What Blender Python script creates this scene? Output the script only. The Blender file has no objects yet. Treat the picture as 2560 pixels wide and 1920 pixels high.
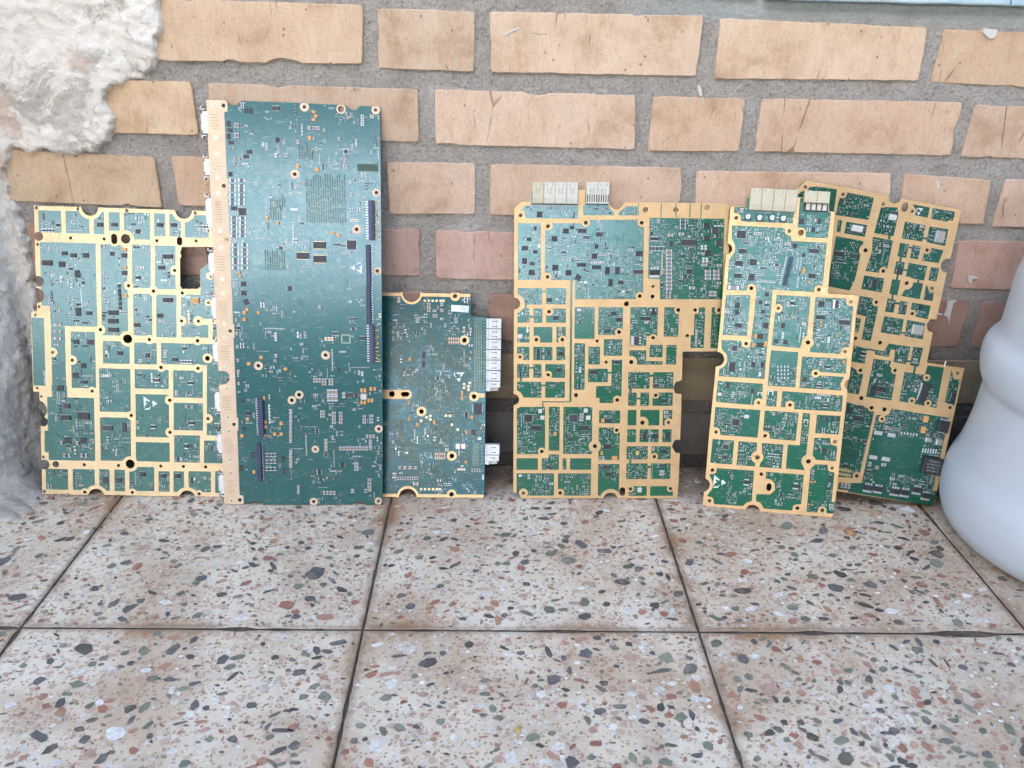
import bpy, bmesh, math, random, json
import numpy as np
from mathutils import Matrix, Vector, noise
from mathutils.geometry import delaunay_2d_cdt
random.seed(7); RNG = np.random.default_rng(7)
SC = bpy.context.scene; COL = SC.collection
D2R = math.radians
# ------------------------------------------------------------------ camera
cam = bpy.data.cameras.new("camera"); camo = bpy.data.objects.new("camera", cam); COL.objects.link(camo)
cam.sensor_width = 36.0; cam.lens = 29.7937; cam.clip_start = 0.01; cam.clip_end = 200.0
_r, _u, _f = [[0.99966, -0.015376, 0.021036], [-0.01297, 0.406528, 0.913546], [0.022599, 0.913509, -0.40619]]
camo.matrix_world = Matrix(((_r[0], _u[0], -_f[0], 0.11252), (_r[1], _u[1], -_f[1], -0.90668), (_r[2], _u[2], -_f[2], 0.50771), (0, 0, 0, 1)))
SC.camera = camo
# ------------------------------------------------------------------ light
world = bpy.data.worlds.new("World"); SC.world = world; world.use_nodes = True
wn = world.node_tree.nodes; sky = wn.new("ShaderNodeTexSky"); sky.sky_type = 'NISHITA'; sky.sun_disc = False
SUN_DIR = Vector((-0.22, -0.78, 0.56)).normalized()
sky.sun_elevation = math.asin(SUN_DIR.z); sky.sun_rotation = math.atan2(SUN_DIR.x, SUN_DIR.y)
sky.air_density = 1.0; sky.dust_density = 1.3; sky.ozone_density = 1.2
wn["Background"].inputs[1].default_value = 0.15
world.node_tree.links.new(sky.outputs[0], wn["Background"].inputs[0])
sl = bpy.data.lights.new("sun", 'SUN'); sl.energy = 0.55; sl.angle = D2R(30); sl.color = (1.0, 0.96, 0.90)
so = bpy.data.objects.new("sun", sl); COL.objects.link(so); so.rotation_euler = SUN_DIR.to_track_quat('Z', 'Y').to_euler()
vs = SC.view_settings; vs.view_transform = 'Standard'; vs.look = 'None'; vs.gamma = 1.0; vs.exposure = 2.28; vs.use_curve_mapping = False
# ------------------------------------------------------------------ data measured from the place, tenths of a millimetre
DATA = json.loads(r'''{"boards":[{"name":"A","o":[-0.3875,-0.0856,0.0],"u":[0.99998,-0.00653,0.0],"v":[0.00167,0.25527,0.96687],"n":[-0.00632,-0.96685,0.25528],"P":[["g",132,3156,2244,3130,2215,1939,2182,-1,-3,3,33,750,43,1082,45,1162,-21,1161,-1,1691,20,2032,84,2042,96,2433,112,2783,118,2892],
["m",169,2878,395,2876,401,2882,410,3101,405,3107,179,3109,172,3103,163,2884],
["m",453,2875,688,2873,695,2879,704,3101,698,3107,463,3109,456,3103,447,2881],
["m",746,2870,844,2869,851,2875,860,3097,854,3103,756,3104,750,3098,740,2876],
["m",906,2911,1010,2910,1017,2916,1024,3097,1019,3103,915,3104,908,3098,901,2917],
["m",1060,2823,1325,2821,1331,2827,1343,3097,1337,3103,1073,3105,1066,3099,1055,2829],
["m",1382,2861,1488,2860,1494,2866,1504,3094,1498,3100,1393,3100,1386,3095,1377,2867],
["m",1543,2861,1653,2860,1659,2866,1669,3091,1663,3097,1553,3098,1546,3092,1537,2867],
["m",1705,2853,1944,2851,1950,2857,1960,3083,1954,3089,1715,3091,1709,3085,1699,2859],
["m",1999,2859,2208,2858,2214,2863,2223,3078,2218,3085,2009,3086,2002,3080,1993,2865],
["m",141,2102,718,2098,724,2104,753,2768,747,2774,170,2779,164,2773,135,2108],
["m",222,1888,713,1884,719,1890,729,2109,723,2115,232,2119,226,2113,217,1894],
["m",193,1161,332,1160,338,1166,369,1877,363,1883,224,1884,218,1878,187,1167],
["m",-7,1229,114,1228,120,1234,151,1965,145,1971,25,1972,19,1966,-13,1235],
["m",767,1793,1037,1791,1043,1797,1084,2761,1079,2767,809,2769,803,2764,761,1799],
["m",1120,2309,1307,2307,1313,2313,1333,2763,1327,2769,1140,2770,1134,2764,1114,2315],
["m",1107,1797,1298,1795,1304,1801,1323,2243,1317,2249,1126,2251,1120,2245,1101,1803],
["m",1364,2303,1571,2301,1577,2307,1596,2757,1590,2763,1383,2764,1377,2758,1358,2309],
["m",1352,1782,1558,1780,1564,1786,1583,2237,1578,2243,1372,2245,1366,2239,1346,1788],
["m",1627,1991,1950,1989,1956,1995,1966,2241,1961,2247,1638,2249,1632,2243,1621,1997],
["m",1835,1995,2178,1992,2185,1998,2206,2497,2200,2503,1857,2506,1851,2500,1829,2001],
["m",1678,1932,1751,1932,1757,1938,1759,1993,1754,1999,1680,2000,1674,1994,1672,1938],
["m",1620,1786,1900,1784,1906,1790,1912,1921,1906,1927,1626,1929,1620,1923,1615,1792],
["m",1959,1790,2182,1788,2188,1794,2194,1932,2189,1939,1965,1940,1959,1934,1953,1796],
["m",405,1209,657,1207,663,1213,689,1821,683,1827,432,1829,426,1823,400,1215],
["m",762,1485,1038,1483,1045,1489,1055,1724,1049,1730,772,1732,766,1726,756,1491],
["m",1099,1484,1330,1482,1337,1488,1346,1714,1341,1720,1109,1722,1103,1716,1093,1490],
["m",1390,1488,1989,1483,1996,1489,2005,1710,1999,1716,1400,1721,1393,1715,1384,1494],
["m",1851,2517,1936,2578,2205,2586,2201,2470,1849,2464],
["m",100,395,599,391,605,397,635,1095,630,1101,131,1105,125,1099,95,401],
["m",64,483,604,479,611,485,621,718,615,724,75,728,69,722,59,489],
["m",182,1088,338,1087,344,1093,350,1230,344,1236,188,1238,182,1232,176,1094],
["m",693,951,1021,948,1027,954,1047,1423,1041,1429,714,1432,708,1426,688,957],
["m",671,397,994,395,1001,401,1021,879,1015,885,693,888,686,882,666,403],
["m",1090,1215,1446,1212,1453,1218,1461,1420,1456,1426,1099,1429,1093,1423,1084,1221],
["m",1503,1121,1814,1119,1820,1124,1833,1414,1827,1420,1516,1423,1510,1417,1498,1127],
["m",1072,673,1427,671,1433,677,1453,1144,1447,1150,1093,1153,1087,1147,1067,680],
["m",1492,755,1802,752,1808,758,1820,1054,1815,1060,1505,1063,1499,1057,1486,761],
["m",1060,395,1419,392,1426,398,1435,606,1429,612,1069,615,1063,609,1054,401],
["m",1481,391,1752,389,1758,395,1771,691,1765,697,1494,699,1488,693,1475,397],
["m",1809,386,2156,383,2163,389,2173,634,2167,640,1820,643,1814,637,1803,392],
["m",1852,701,2167,698,2173,704,2207,1496,2201,1502,1886,1505,1880,1499,1846,707],
["m",49,58,282,56,288,62,298,288,292,294,59,296,53,290,43,64],
["m",346,56,577,54,583,60,593,289,587,295,356,297,350,291,340,62],
["m",639,52,741,51,747,57,757,292,751,298,649,299,643,293,633,58],
["m",805,48,910,47,916,53,927,289,921,295,816,296,809,290,799,54],
["m",969,54,1234,52,1240,58,1251,324,1246,330,981,332,975,326,964,60],
["m",1293,50,1404,49,1410,55,1419,279,1414,285,1303,286,1297,280,1287,56],
["m",1457,49,1563,49,1569,55,1579,281,1573,287,1467,288,1461,282,1451,55],
["m",1624,51,1861,49,1868,55,1877,283,1872,289,1634,291,1628,285,1618,57],
["m",1919,44,2145,42,2151,48,2161,287,2156,293,1930,295,1924,289,1913,50],
["g",841,3150,837,3182,824,3213,804,3239,778,3259,747,3272,714,3276,681,3272,651,3259,625,3239,605,3213,592,3182,588,3150,592,3117,605,3086,625,3060,651,3040,681,3027,714,3023,747,3027,778,3040,804,3060,824,3086,837,3117],
["g",1824,3137,1820,3170,1807,3201,1787,3227,1761,3247,1730,3260,1697,3264,1664,3260,1634,3247,1607,3227,1587,3201,1575,3170,1570,3137,1575,3104,1587,3074,1607,3047,1634,3027,1664,3014,1697,3010,1730,3014,1761,3027,1787,3047,1807,3074,1820,3104],
["g",724,-14,720,19,707,51,687,77,660,98,629,111,595,115,562,111,530,98,504,77,483,51,470,19,466,-14,470,-48,483,-79,504,-106,530,-126,562,-139,595,-144,629,-139,660,-126,687,-106,707,-79,720,-48],
["g",1734,-23,1729,11,1716,42,1696,69,1669,89,1638,102,1604,107,1570,102,1539,89,1512,69,1492,42,1479,11,1474,-23,1479,-57,1492,-88,1512,-115,1539,-135,1570,-148,1604,-153,1638,-148,1669,-135,1696,-115,1716,-88,1729,-57],
["g",1164,2826,1161,2850,1152,2872,1137,2891,1118,2906,1096,2915,1072,2918,1048,2915,1026,2906,1007,2891,993,2872,983,2850,980,2826,983,2802,993,2780,1007,2761,1026,2747,1048,2737,1072,2734,1096,2737,1118,2747,1137,2761,1152,2780,1161,2802],
["g",1625,2503,1623,2516,1618,2528,1610,2538,1600,2546,1588,2551,1575,2553,1562,2551,1550,2546,1540,2538,1532,2528,1527,2516,1526,2503,1527,2491,1532,2479,1540,2468,1550,2461,1562,2456,1575,2454,1588,2456,1600,2461,1610,2468,1618,2479,1623,2491],
["g",1128,2333,1126,2346,1121,2358,1113,2368,1102,2376,1090,2381,1077,2383,1064,2381,1052,2376,1041,2368,1033,2358,1028,2346,1027,2333,1028,2319,1033,2307,1041,2297,1052,2289,1064,2284,1077,2282,1090,2284,1102,2289,1113,2297,1121,2307,1126,2319],
["g",1393,2278,1391,2292,1385,2305,1377,2317,1365,2326,1352,2331,1338,2333,1324,2331,1310,2326,1299,2317,1290,2305,1285,2292,1283,2278,1285,2264,1290,2250,1299,2239,1310,2230,1324,2225,1338,2223,1352,2225,1365,2230,1377,2239,1385,2250,1391,2264],
["g",802,1853,800,1866,795,1879,786,1890,775,1899,763,1904,749,1906,735,1904,722,1899,711,1890,703,1879,697,1866,696,1853,697,1839,703,1826,711,1815,722,1807,735,1801,749,1799,763,1801,775,1807,786,1815,795,1826,800,1839],
["g",1121,1758,1118,1780,1109,1801,1096,1819,1078,1832,1058,1841,1036,1844,1014,1841,993,1832,975,1819,962,1801,953,1780,950,1758,953,1736,962,1716,975,1698,993,1685,1014,1676,1036,1673,1058,1676,1078,1685,1096,1698,1109,1716,1118,1736],
["g",1321,1755,1319,1768,1314,1780,1306,1791,1295,1799,1283,1804,1270,1806,1256,1804,1244,1799,1233,1791,1225,1780,1220,1768,1218,1755,1220,1742,1225,1729,1233,1719,1244,1710,1256,1705,1270,1704,1283,1705,1295,1710,1306,1719,1314,1729,1319,1742],
["g",1838,1749,1836,1762,1831,1774,1823,1784,1813,1792,1801,1797,1789,1798,1776,1797,1764,1792,1754,1784,1746,1774,1741,1762,1739,1749,1741,1737,1746,1725,1754,1715,1764,1707,1776,1702,1789,1700,1801,1702,1813,1707,1823,1715,1831,1725,1836,1737],
["g",272,1599,270,1613,265,1625,257,1636,246,1644,234,1649,221,1651,207,1649,195,1644,185,1636,176,1625,171,1613,170,1599,171,1586,176,1574,185,1563,195,1555,207,1550,221,1548,234,1550,246,1555,257,1563,265,1574,270,1586],
["g",1678,1964,1676,1977,1671,1990,1663,2001,1652,2010,1639,2015,1625,2017,1611,2015,1599,2010,1588,2001,1579,1990,1574,1977,1572,1964,1574,1950,1579,1937,1588,1926,1599,1918,1611,1912,1625,1910,1639,1912,1652,1918,1663,1926,1671,1937,1676,1950],
["g",1859,1965,1857,1978,1852,1991,1843,2002,1832,2011,1820,2016,1806,2018,1792,2016,1779,2011,1768,2002,1760,1991,1754,1978,1753,1965,1754,1951,1760,1938,1768,1927,1779,1918,1792,1913,1806,1911,1820,1913,1832,1918,1843,1927,1852,1938,1857,1951],
["g",1987,2450,1986,2460,1982,2470,1975,2478,1967,2485,1957,2489,1947,2490,1936,2489,1927,2485,1918,2478,1912,2470,1908,2460,1907,2450,1908,2440,1912,2430,1918,2422,1927,2415,1936,2411,1947,2410,1957,2411,1967,2415,1975,2422,1982,2430,1986,2440],
["g",1957,2164,1956,2174,1952,2182,1946,2190,1938,2196,1929,2200,1920,2201,1910,2200,1901,2196,1894,2190,1888,2182,1884,2174,1883,2164,1884,2154,1888,2145,1894,2138,1901,2132,1910,2128,1920,2127,1929,2128,1938,2132,1946,2138,1952,2145,1956,2154],
["g",1687,2263,1686,2274,1682,2283,1675,2292,1667,2298,1657,2302,1647,2303,1636,2302,1627,2298,1618,2292,1612,2283,1608,2274,1606,2263,1608,2253,1612,2243,1618,2235,1627,2228,1636,2224,1647,2223,1657,2224,1667,2228,1675,2235,1682,2243,1686,2253],
["g",538,2826,537,2838,532,2850,524,2859,515,2867,503,2871,491,2873,479,2871,468,2867,458,2859,451,2850,446,2838,444,2826,446,2814,451,2803,458,2793,468,2785,479,2781,491,2779,503,2781,515,2785,524,2793,532,2803,537,2814],
["g",1811,1953,2188,1950,2194,1956,2195,1977,2189,1983,1813,1986,1806,1980,1806,1959],
["g",1911,1731,1941,1730,1947,1736,1956,1939,1950,1945,1921,1945,1914,1939,1906,1737],
["g",1009,2853,1005,2867,998,2880,987,2891,974,2898,960,2902,945,2902,930,2898,917,2891,907,2880,899,2867,895,2853,895,2796,899,2781,907,2768,917,2758,930,2750,945,2746,960,2746,974,2750,987,2758,998,2768,1005,2781,1009,2796],
["g",476,1516,474,1529,469,1542,461,1552,451,1560,438,1566,425,1567,412,1566,399,1560,389,1552,381,1542,376,1529,374,1516,376,1503,381,1490,389,1480,399,1472,412,1467,425,1465,438,1467,451,1472,461,1480,469,1490,474,1503],
["g",668,1177,667,1189,662,1201,654,1211,644,1219,632,1223,620,1225,607,1223,596,1219,586,1211,578,1201,573,1189,572,1177,573,1164,578,1153,586,1143,596,1135,607,1130,620,1128,632,1130,644,1135,654,1143,662,1153,667,1164],
["g",1429,1451,1427,1464,1423,1476,1415,1486,1404,1494,1393,1499,1380,1500,1367,1499,1355,1494,1345,1486,1337,1476,1332,1464,1331,1451,1332,1438,1337,1426,1345,1416,1355,1408,1367,1404,1380,1402,1393,1404,1404,1408,1415,1416,1423,1426,1427,1438],
["g",1830,1447,1828,1459,1823,1471,1816,1481,1806,1489,1794,1493,1782,1495,1769,1493,1757,1489,1747,1481,1740,1471,1735,1459,1733,1447,1735,1434,1740,1423,1747,1413,1757,1405,1769,1400,1782,1398,1794,1400,1806,1405,1816,1413,1823,1423,1828,1434],
["g",1941,1559,1940,1573,1934,1586,1926,1597,1915,1606,1902,1611,1888,1613,1874,1611,1861,1606,1850,1597,1841,1586,1836,1573,1834,1559,1836,1546,1841,1533,1850,1522,1861,1513,1874,1508,1888,1506,1902,1508,1915,1513,1926,1522,1934,1533,1940,1546],
["g",1511,1090,1510,1104,1504,1117,1496,1128,1484,1136,1471,1142,1457,1144,1443,1142,1430,1136,1419,1128,1411,1117,1405,1104,1403,1090,1405,1076,1411,1063,1419,1052,1430,1043,1443,1038,1457,1036,1471,1038,1484,1043,1496,1052,1504,1063,1510,1076],
["g",1082,912,1080,925,1075,938,1067,948,1056,957,1043,962,1030,964,1017,962,1004,957,993,948,985,938,980,925,978,912,980,898,985,886,993,875,1004,867,1017,862,1030,860,1043,862,1056,867,1067,875,1075,886,1080,898],
["g",1496,729,1494,742,1489,755,1481,766,1470,774,1458,779,1444,781,1431,779,1418,774,1407,766,1399,755,1394,742,1392,729,1394,715,1399,703,1407,692,1418,684,1431,679,1444,677,1458,679,1470,684,1481,692,1489,703,1494,715],
["g",1921,889,1919,903,1914,916,1905,927,1894,936,1881,941,1867,943,1853,941,1840,936,1829,927,1820,916,1815,903,1813,889,1815,875,1820,862,1829,851,1840,842,1853,837,1867,835,1881,837,1894,842,1905,851,1914,862,1919,875],
["g",532,348,530,360,525,372,517,382,507,390,495,395,483,397,470,395,458,390,448,382,440,372,435,360,434,348,435,335,440,323,448,313,458,305,470,300,483,299,495,300,507,305,517,313,525,323,530,335],
["g",905,345,904,357,899,368,892,378,882,385,871,389,859,391,847,389,836,385,827,378,820,368,815,357,814,345,815,333,820,322,827,313,836,306,847,301,859,299,871,301,882,306,892,313,899,322,904,333],
["g",1075,363,1072,385,1063,407,1049,425,1031,438,1010,447,988,450,965,447,944,438,926,425,912,407,904,385,901,363,904,340,912,319,926,301,944,287,965,279,988,276,1010,279,1031,287,1049,301,1063,319,1072,340],
["g",1039,37,1038,48,1034,59,1027,68,1018,75,1007,79,996,81,984,79,974,75,965,68,958,59,953,48,952,37,953,26,958,15,965,6,974,-1,984,-5,996,-7,1007,-5,1018,-1,1027,6,1034,15,1038,26],
["g",513,33,511,45,507,55,500,64,491,71,480,75,469,77,457,75,447,71,438,64,431,55,426,45,425,33,426,22,431,11,438,2,447,-5,457,-9,469,-11,480,-9,491,-5,500,2,507,11,511,22],
["g",1779,30,1777,42,1773,52,1766,61,1757,68,1746,73,1735,74,1723,73,1713,68,1704,61,1697,52,1692,42,1691,30,1692,19,1697,8,1704,-1,1713,-8,1723,-12,1735,-14,1746,-12,1757,-8,1766,-1,1773,8,1777,19],
["h",1665,2754,2221,2764,2216,2597,1936,2581,1849,2517,1842,2337,1815,2311,1645,2308,1626,2339,1638,2628,1655,2655,1641,2691],
["h",802,3150,799,3172,791,3194,777,3212,758,3226,737,3235,714,3238,691,3235,670,3226,652,3212,638,3194,629,3172,626,3150,629,3127,638,3105,652,3087,670,3073,691,3064,714,3061,737,3064,758,3073,777,3087,791,3105,799,3127],
["h",1786,3137,1783,3160,1774,3181,1760,3200,1742,3214,1720,3223,1697,3226,1674,3223,1653,3214,1635,3200,1621,3181,1612,3160,1609,3137,1612,3114,1621,3093,1635,3075,1653,3060,1674,3052,1697,3049,1720,3052,1742,3060,1760,3075,1774,3093,1783,3114],
["h",683,-14,680,9,671,30,657,48,639,62,618,71,595,74,572,71,551,62,533,48,519,30,510,9,507,-14,510,-37,519,-58,533,-76,551,-90,572,-99,595,-102,618,-99,639,-90,657,-76,671,-58,680,-37],
["h",1694,-23,1691,0,1682,22,1668,41,1649,55,1627,64,1604,67,1581,64,1559,55,1540,41,1526,22,1517,0,1514,-23,1517,-46,1526,-68,1540,-87,1559,-101,1581,-110,1604,-113,1627,-110,1649,-101,1668,-87,1682,-68,1691,-46],
["h",204,2835,202,2848,197,2859,189,2869,180,2877,168,2882,156,2883,143,2882,132,2877,122,2869,114,2859,109,2848,108,2835,109,2823,114,2812,122,2802,132,2794,143,2789,156,2788,168,2789,180,2794,189,2802,197,2812,202,2823],
["h",179,2362,177,2377,171,2391,162,2402,151,2411,137,2417,122,2419,108,2417,94,2411,82,2402,73,2391,67,2377,66,2362,67,2348,73,2334,82,2322,94,2313,108,2307,122,2306,137,2307,151,2313,162,2322,171,2334,177,2348],
["h",171,2212,168,2233,160,2252,147,2269,131,2281,111,2289,91,2292,70,2289,51,2281,34,2269,21,2252,13,2233,11,2212,13,2191,21,2172,34,2155,51,2143,70,2135,91,2132,111,2135,131,2143,147,2155,160,2172,168,2191],
["h",115,962,112,990,101,1016,84,1039,61,1056,36,1066,8,1070,-20,1066,-46,1056,-68,1039,-85,1016,-96,990,-100,962,-96,935,-85,909,-68,886,-46,869,-20,858,8,855,36,858,61,869,84,886,101,909,112,935],
["h",117,828,115,842,110,855,101,866,90,875,77,880,63,882,49,880,36,875,25,866,16,855,11,842,9,828,11,814,16,801,25,790,36,782,49,776,63,774,77,776,90,782,101,790,110,801,115,814],
["h",99,345,97,360,91,374,82,386,69,396,55,401,40,403,25,401,11,396,-1,386,-11,374,-17,360,-19,345,-17,329,-11,315,-1,303,11,294,25,288,40,286,55,288,69,294,82,303,91,315,97,329],
["h",1122,2826,1121,2839,1116,2851,1108,2862,1097,2870,1085,2875,1072,2876,1059,2875,1047,2870,1037,2862,1029,2851,1024,2839,1022,2826,1024,2813,1029,2801,1037,2791,1047,2783,1059,2778,1072,2776,1085,2778,1097,2783,1108,2791,1116,2801,1121,2813],
["h",1593,2503,1591,2511,1586,2517,1579,2521,1571,2521,1564,2517,1559,2511,1557,2503,1559,2496,1564,2489,1571,2486,1579,2486,1586,2489,1591,2496],
["h",1095,2333,1093,2340,1088,2347,1081,2350,1073,2350,1066,2347,1061,2340,1059,2333,1061,2325,1066,2319,1073,2315,1081,2315,1088,2319,1093,2325],
["h",1357,2278,1355,2286,1350,2293,1342,2297,1334,2297,1326,2293,1321,2286,1319,2278,1321,2270,1326,2263,1334,2259,1342,2259,1350,2263,1355,2270],
["h",768,1853,766,1861,761,1867,753,1871,745,1871,737,1867,732,1861,730,1853,732,1844,737,1838,745,1834,753,1834,761,1838,766,1844],
["h",1085,1758,1083,1771,1078,1783,1070,1793,1060,1801,1048,1806,1036,1807,1023,1806,1011,1801,1001,1793,993,1783,988,1771,987,1758,988,1746,993,1734,1001,1724,1011,1716,1023,1711,1036,1709,1048,1711,1060,1716,1070,1724,1078,1734,1083,1746],
["h",1288,1755,1286,1763,1281,1769,1274,1772,1266,1772,1258,1769,1253,1763,1252,1755,1253,1747,1258,1741,1266,1737,1274,1737,1281,1741,1286,1747],
["h",1808,1749,1806,1758,1801,1764,1793,1768,1784,1768,1777,1764,1771,1758,1769,1749,1771,1741,1777,1734,1784,1731,1793,1731,1801,1734,1806,1741],
["h",238,1599,236,1607,231,1613,224,1616,217,1616,210,1613,205,1607,204,1599,205,1592,210,1586,217,1583,224,1583,231,1586,236,1592],
["h",1642,1964,1640,1971,1636,1977,1629,1980,1621,1980,1615,1977,1610,1971,1608,1964,1610,1956,1615,1950,1621,1947,1629,1947,1636,1950,1640,1956],
["h",1823,1965,1821,1972,1816,1978,1810,1981,1802,1981,1795,1978,1790,1972,1789,1965,1790,1957,1795,1951,1802,1948,1810,1948,1816,1951,1821,1957],
["h",1962,2450,1960,2457,1956,2462,1950,2464,1944,2464,1938,2462,1934,2457,1932,2450,1934,2444,1938,2439,1944,2436,1950,2436,1956,2439,1960,2444],
["h",1935,2164,1933,2170,1929,2176,1923,2178,1917,2178,1911,2176,1907,2170,1905,2164,1907,2157,1911,2152,1917,2149,1923,2149,1929,2152,1933,2157],
["h",1664,2263,1662,2271,1657,2276,1650,2280,1643,2280,1636,2276,1631,2271,1630,2263,1631,2256,1636,2250,1643,2247,1650,2247,1657,2250,1662,2256],
["h",508,2826,506,2833,502,2839,495,2842,488,2842,481,2839,476,2833,475,2826,476,2819,481,2813,488,2810,495,2810,502,2813,506,2819],
["h",985,2849,983,2858,979,2865,972,2872,965,2876,956,2878,948,2878,939,2876,932,2872,926,2865,921,2858,919,2849,919,2799,921,2790,926,2783,932,2777,939,2772,948,2770,956,2770,965,2772,972,2777,979,2783,983,2790,985,2799],
["h",1670,2831,1668,2839,1665,2845,1659,2851,1653,2855,1645,2857,1638,2857,1630,2855,1624,2851,1618,2845,1614,2839,1612,2831,1612,2794,1614,2787,1618,2780,1624,2775,1630,2771,1638,2769,1645,2769,1653,2771,1659,2775,1665,2780,1668,2787,1670,2794],
["h",173,3132,172,3140,167,3146,160,3149,152,3149,145,3146,140,3140,138,3132,140,3124,145,3118,152,3115,160,3115,167,3118,172,3124],
["h",605,3130,603,3137,599,3144,591,3147,584,3147,577,3144,572,3137,570,3130,572,3122,577,3116,584,3113,591,3113,599,3116,603,3122],
["h",1119,3123,1117,3131,1112,3137,1105,3140,1097,3140,1090,3137,1085,3131,1083,3123,1085,3115,1090,3109,1097,3106,1105,3106,1112,3109,1117,3115],
["h",1839,3112,1837,3119,1832,3126,1825,3129,1817,3129,1810,3126,1805,3119,1803,3112,1805,3104,1810,3098,1817,3094,1825,3094,1832,3098,1837,3104],
["h",861,2822,860,2829,855,2835,848,2838,841,2838,834,2835,829,2829,828,2822,829,2815,834,2809,841,2806,848,2806,855,2809,860,2815],
["h",1418,2815,1416,2822,1411,2828,1405,2831,1397,2831,1390,2828,1386,2822,1384,2815,1386,2807,1390,2802,1397,2798,1405,2798,1411,2802,1416,2807],
["h",1833,2819,1832,2826,1827,2832,1820,2835,1813,2835,1806,2832,1801,2826,1800,2819,1801,2812,1806,2806,1813,2803,1820,2803,1827,2806,1832,2812],
["h",156,2752,154,2760,150,2765,143,2769,136,2769,129,2765,124,2760,123,2752,124,2745,129,2739,136,2736,143,2736,150,2739,154,2745],
["h",124,2090,123,2097,118,2103,112,2106,105,2106,99,2103,94,2097,93,2090,94,2083,99,2078,105,2075,112,2075,118,2078,123,2083],
["h",77,1999,75,2006,71,2011,65,2014,59,2014,53,2011,49,2006,47,1999,49,1993,53,1988,59,1985,65,1985,71,1988,75,1993],
["h",443,1516,441,1524,436,1530,429,1534,421,1534,414,1530,409,1524,407,1516,409,1508,414,1502,421,1498,429,1498,436,1502,441,1508],
["h",638,1177,636,1185,631,1191,624,1195,616,1195,609,1191,603,1185,602,1177,603,1169,609,1162,616,1159,624,1159,631,1162,636,1169],
["h",1399,1451,1397,1460,1392,1466,1384,1470,1376,1470,1368,1466,1362,1460,1361,1451,1362,1443,1368,1436,1376,1432,1384,1432,1392,1436,1397,1443],
["h",1800,1447,1798,1455,1793,1461,1786,1465,1777,1465,1770,1461,1765,1455,1763,1447,1765,1439,1770,1432,1777,1429,1786,1429,1793,1432,1798,1439],
["h",1915,1559,1914,1566,1911,1573,1907,1578,1901,1583,1895,1585,1888,1586,1881,1585,1874,1583,1869,1578,1865,1573,1862,1566,1861,1559,1862,1552,1865,1546,1869,1540,1874,1536,1881,1534,1888,1533,1895,1534,1901,1536,1907,1540,1911,1546,1914,1552],
["h",1476,1090,1474,1098,1469,1104,1462,1108,1453,1108,1446,1104,1441,1098,1439,1090,1441,1082,1446,1075,1453,1072,1462,1072,1469,1075,1474,1082],
["h",1048,912,1047,920,1041,926,1034,930,1026,930,1019,926,1013,920,1012,912,1013,904,1019,897,1026,894,1034,894,1041,897,1047,904],
["h",1463,729,1461,737,1456,743,1448,747,1440,747,1433,743,1427,737,1426,729,1427,721,1433,714,1440,711,1448,711,1456,714,1461,721],
["h",1884,889,1883,897,1878,903,1871,906,1863,906,1856,903,1851,897,1850,889,1851,881,1856,875,1863,872,1871,872,1878,875,1883,881],
["h",501,348,499,356,494,362,487,366,479,366,471,362,466,356,464,348,466,340,471,333,479,330,487,330,494,333,499,340],
["h",877,345,875,353,870,359,863,362,855,362,848,359,844,353,842,345,844,338,848,332,855,328,863,328,870,332,875,338],
["h",1038,363,1036,376,1031,388,1023,398,1013,406,1001,411,988,413,975,411,963,406,952,398,944,388,939,376,938,363,939,350,944,338,952,327,963,319,975,314,988,313,1001,314,1013,319,1023,327,1031,338,1036,350],
["h",1014,37,1012,45,1007,52,1000,55,991,55,984,52,979,45,977,37,979,29,984,23,991,19,1000,19,1007,23,1012,29],
["h",487,33,486,41,480,48,473,51,465,51,457,48,452,41,450,33,452,25,457,19,465,15,473,15,480,19,486,25],
["h",1753,30,1752,38,1746,45,1739,48,1731,48,1723,45,1718,38,1716,30,1718,22,1723,16,1731,12,1739,12,1746,16,1752,22],
["h",43,1202,41,1209,37,1214,31,1217,25,1217,19,1214,14,1209,13,1202,14,1196,19,1191,25,1188,31,1188,37,1191,41,1196],
["h",81,1110,80,1116,76,1122,70,1124,63,1124,57,1122,53,1116,51,1110,53,1103,57,1098,63,1095,70,1095,76,1098,80,1103],
["h",58,429,56,437,51,443,44,446,37,446,30,443,25,437,23,429,25,422,30,416,37,412,44,412,51,416,56,422],
["h",203,349,202,358,199,366,193,373,186,379,178,382,169,384,160,382,151,379,144,373,138,366,135,358,134,349,135,340,138,331,144,324,151,319,160,315,169,314,178,315,186,319,193,324,199,331,202,340],
["h",1342,343,1341,350,1336,357,1329,360,1321,360,1314,357,1309,350,1307,343,1309,335,1314,329,1321,326,1329,326,1336,329,1341,335],
["h",1591,343,1590,351,1585,357,1578,360,1570,360,1563,357,1558,351,1556,343,1558,335,1563,329,1570,326,1578,326,1585,329,1590,335],
["h",1837,342,1835,350,1831,356,1823,359,1816,359,1809,356,1804,350,1802,342,1804,335,1809,328,1816,325,1823,325,1831,328,1835,335],
["h",43,35,41,43,36,49,28,53,20,53,13,49,7,43,6,35,7,27,13,20,20,17,28,17,36,20,41,27]],"I":[["s",812,2970,57,43,0],
["s",962,2973,59,37,0],
["s",1443,2980,57,40,0],
["s",1589,2982,57,38,0],
["s",419,2664,53,40,0],
["s",511,2643,59,43,0],
["s",640,2647,59,51,0],
["s",229,2559,105,55,0],
["s",1050,2652,57,46,0],
["s",1042,2468,58,46,0],
["s",1510,2649,102,44,0],
["s",1438,2530,66,40,0],
["s",1490,2186,106,45,0],
["s",1145,1911,63,41,0],
["s",897,2041,105,49,0],
["s",892,1949,105,51,0],
["s",891,1854,108,48,0],
["s",639,2030,55,41,0],
["s",947,1600,53,42,0],
["s",1537,1540,53,42,0],
["q",1206,2909,50,45,0],
["q",924,2668,49,45,0],
["q",1242,1581,48,48,0],
["b",385,2547,64,58,0],
["b",539,2448,48,75,0],
["b",595,2355,23,26,0],
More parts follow.
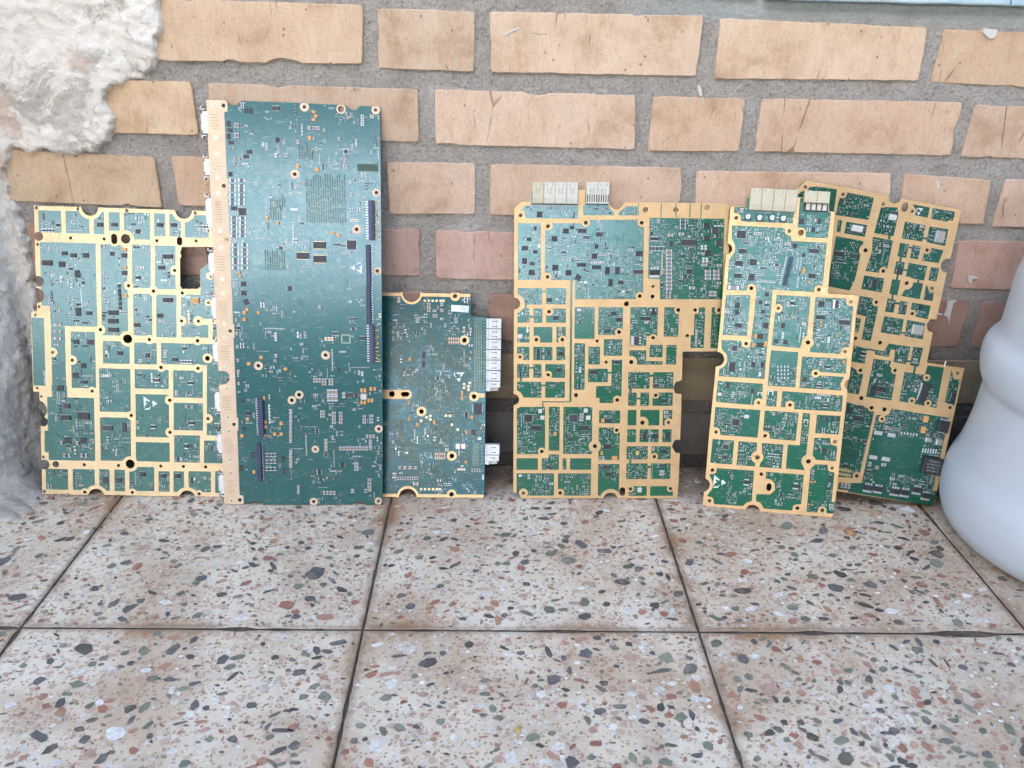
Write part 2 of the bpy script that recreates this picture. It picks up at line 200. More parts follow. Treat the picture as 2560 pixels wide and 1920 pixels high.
["b",483,1717,58,42,0],
["b",636,1715,66,50,0],
["b",1397,2016,69,41,0],
["b",525,2042,52,85,0],
["x",1182,2416,42,62,0],
["t",1783,2183,85,62,0],
["t",1053,2716,57,32,0],
["t",1051,2527,42,23,0],
["t",1045,2224,42,33,0],
["c",296,1903,73,28,0],
["c",291,1828,73,28,0],
["c",286,1752,74,28,0],
["c",268,1682,47,23,0],
["c",1926,2257,37,47,0],
["b",545,1457,50,51,0],
["b",454,1350,58,50,0],
["b",281,1205,72,56,0],
["b",323,621,78,54,0],
["b",496,623,71,54,0],
["s",541,1276,58,31,0],
["s",339,1009,59,54,0],
["s",318,876,104,53,0],
["s",511,899,125,80,0],
["s",766,767,107,53,0],
["s",950,778,53,94,0],
["s",707,173,59,61,0],
["s",855,176,59,59,0],
["s",1121,247,54,50,0],
["s",1351,231,57,46,0],
["s",1506,233,55,47,0],
["x",1328,1306,64,51,0],
["x",1696,1282,62,50,0],
["x",1263,788,57,49,0],
["x",1687,836,60,54,0],
["x",1620,573,47,66,0],
["c",1638,1024,32,32,0],
["c",1703,1019,32,32,0],
["c",273,452,26,44,0],
["c",327,452,26,44,0],
["c",463,454,26,44,0],
["c",512,455,26,44,0],
["c",253,594,29,39,0],
["c",424,594,29,44,0],
["c",845,480,27,39,0]],"X":[[1058,393,1430,613],[10,1226,135,1971],[1082,928,1449,1152],[471,1025,621,1088],[86,384,240,728]],"M":[["esd",1173,975,1323,1132,0],
["text",99,1239,141,1402,"XP900",-90]]},{"name":"B","o":[-0.1809,-0.1027,0.0],"u":[0.99991,0.01337,0.0],"v":[-0.00301,0.22486,0.97439],"n":[0.01303,-0.9743,0.22488],"P":[["m",28,4264,217,4264,238,4236,239,4219,323,4216,375,4260,899,4253,1421,4238,1452,4206,1488,4189,1524,4194,1566,4234,1767,4227,1748,1291,1729,0,1546,-1,1512,33,1443,41,1392,1,429,-4,391,30,273,34,205,13,192,0,-5,-1],
["g",28,4264,217,4264,238,4236,234,4153,201,4150,195,3495,208,3492,209,3355,195,3353,194,2952,205,2943,205,2804,193,2801,185,1998,199,1993,194,1853,183,1851,180,1394,179,1329,177,981,191,978,187,840,175,838,166,107,207,102,205,13,192,0,-5,-1],
["g",1052,4213,1050,4225,1046,4236,1038,4245,1029,4253,1018,4257,1006,4259,995,4257,984,4253,974,4245,967,4236,962,4225,961,4213,962,4202,967,4191,974,4181,984,4174,995,4169,1006,4168,1018,4169,1029,4174,1038,4181,1046,4191,1050,4202],
["g",1766,4197,1765,4209,1760,4219,1753,4228,1744,4235,1734,4240,1722,4241,1711,4240,1700,4235,1691,4228,1684,4219,1680,4209,1679,4197,1680,4186,1684,4175,1691,4166,1700,4159,1711,4155,1722,4153,1734,4155,1744,4159,1753,4166,1760,4175,1765,4186],
["g",932,3551,931,3563,926,3574,919,3583,909,3591,898,3595,886,3597,875,3595,863,3591,854,3583,847,3574,842,3563,840,3551,842,3539,847,3528,854,3518,863,3511,875,3506,886,3505,898,3506,909,3511,919,3518,926,3528,931,3539],
["g",1757,3378,1756,3388,1752,3398,1745,3406,1737,3413,1727,3417,1716,3418,1706,3417,1696,3413,1687,3406,1681,3398,1677,3388,1675,3378,1677,3367,1681,3357,1687,3349,1696,3342,1706,3338,1716,3337,1727,3338,1737,3342,1745,3349,1752,3357,1756,3367],
["g",1553,3002,1551,3014,1547,3026,1539,3035,1529,3043,1518,3048,1506,3049,1494,3048,1483,3043,1473,3035,1465,3026,1461,3014,1459,3002,1461,2990,1465,2979,1473,2969,1483,2962,1494,2957,1506,2955,1518,2957,1529,2962,1539,2969,1547,2979,1551,2990],
["g",1421,4200,1420,4212,1415,4223,1408,4233,1398,4241,1386,4246,1374,4247,1362,4246,1350,4241,1341,4233,1333,4223,1328,4212,1327,4200,1328,4188,1333,4176,1341,4166,1350,4159,1362,4154,1374,4152,1386,4154,1398,4159,1408,4166,1415,4176,1420,4188],
["g",1752,2575,1751,2585,1747,2595,1741,2603,1733,2610,1723,2614,1713,2615,1702,2614,1693,2610,1685,2603,1678,2595,1674,2585,1673,2575,1674,2565,1678,2555,1685,2547,1693,2541,1702,2537,1713,2535,1723,2537,1733,2541,1741,2547,1747,2555,1751,2565],
["g",1196,1674,1194,1687,1189,1698,1182,1708,1172,1716,1160,1721,1148,1722,1135,1721,1124,1716,1114,1708,1106,1698,1101,1687,1100,1674,1101,1662,1106,1650,1114,1640,1124,1633,1135,1628,1148,1626,1160,1628,1172,1633,1182,1640,1189,1650,1194,1662],
["g",479,1554,478,1566,473,1578,465,1587,455,1595,444,1600,431,1601,419,1600,407,1595,397,1587,390,1578,385,1566,383,1554,385,1541,390,1530,397,1520,407,1512,419,1507,431,1506,444,1507,455,1512,465,1520,473,1530,478,1541],
["g",901,1240,899,1252,894,1263,887,1273,877,1280,866,1285,854,1286,842,1285,831,1280,821,1273,814,1263,809,1252,808,1240,809,1228,814,1217,821,1207,831,1200,842,1195,854,1194,866,1195,877,1200,887,1207,894,1217,899,1228],
["g",819,1180,818,1192,813,1203,806,1213,796,1220,785,1225,773,1226,761,1225,750,1220,740,1213,733,1203,728,1192,726,1180,728,1168,733,1156,740,1147,750,1139,761,1135,773,1133,785,1135,796,1139,806,1147,813,1156,818,1168],
["g",1744,867,1742,878,1738,888,1731,897,1722,904,1712,908,1701,910,1690,908,1679,904,1670,897,1663,888,1659,878,1658,867,1659,856,1663,845,1670,836,1679,829,1690,825,1701,824,1712,825,1722,829,1731,836,1738,845,1742,856],
["g",1049,633,1048,644,1044,654,1037,662,1029,669,1019,673,1008,674,998,673,988,669,979,662,973,654,968,644,967,633,968,622,973,612,979,604,988,597,998,593,1008,592,1019,593,1029,597,1037,604,1044,612,1048,622],
["g",1018,34,1016,46,1012,57,1005,67,995,74,984,78,972,80,961,78,950,74,940,67,933,57,928,46,927,34,928,22,933,11,940,2,950,-5,961,-10,972,-11,984,-10,995,-5,1005,2,1012,11,1016,22],
["g",1726,44,1724,54,1720,65,1713,73,1705,80,1695,84,1684,86,1673,84,1663,80,1654,73,1647,65,1643,54,1642,44,1643,33,1647,23,1654,14,1663,7,1673,3,1684,2,1695,3,1705,7,1713,14,1720,23,1724,33],
["h",-2,1494,55,1495,93,1485,116,1458,124,1421,112,1384,87,1358,48,1346,-10,1345],
["h",217,4212,215,4220,209,4227,201,4231,192,4231,184,4227,179,4220,177,4212,179,4203,184,4196,192,4192,201,4192,209,4196,215,4203],
["h",182,3422,180,3431,174,3438,166,3442,157,3442,149,3438,143,3431,141,3422,143,3413,149,3406,157,3402,166,3402,174,3406,180,3413],
["h",183,2878,181,2887,175,2894,167,2898,158,2898,149,2894,144,2887,142,2878,144,2869,149,2862,158,2858,167,2858,175,2862,181,2869],
["h",172,1926,170,1934,165,1940,157,1944,149,1944,141,1940,136,1934,134,1926,136,1917,141,1911,149,1907,157,1907,165,1911,170,1917],
["h",163,908,162,916,156,923,148,927,140,927,132,923,127,916,125,908,127,900,132,893,140,889,148,889,156,893,162,900],
["h",187,52,185,60,179,67,172,71,163,71,155,67,149,60,147,52,149,43,155,36,163,33,172,33,179,36,185,43],
["h",1025,4213,1023,4221,1018,4228,1010,4231,1002,4231,995,4228,990,4221,988,4213,990,4205,995,4199,1002,4196,1010,4196,1018,4199,1023,4205],
["h",1741,4197,1739,4205,1734,4212,1726,4215,1718,4215,1711,4212,1706,4205,1704,4197,1706,4189,1711,4183,1718,4179,1726,4179,1734,4183,1739,4189],
["h",905,3551,903,3559,898,3565,891,3569,882,3569,875,3565,870,3559,868,3551,870,3543,875,3536,882,3533,891,3533,898,3536,903,3543],
["h",1735,3378,1733,3386,1728,3392,1720,3396,1712,3396,1705,3392,1700,3386,1698,3378,1700,3369,1705,3363,1712,3359,1720,3359,1728,3363,1733,3369],
["h",1525,3002,1523,3010,1518,3017,1510,3021,1502,3021,1494,3017,1489,3010,1487,3002,1489,2994,1494,2988,1502,2984,1510,2984,1518,2988,1523,2994],
["h",1406,4200,1405,4208,1402,4216,1397,4222,1390,4227,1382,4231,1374,4232,1366,4231,1358,4227,1352,4222,1347,4216,1343,4208,1342,4200,1343,4192,1347,4184,1352,4177,1358,4172,1366,4169,1374,4168,1382,4169,1390,4172,1397,4177,1402,4184,1405,4192],
["h",1732,2575,1730,2583,1724,2590,1717,2594,1708,2594,1701,2590,1696,2583,1694,2575,1696,2567,1701,2560,1708,2557,1717,2557,1724,2560,1730,2567],
["h",1167,1674,1165,1683,1160,1689,1152,1693,1143,1693,1136,1689,1130,1683,1129,1674,1130,1666,1136,1659,1143,1656,1152,1656,1160,1659,1165,1666],
["h",450,1554,449,1562,443,1569,436,1572,427,1572,419,1569,414,1562,412,1554,414,1545,419,1539,427,1535,436,1535,443,1539,449,1545],
["h",875,1240,873,1249,867,1257,859,1261,849,1261,841,1257,835,1249,833,1240,835,1231,841,1223,849,1219,859,1219,867,1223,873,1231],
["h",792,1180,790,1188,785,1195,777,1199,768,1199,761,1195,755,1188,753,1180,755,1171,761,1165,768,1161,777,1161,785,1165,790,1171],
["h",1718,867,1717,874,1712,881,1705,884,1697,884,1690,881,1685,874,1683,867,1685,859,1690,853,1697,850,1705,850,1712,853,1717,859],
["h",1023,633,1021,639,1017,645,1011,647,1005,647,999,645,995,639,993,633,995,627,999,622,1005,619,1011,619,1017,622,1021,627],
["h",990,34,988,42,984,48,976,52,968,52,961,48,956,42,955,34,956,27,961,20,968,17,976,17,984,20,988,27],
["h",1702,44,1700,51,1695,58,1688,61,1680,61,1673,58,1668,51,1666,44,1668,36,1673,30,1680,26,1688,26,1695,30,1700,36]],"I":[["s",720,4195,71,37,0],
["s",724,3886,40,43,0],
["b",423,4167,30,39,0],
["b",468,4166,39,43,0],
["b",240,4035,34,52,0],
["b",253,3973,53,34,0],
["b",236,3913,34,48,0],
["b",254,3854,58,34,0],
["b",436,3765,58,34,0],
["b",401,3719,55,32,0],
["b",234,3540,39,44,0],
["b",252,3199,63,40,0],
["b",336,3165,76,71,0],
["r",253,3478,60,31,0],
["r",345,3479,60,31,0],
["r",250,3423,60,31,0],
["r",342,3425,60,31,0],
["r",248,3383,60,31,0],
["r",340,3384,60,31,0],
["r",246,3333,60,31,0],
["r",338,3334,60,31,0],
["r",244,3287,60,31,0],
["r",336,3289,61,31,0],
["r",242,3246,60,31,0],
["r",334,3248,61,31,0],
["r",251,3100,61,32,0],
["r",339,3101,62,32,0],
["r",249,3054,61,32,0],
["r",337,3055,62,32,0],
["r",247,3008,61,32,0],
["r",335,3009,62,32,0],
["r",245,2962,61,32,0],
["r",332,2963,62,32,0],
["r",243,2919,61,32,0],
["r",330,2920,62,32,0],
["r",253,2825,64,32,0],
["r",347,2827,62,32,0],
["r",250,2776,64,32,0],
["r",344,2777,62,32,0],
["r",248,2732,64,32,0],
["r",342,2734,62,32,0],
["r",246,2679,64,32,0],
["r",340,2680,62,32,0],
["r",244,2642,64,32,0],
["r",338,2643,62,32,0],
["r",241,2589,64,32,0],
["r",336,2590,62,32,0],
["t",1098,4165,40,29,0],
["t",1120,4126,40,29,0],
["t",1097,4091,42,29,0],
["t",920,3629,42,37,0],
["t",1111,3597,45,37,0],
["t",586,3103,38,34,0],
["t",695,3054,36,34,0],
["t",1261,2964,39,35,0],
["t",1319,2941,40,32,0],
["t",1051,3910,36,37,0],
["c",1049,4009,34,34,0],
["c",1085,4008,19,32,0],
["c",1110,4009,18,32,0],
["c",1140,4008,34,34,0],
["c",1200,3986,27,32,0],
["c",930,3869,33,35,0],
["c",1347,3906,30,32,0],
["c",1441,4115,29,30,0],
["c",1091,3905,24,30,0],
["c",1332,3658,38,28,0],
["c",1403,3727,33,29,0],
["c",1402,3687,33,31,0],
["c",1401,3649,33,26,0],
["c",1401,3620,33,22,0],
["c",910,3414,38,28,0],
["c",972,3456,29,29,0],
["c",1595,3325,37,26,0],
["c",1458,3355,32,36,0],
["c",590,3155,32,27,0],
["c",913,2972,32,24,0],
["c",1438,2974,28,27,0],
["c",235,3801,17,24,0],
["c",277,3802,19,24,0],
["c",285,3696,23,22,0],
["c",331,3697,23,22,0],
["c",282,3646,23,24,0],
["c",328,3647,23,24,0],
["c",307,4022,21,43,0],
["c",333,4019,18,44,0],
["c",302,3923,21,48,0],
["c",328,3924,18,48,0],
["m",1120,2834,128,67,0],
["m",943,2723,128,64,0],
["m",1117,2691,130,70,0],
["q",1449,2841,93,91,0],
["s",794,2381,46,48,0],
["s",1543,1860,57,35,0],
["b",316,2424,50,46,0],
["b",312,2327,52,46,0],
["b",1285,1514,48,34,0],
["b",335,2235,50,53,25],
["t",272,2542,36,30,0],
["t",282,2500,32,29,0],
["t",342,2157,40,30,0],
["t",312,2120,40,30,0],
["t",308,2049,41,31,0],
["t",457,2122,34,30,0],
["t",468,1645,39,35,0],
["t",334,1575,42,34,0],
["t",719,1521,40,31,0],
["c",796,2608,34,27,0],
["c",957,2610,37,27,0],
["c",1364,2613,37,27,0],
["c",1101,2188,34,31,0],
["c",735,2844,30,30,0],
["c",898,1792,35,29,0],
["c",568,1919,32,26,0],
["c",613,1609,33,29,0],
["c",565,1493,33,24,0],
["c",624,1665,31,34,0],
["c",224,2044,25,33,0],
["c",223,1901,27,31,0],
["c",221,1759,27,33,0],
["c",222,1612,27,32,0],
["c",220,1493,32,29,0],
["c",219,1360,32,29,0],
["c",1171,1272,35,59,0],
["c",1169,1203,35,61,0],
["c",1211,1273,35,59,0],
["c",1209,1204,35,61,0],
["c",1250,1273,35,59,0],
["c",1249,1204,35,61,0],
["c",1333,1240,36,57,0],
["s",1397,1239,53,49,0],
["s",1465,1239,43,49,0],
["s",295,1032,52,39,0],
["s",1298,458,48,51,0],
["q",1122,573,33,46,0],
["t",1524,1293,29,42,0],
["t",1560,1294,31,42,0],
["t",1624,1311,29,41,0],
["t",1666,1311,29,39,0],
["t",1521,1160,29,40,0],
["t",1557,1160,31,40,0],
["t",1598,1182,29,40,0],
["t",1635,1183,29,40,0],
["t",293,969,37,35,0],
["t",225,782,40,35,0],
["t",487,937,28,30,0],
["t",485,884,28,35,0],
["t",477,788,28,25,0],
["t",651,923,36,40,0],
["t",647,804,36,35,0],
["t",578,804,36,35,0],
["t",338,375,36,38,0],
["t",479,1198,28,39,0],
["k",1547,1225,63,59,0],
["c",760,1063,34,34,0],
["c",758,1020,34,34,0],
["c",757,978,34,34,0],
["c",755,936,34,34,0],
["c",754,894,34,34,0],
["c",752,851,34,34,0],
["c",751,809,34,34,0],
["c",749,766,34,34,0],
["c",748,723,34,34,0],
["c",744,607,34,34,0],
["c",742,566,34,34,0],
["c",741,525,34,34,0],
["c",740,484,34,34,0],
["c",738,443,34,34,0],
["c",1283,647,29,42,0],
["c",1319,647,29,42,0],
["c",1354,647,29,42,0],
["c",1389,647,29,43,0],
["c",1425,647,29,43,0],
["c",1460,648,29,43,0],
["c",1496,648,29,43,0],
["c",1531,648,29,43,0],
["c",1566,648,29,43,0],
["c",1610,730,37,32,0],
["c",1609,689,37,32,0],
["c",1609,650,37,32,0],
["c",1127,730,36,36,0],
["c",1126,685,36,36,0],
["c",1125,639,36,36,0],
["c",1100,1060,46,23,0],
["c",1099,1030,46,23,0],
["c",1098,1000,46,23,0],
["c",1221,1044,37,28,0],
["c",1294,1044,36,28,0],
["c",1220,1007,37,28,0],
["c",1293,1008,36,28,0],
["c",1219,971,37,28,0],
["c",1293,972,36,28,0],
["c",1218,935,37,28,0],
["c",1292,935,36,28,0],
["c",1548,1010,34,28,0],
["c",1625,1015,39,28,0],
["c",1547,973,34,28,0],
["c",1624,978,39,28,0],
["c",1547,939,34,28,0],
["c",1624,943,39,28,0],
["r",485,568,33,42,0],
["r",482,492,33,43,0],
["r",478,410,33,43,0],
["r",527,568,33,42,0],
["r",524,493,33,43,0],
["r",520,410,33,43,0],
["r",569,569,33,42,0],
["r",566,493,33,43,0],
["r",563,411,33,43,0],
["b",657,522,48,51,0],
["b",656,383,48,51,0],
["b",328,566,42,50,0],
["b",199,420,42,56,0],
["b",248,1174,30,34,0],
["b",247,853,30,35,0],
["c",1592,293,39,33,0],
["c",1591,251,39,33,0],
["c",1590,210,39,33,0],
["c",1589,173,39,33,0],
["c",1452,479,39,30,0],
["c",1451,443,39,30,0],
["c",1450,407,39,30,0],
["c",1090,138,24,41,0],
["c",1128,138,27,41,0],
["c",1165,138,26,41,0],
["c",1203,138,29,41,0],
["c",813,208,29,31,0],
["c",811,170,29,29,0],
["c",810,137,29,28,0],
["c",1405,163,39,41,0],
["c",1574,783,26,37,0],
["c",1611,783,27,37,0],
["c",1646,784,26,37,0],
["c",1021,1400,22,45,0],
["c",1127,1413,46,21,0],
["c",1199,1413,46,21,0],
["c",1050,1400,22,45,0],
["c",1126,1385,46,21,0],
["c",1199,1386,46,21,0],
["c",1080,1401,22,45,0],
["c",1125,1357,46,21,0],
["c",1198,1358,46,21,0]],"X":[[968,3045,1432,3509],[486,3476,877,3610],[1527,3592,1739,3663],[990,3054,1404,3487],[844,1945,1370,2620],[373,2274,760,2531],[394,2541,845,2783],[168,2,728,348],[489,2,956,267],[659,62,703,943],[206,1052,270,1151]],"M":[["dots",68,3971,129,4137],
["dots",63,3575,129,3663],
["dots",64,3044,124,3271],
["dots",58,2549,121,2716],
["dots",57,2074,121,2245],
["dots",53,1610,118,1774],
["dots",46,1061,112,1229],
["dots",40,586,107,758],
["dots",38,123,106,288],
["screw",89,4195,124,4229],
["screw",89,3878,124,3913],
["screw",87,3723,122,3757],
["screw",86,3482,121,3517],
["screw",85,3328,120,3364],
["screw",84,2949,120,2985],
["screw",81,2768,117,2805],
["screw",80,2453,116,2489],
["screw",81,2303,117,2340],
["screw",77,1983,113,2021],
["screw",76,1832,112,1870],
["screw",72,1512,109,1550],
["screw",71,1284,107,1323],
["screw",67,965,104,1005],
["screw",67,811,104,851],
["screw",65,494,102,534],
["screw",63,340,100,381],
["screw",57,24,95,65],
["dsub",-20,3960,24,4135],
["dsub",-18,3551,25,3666],
["dsub",-22,3024,20,3274],
["dsub",-23,2547,20,2719],
["dsub",-20,2078,17,2254],
["dsub",-28,1609,10,1783],
["dsub",-35,1065,3,1238],
["dsub",-37,601,-1,773],
["dsub",-41,138,-3,308],
["switch",1387,3753,1446,3813],
["patch",1527,3592,1739,3663],
["bga",990,3054,1404,3487],
["bga",933,3685,1086,3788],
["bga",616,3080,742,3187],
["bga",541,2567,761,2721],
["bga",619,3200,784,3260],
["fp",1318,1802,1417,1898],
["esd",1435,2538,1554,2667,1],
["hdrA",1606,2894,1721,3298],
["hdrA",1592,1604,1701,2007],
["hdrS",1601,2430,1667,2843],
["hdrS",1595,2025,1662,2422],
["hdrA2",386,786,468,1206],
["hdrS",383,279,443,699]]},{"name":"C","o":[-0.0084,-0.0841,0.0],"u":[1.0,0.00038,0.0],"v":[-0.00013,0.33985,0.94048],"n":[0.00035,-0.94048,0.33985],"P":[["m",-228,2296,952,2301,959,2047,1132,2042,1130,1183,1127,-1,-224,2],
["g",-220,2255,942,2255,948,2261,948,2286,942,2292,-220,2292,-226,2286,-226,2261],
["g",-215,2,1118,2,1124,8,1124,32,1118,38,-215,38,-221,32,-221,8],
["g",416,2286,412,2317,400,2346,381,2371,356,2390,327,2402,296,2407,265,2402,236,2390,211,2371,192,2346,180,2317,175,2286,180,2255,192,2226,211,2201,236,2182,265,2170,296,2166,327,2170,356,2182,381,2201,400,2226,412,2255],
["g",835,2264,833,2279,827,2292,818,2304,807,2313,793,2318,779,2320,764,2318,751,2313,739,2304,730,2292,725,2279,723,2264,725,2250,730,2236,739,2225,751,2216,764,2210,779,2209,793,2210,807,2216,818,2225,827,2236,833,2250],
["g",815,38,813,52,808,65,799,77,787,85,774,91,760,93,746,91,732,85,721,77,712,65,706,52,705,38,706,23,712,10,721,-1,732,-10,746,-16,760,-18,774,-16,787,-10,799,-1,808,10,813,23],
["g",391,5,387,38,375,67,355,93,329,113,299,125,267,129,235,125,206,113,180,93,160,67,148,38,144,5,148,-27,160,-56,180,-82,206,-102,235,-114,267,-118,299,-114,329,-102,355,-82,375,-56,387,-27],
["g",-217,1110,248,1110,254,1116,254,1205,248,1211,-217,1211,-223,1205,-223,1116],
["g",1037,1139,1114,1139,1120,1145,1120,1179,1114,1185,1037,1185,1031,1179,1031,1145],
["g",305,1163,303,1177,298,1190,290,1201,279,1210,266,1215,252,1217,238,1215,225,1210,214,1201,206,1190,201,1177,199,1163,201,1150,206,1137,214,1126,225,1117,238,1112,252,1110,266,1112,279,1117,290,1126,298,1137,303,1150],
["g",941,1776,940,1790,934,1804,925,1815,914,1824,901,1829,887,1831,873,1829,859,1824,848,1815,839,1804,834,1790,832,1776,834,1762,839,1749,848,1738,859,1729,873,1724,887,1722,901,1724,914,1729,925,1738,934,1749,940,1762],
["g",1056,1149,1055,1163,1049,1177,1040,1188,1029,1197,1016,1202,1002,1204,987,1202,974,1197,963,1188,954,1177,949,1163,947,1149,949,1135,954,1122,963,1110,974,1102,987,1096,1002,1094,1016,1096,1029,1102,1040,1110,1049,1122,1055,1135],
["g",469,973,468,988,462,1001,453,1012,442,1021,429,1026,415,1028,400,1026,387,1021,376,1012,367,1001,362,988,360,973,362,959,367,946,376,935,387,926,400,920,415,919,429,920,442,926,453,935,462,946,468,959],
["g",814,475,812,490,806,503,798,514,786,523,773,529,759,530,744,529,731,523,720,514,711,503,706,490,704,475,706,461,711,448,720,436,731,428,744,422,759,420,773,422,786,428,798,436,806,448,812,461],
["h",394,2291,391,2316,381,2340,365,2360,345,2376,321,2386,296,2389,270,2386,247,2376,226,2360,211,2340,201,2316,197,2291,201,2265,211,2242,226,2221,247,2206,270,2196,296,2192,321,2196,345,2206,365,2221,381,2242,391,2265],
["h",804,2264,801,2275,794,2284,784,2289,773,2289,763,2284,756,2275,754,2264,756,2254,763,2245,773,2240,784,2240,794,2245,801,2254],
["h",787,38,786,45,783,51,779,57,773,61,767,64,760,64,753,64,746,61,741,57,737,51,734,45,733,38,734,31,737,24,741,19,746,14,753,12,760,11,767,12,773,14,779,19,783,24,786,31],
["h",367,-1,364,25,354,49,338,70,317,86,293,96,267,99,242,96,218,86,197,70,181,49,171,25,168,-1,171,-26,181,-51,197,-71,218,-87,242,-97,267,-100,293,-97,317,-87,338,-71,354,-51,364,-26],
["h",116,1166,115,1174,112,1182,107,1189,100,1194,92,1197,84,1198,75,1197,67,1194,61,1189,55,1182,52,1174,51,1166,52,1157,55,1150,61,1143,67,1138,75,1134,84,1133,92,1134,100,1138,107,1143,112,1150,115,1157],
["h",278,1168,277,1175,273,1181,268,1186,262,1189,256,1191,207,1191,201,1189,194,1186,190,1181,186,1175,184,1168,184,1161,186,1155,190,1149,194,1144,201,1140,207,1138,256,1138,262,1140,268,1144,273,1149,277,1155,278,1161],
["h",913,1776,912,1783,910,1790,906,1795,900,1799,894,1802,887,1803,880,1802,873,1799,868,1795,864,1790,861,1783,860,1776,861,1769,864,1763,868,1758,873,1753,880,1751,887,1750,894,1751,900,1753,906,1758,910,1763,912,1769],
["h",1028,1149,1027,1156,1025,1162,1020,1168,1015,1172,1008,1175,1002,1176,995,1175,988,1172,983,1168,978,1162,976,1156,975,1149,976,1142,978,1136,983,1130,988,1126,995,1123,1002,1122,1008,1123,1015,1126,1020,1130,1025,1136,1027,1142],
["h",441,973,440,980,438,987,433,992,428,996,421,999,415,1000,408,999,401,996,396,992,391,987,389,980,388,973,389,966,391,960,396,954,401,950,408,948,415,947,421,948,428,950,433,954,438,960,440,966],
["h",786,475,785,482,782,489,778,494,772,499,766,501,759,502,752,501,745,499,740,494,736,489,733,482,732,475,733,468,736,462,740,456,745,452,752,449,759,449,766,449,772,452,778,456,782,462,785,468]],"I":[["b",1044,1011,98,118,0],
["b",999,745,60,52,0],
["b",432,1608,37,66,0],
["b",431,1501,34,59,0],
["s",916,938,33,52,0],
["k",826,589,48,60,0],
["k",886,590,48,60,0],
["t",276,1074,30,34,0],
["t",277,886,30,37,0],
["t",370,825,37,41,0],
["t",559,856,30,45,0],
["t",977,918,40,34,0],
["t",922,745,26,40,0],
["t",918,409,35,30,0],
["t",282,1558,33,35,0],
["t",868,1189,30,47,0],
["t",867,1129,33,47,0],
["c",119,250,48,60,0],
["c",357,157,57,40,0],
["c",515,1938,18,44,0],
["c",673,1940,21,44,0],
["c",477,2156,18,47,0],
["c",477,2104,18,39,0],
["c",500,2156,19,47,0],
["c",500,2104,19,39,0],
["c",633,2171,37,36,0],
["c",634,2103,37,33,0],
["c",553,2098,37,27,0],
["c",635,2013,37,29,0],
["c",543,2045,21,36,0],
["c",573,2045,24,36,0],
["c",780,2015,18,29,0],
["c",803,2015,18,29,0],
["c",780,1978,18,29,0],
["c",804,1979,18,29,0],
["c",881,1895,27,66,0],
["c",954,1889,26,51,0],
["c",931,1997,20,32,0],
["c",159,217,18,38,0],
["c",186,217,18,38,0],
["c",213,217,18,38,0],
["c",239,217,18,38,0],
["c",266,218,18,38,0],
["c",293,218,18,38,0],
["c",320,218,18,38,0],
["c",347,219,18,38,0],
["c",373,219,18,38,0],
["c",990,316,18,38,0],
["c",174,339,40,34,0],
["c",1018,316,18,38,0],
["c",234,339,40,34,0],
["c",1047,316,18,38,0],
["c",293,340,40,34,0],
["c",1075,317,18,38,0],
["c",353,341,40,34,0]],"X":[[-228,-12,59,2300],[492,1734,700,1959],[96,1245,142,1733],[992,1210,1142,2028],[988,366,1130,628],[740,2084,947,2169],[762,1307,896,1431],[809,793,991,1105],[10,800,248,1065],[162,80,416,198]],"M":[["via",992,1210,1087,2028],
["via",988,366,1063,628],
["via2",1092,1210,1128,2024],
["via2",1082,374,1112,607],
["wblock",1129,1910,1297,2023,false],
["wblock",1130,1795,1296,1905,false],
["wblock",1131,1680,1296,1790,false],
["wblock",1131,1563,1295,1675,false],
["wblock",1132,1447,1295,1558,false],
["wblock",1133,1328,1294,1442,false],
["wblock",1134,1209,1293,1323,true],
["wblock2",1133,496,1294,613,0],
["wblock2",1131,382,1289,491,1],
["label",736,2089,932,2163],
["esd",769,1311,892,1417,2],
["pads",704,1731,830,1812],
["pads",562,429,689,518],
["tp",427,2192,459,2224],
["tp",471,2193,503,2225],
["tp",515,2193,547,2225],
["tp",559,2194,591,2226],
["tp",603,2195,635,2227],
["tp",635,2195,668,2227],
["tp",400,77,433,110],
["tp",444,77,477,110],
["tp",489,78,522,111],
["tp",534,78,567,111],
["tp",579,79,612,111],
["tp",611,79,644,112],
["tp",934,1287,967,1319],
["tp",871,1271,904,1304],
["tp",871,1230,904,1262],
["tp",922,1245,955,1278],
["tp",922,1210,955,1242],
["tp",673,914,706,947],
["tp",717,912,750,944],
["tp",740,812,773,844],
["tp",805,757,838,790],
["tp",396,854,429,887],
["tp",456,894,489,926],
["tp",498,909,531,941],
["tp",498,867,531,900],
["bga",626,1441,924,1696],
["bga",560,551,770,818],
["bga",437,1074,750,1301],
["bga",519,143,699,337],
["bga",142,1248,349,1408],
["bga",107,515,220,783]]},{"name":"D","o":[0.1454,-0.0841,0.0],"u":[0.99983,0.01868,0.0],"v":[-0.00433,0.23164,0.97279],"n":[0.01818,-0.97262,0.23168],"P":[["g",-111,3208,-37,3279,58,3282,57,3398,563,3405,565,3412,629,3413,631,3406,883,3407,887,3289,918,3244,977,3219,1034,3246,1056,3286,1201,3290,2153,3292,2190,3261,2194,3130,2279,1684,2157,1695,1765,1689,1771,1370,1703,1345,1677,1284,1709,1217,1776,1211,1783,1013,1786,688,1729,686,1695,613,1742,537,1792,531,1793,1,5,1,-8,46,-82,77],
["m",6,3110,567,3110,573,3116,571,3236,565,3242,4,3242,-2,3236,0,3116],
["m",70,3245,564,3245,570,3251,567,3390,561,3396,67,3396,61,3390,63,3251],
["m",646,3250,880,3250,886,3256,884,3396,878,3402,643,3402,637,3396,639,3256],
["m",1210,3152,1216,3152,1218,3155,1216,3283,1213,3286,1208,3286,1206,3283,1208,3155],
["m",1457,3136,1462,3136,1464,3138,1462,3280,1459,3282,1454,3282,1452,3280,1454,3138],
["m",1615,3138,1621,3138,1623,3141,1621,3282,1618,3284,1613,3284,1610,3282,1613,3141],
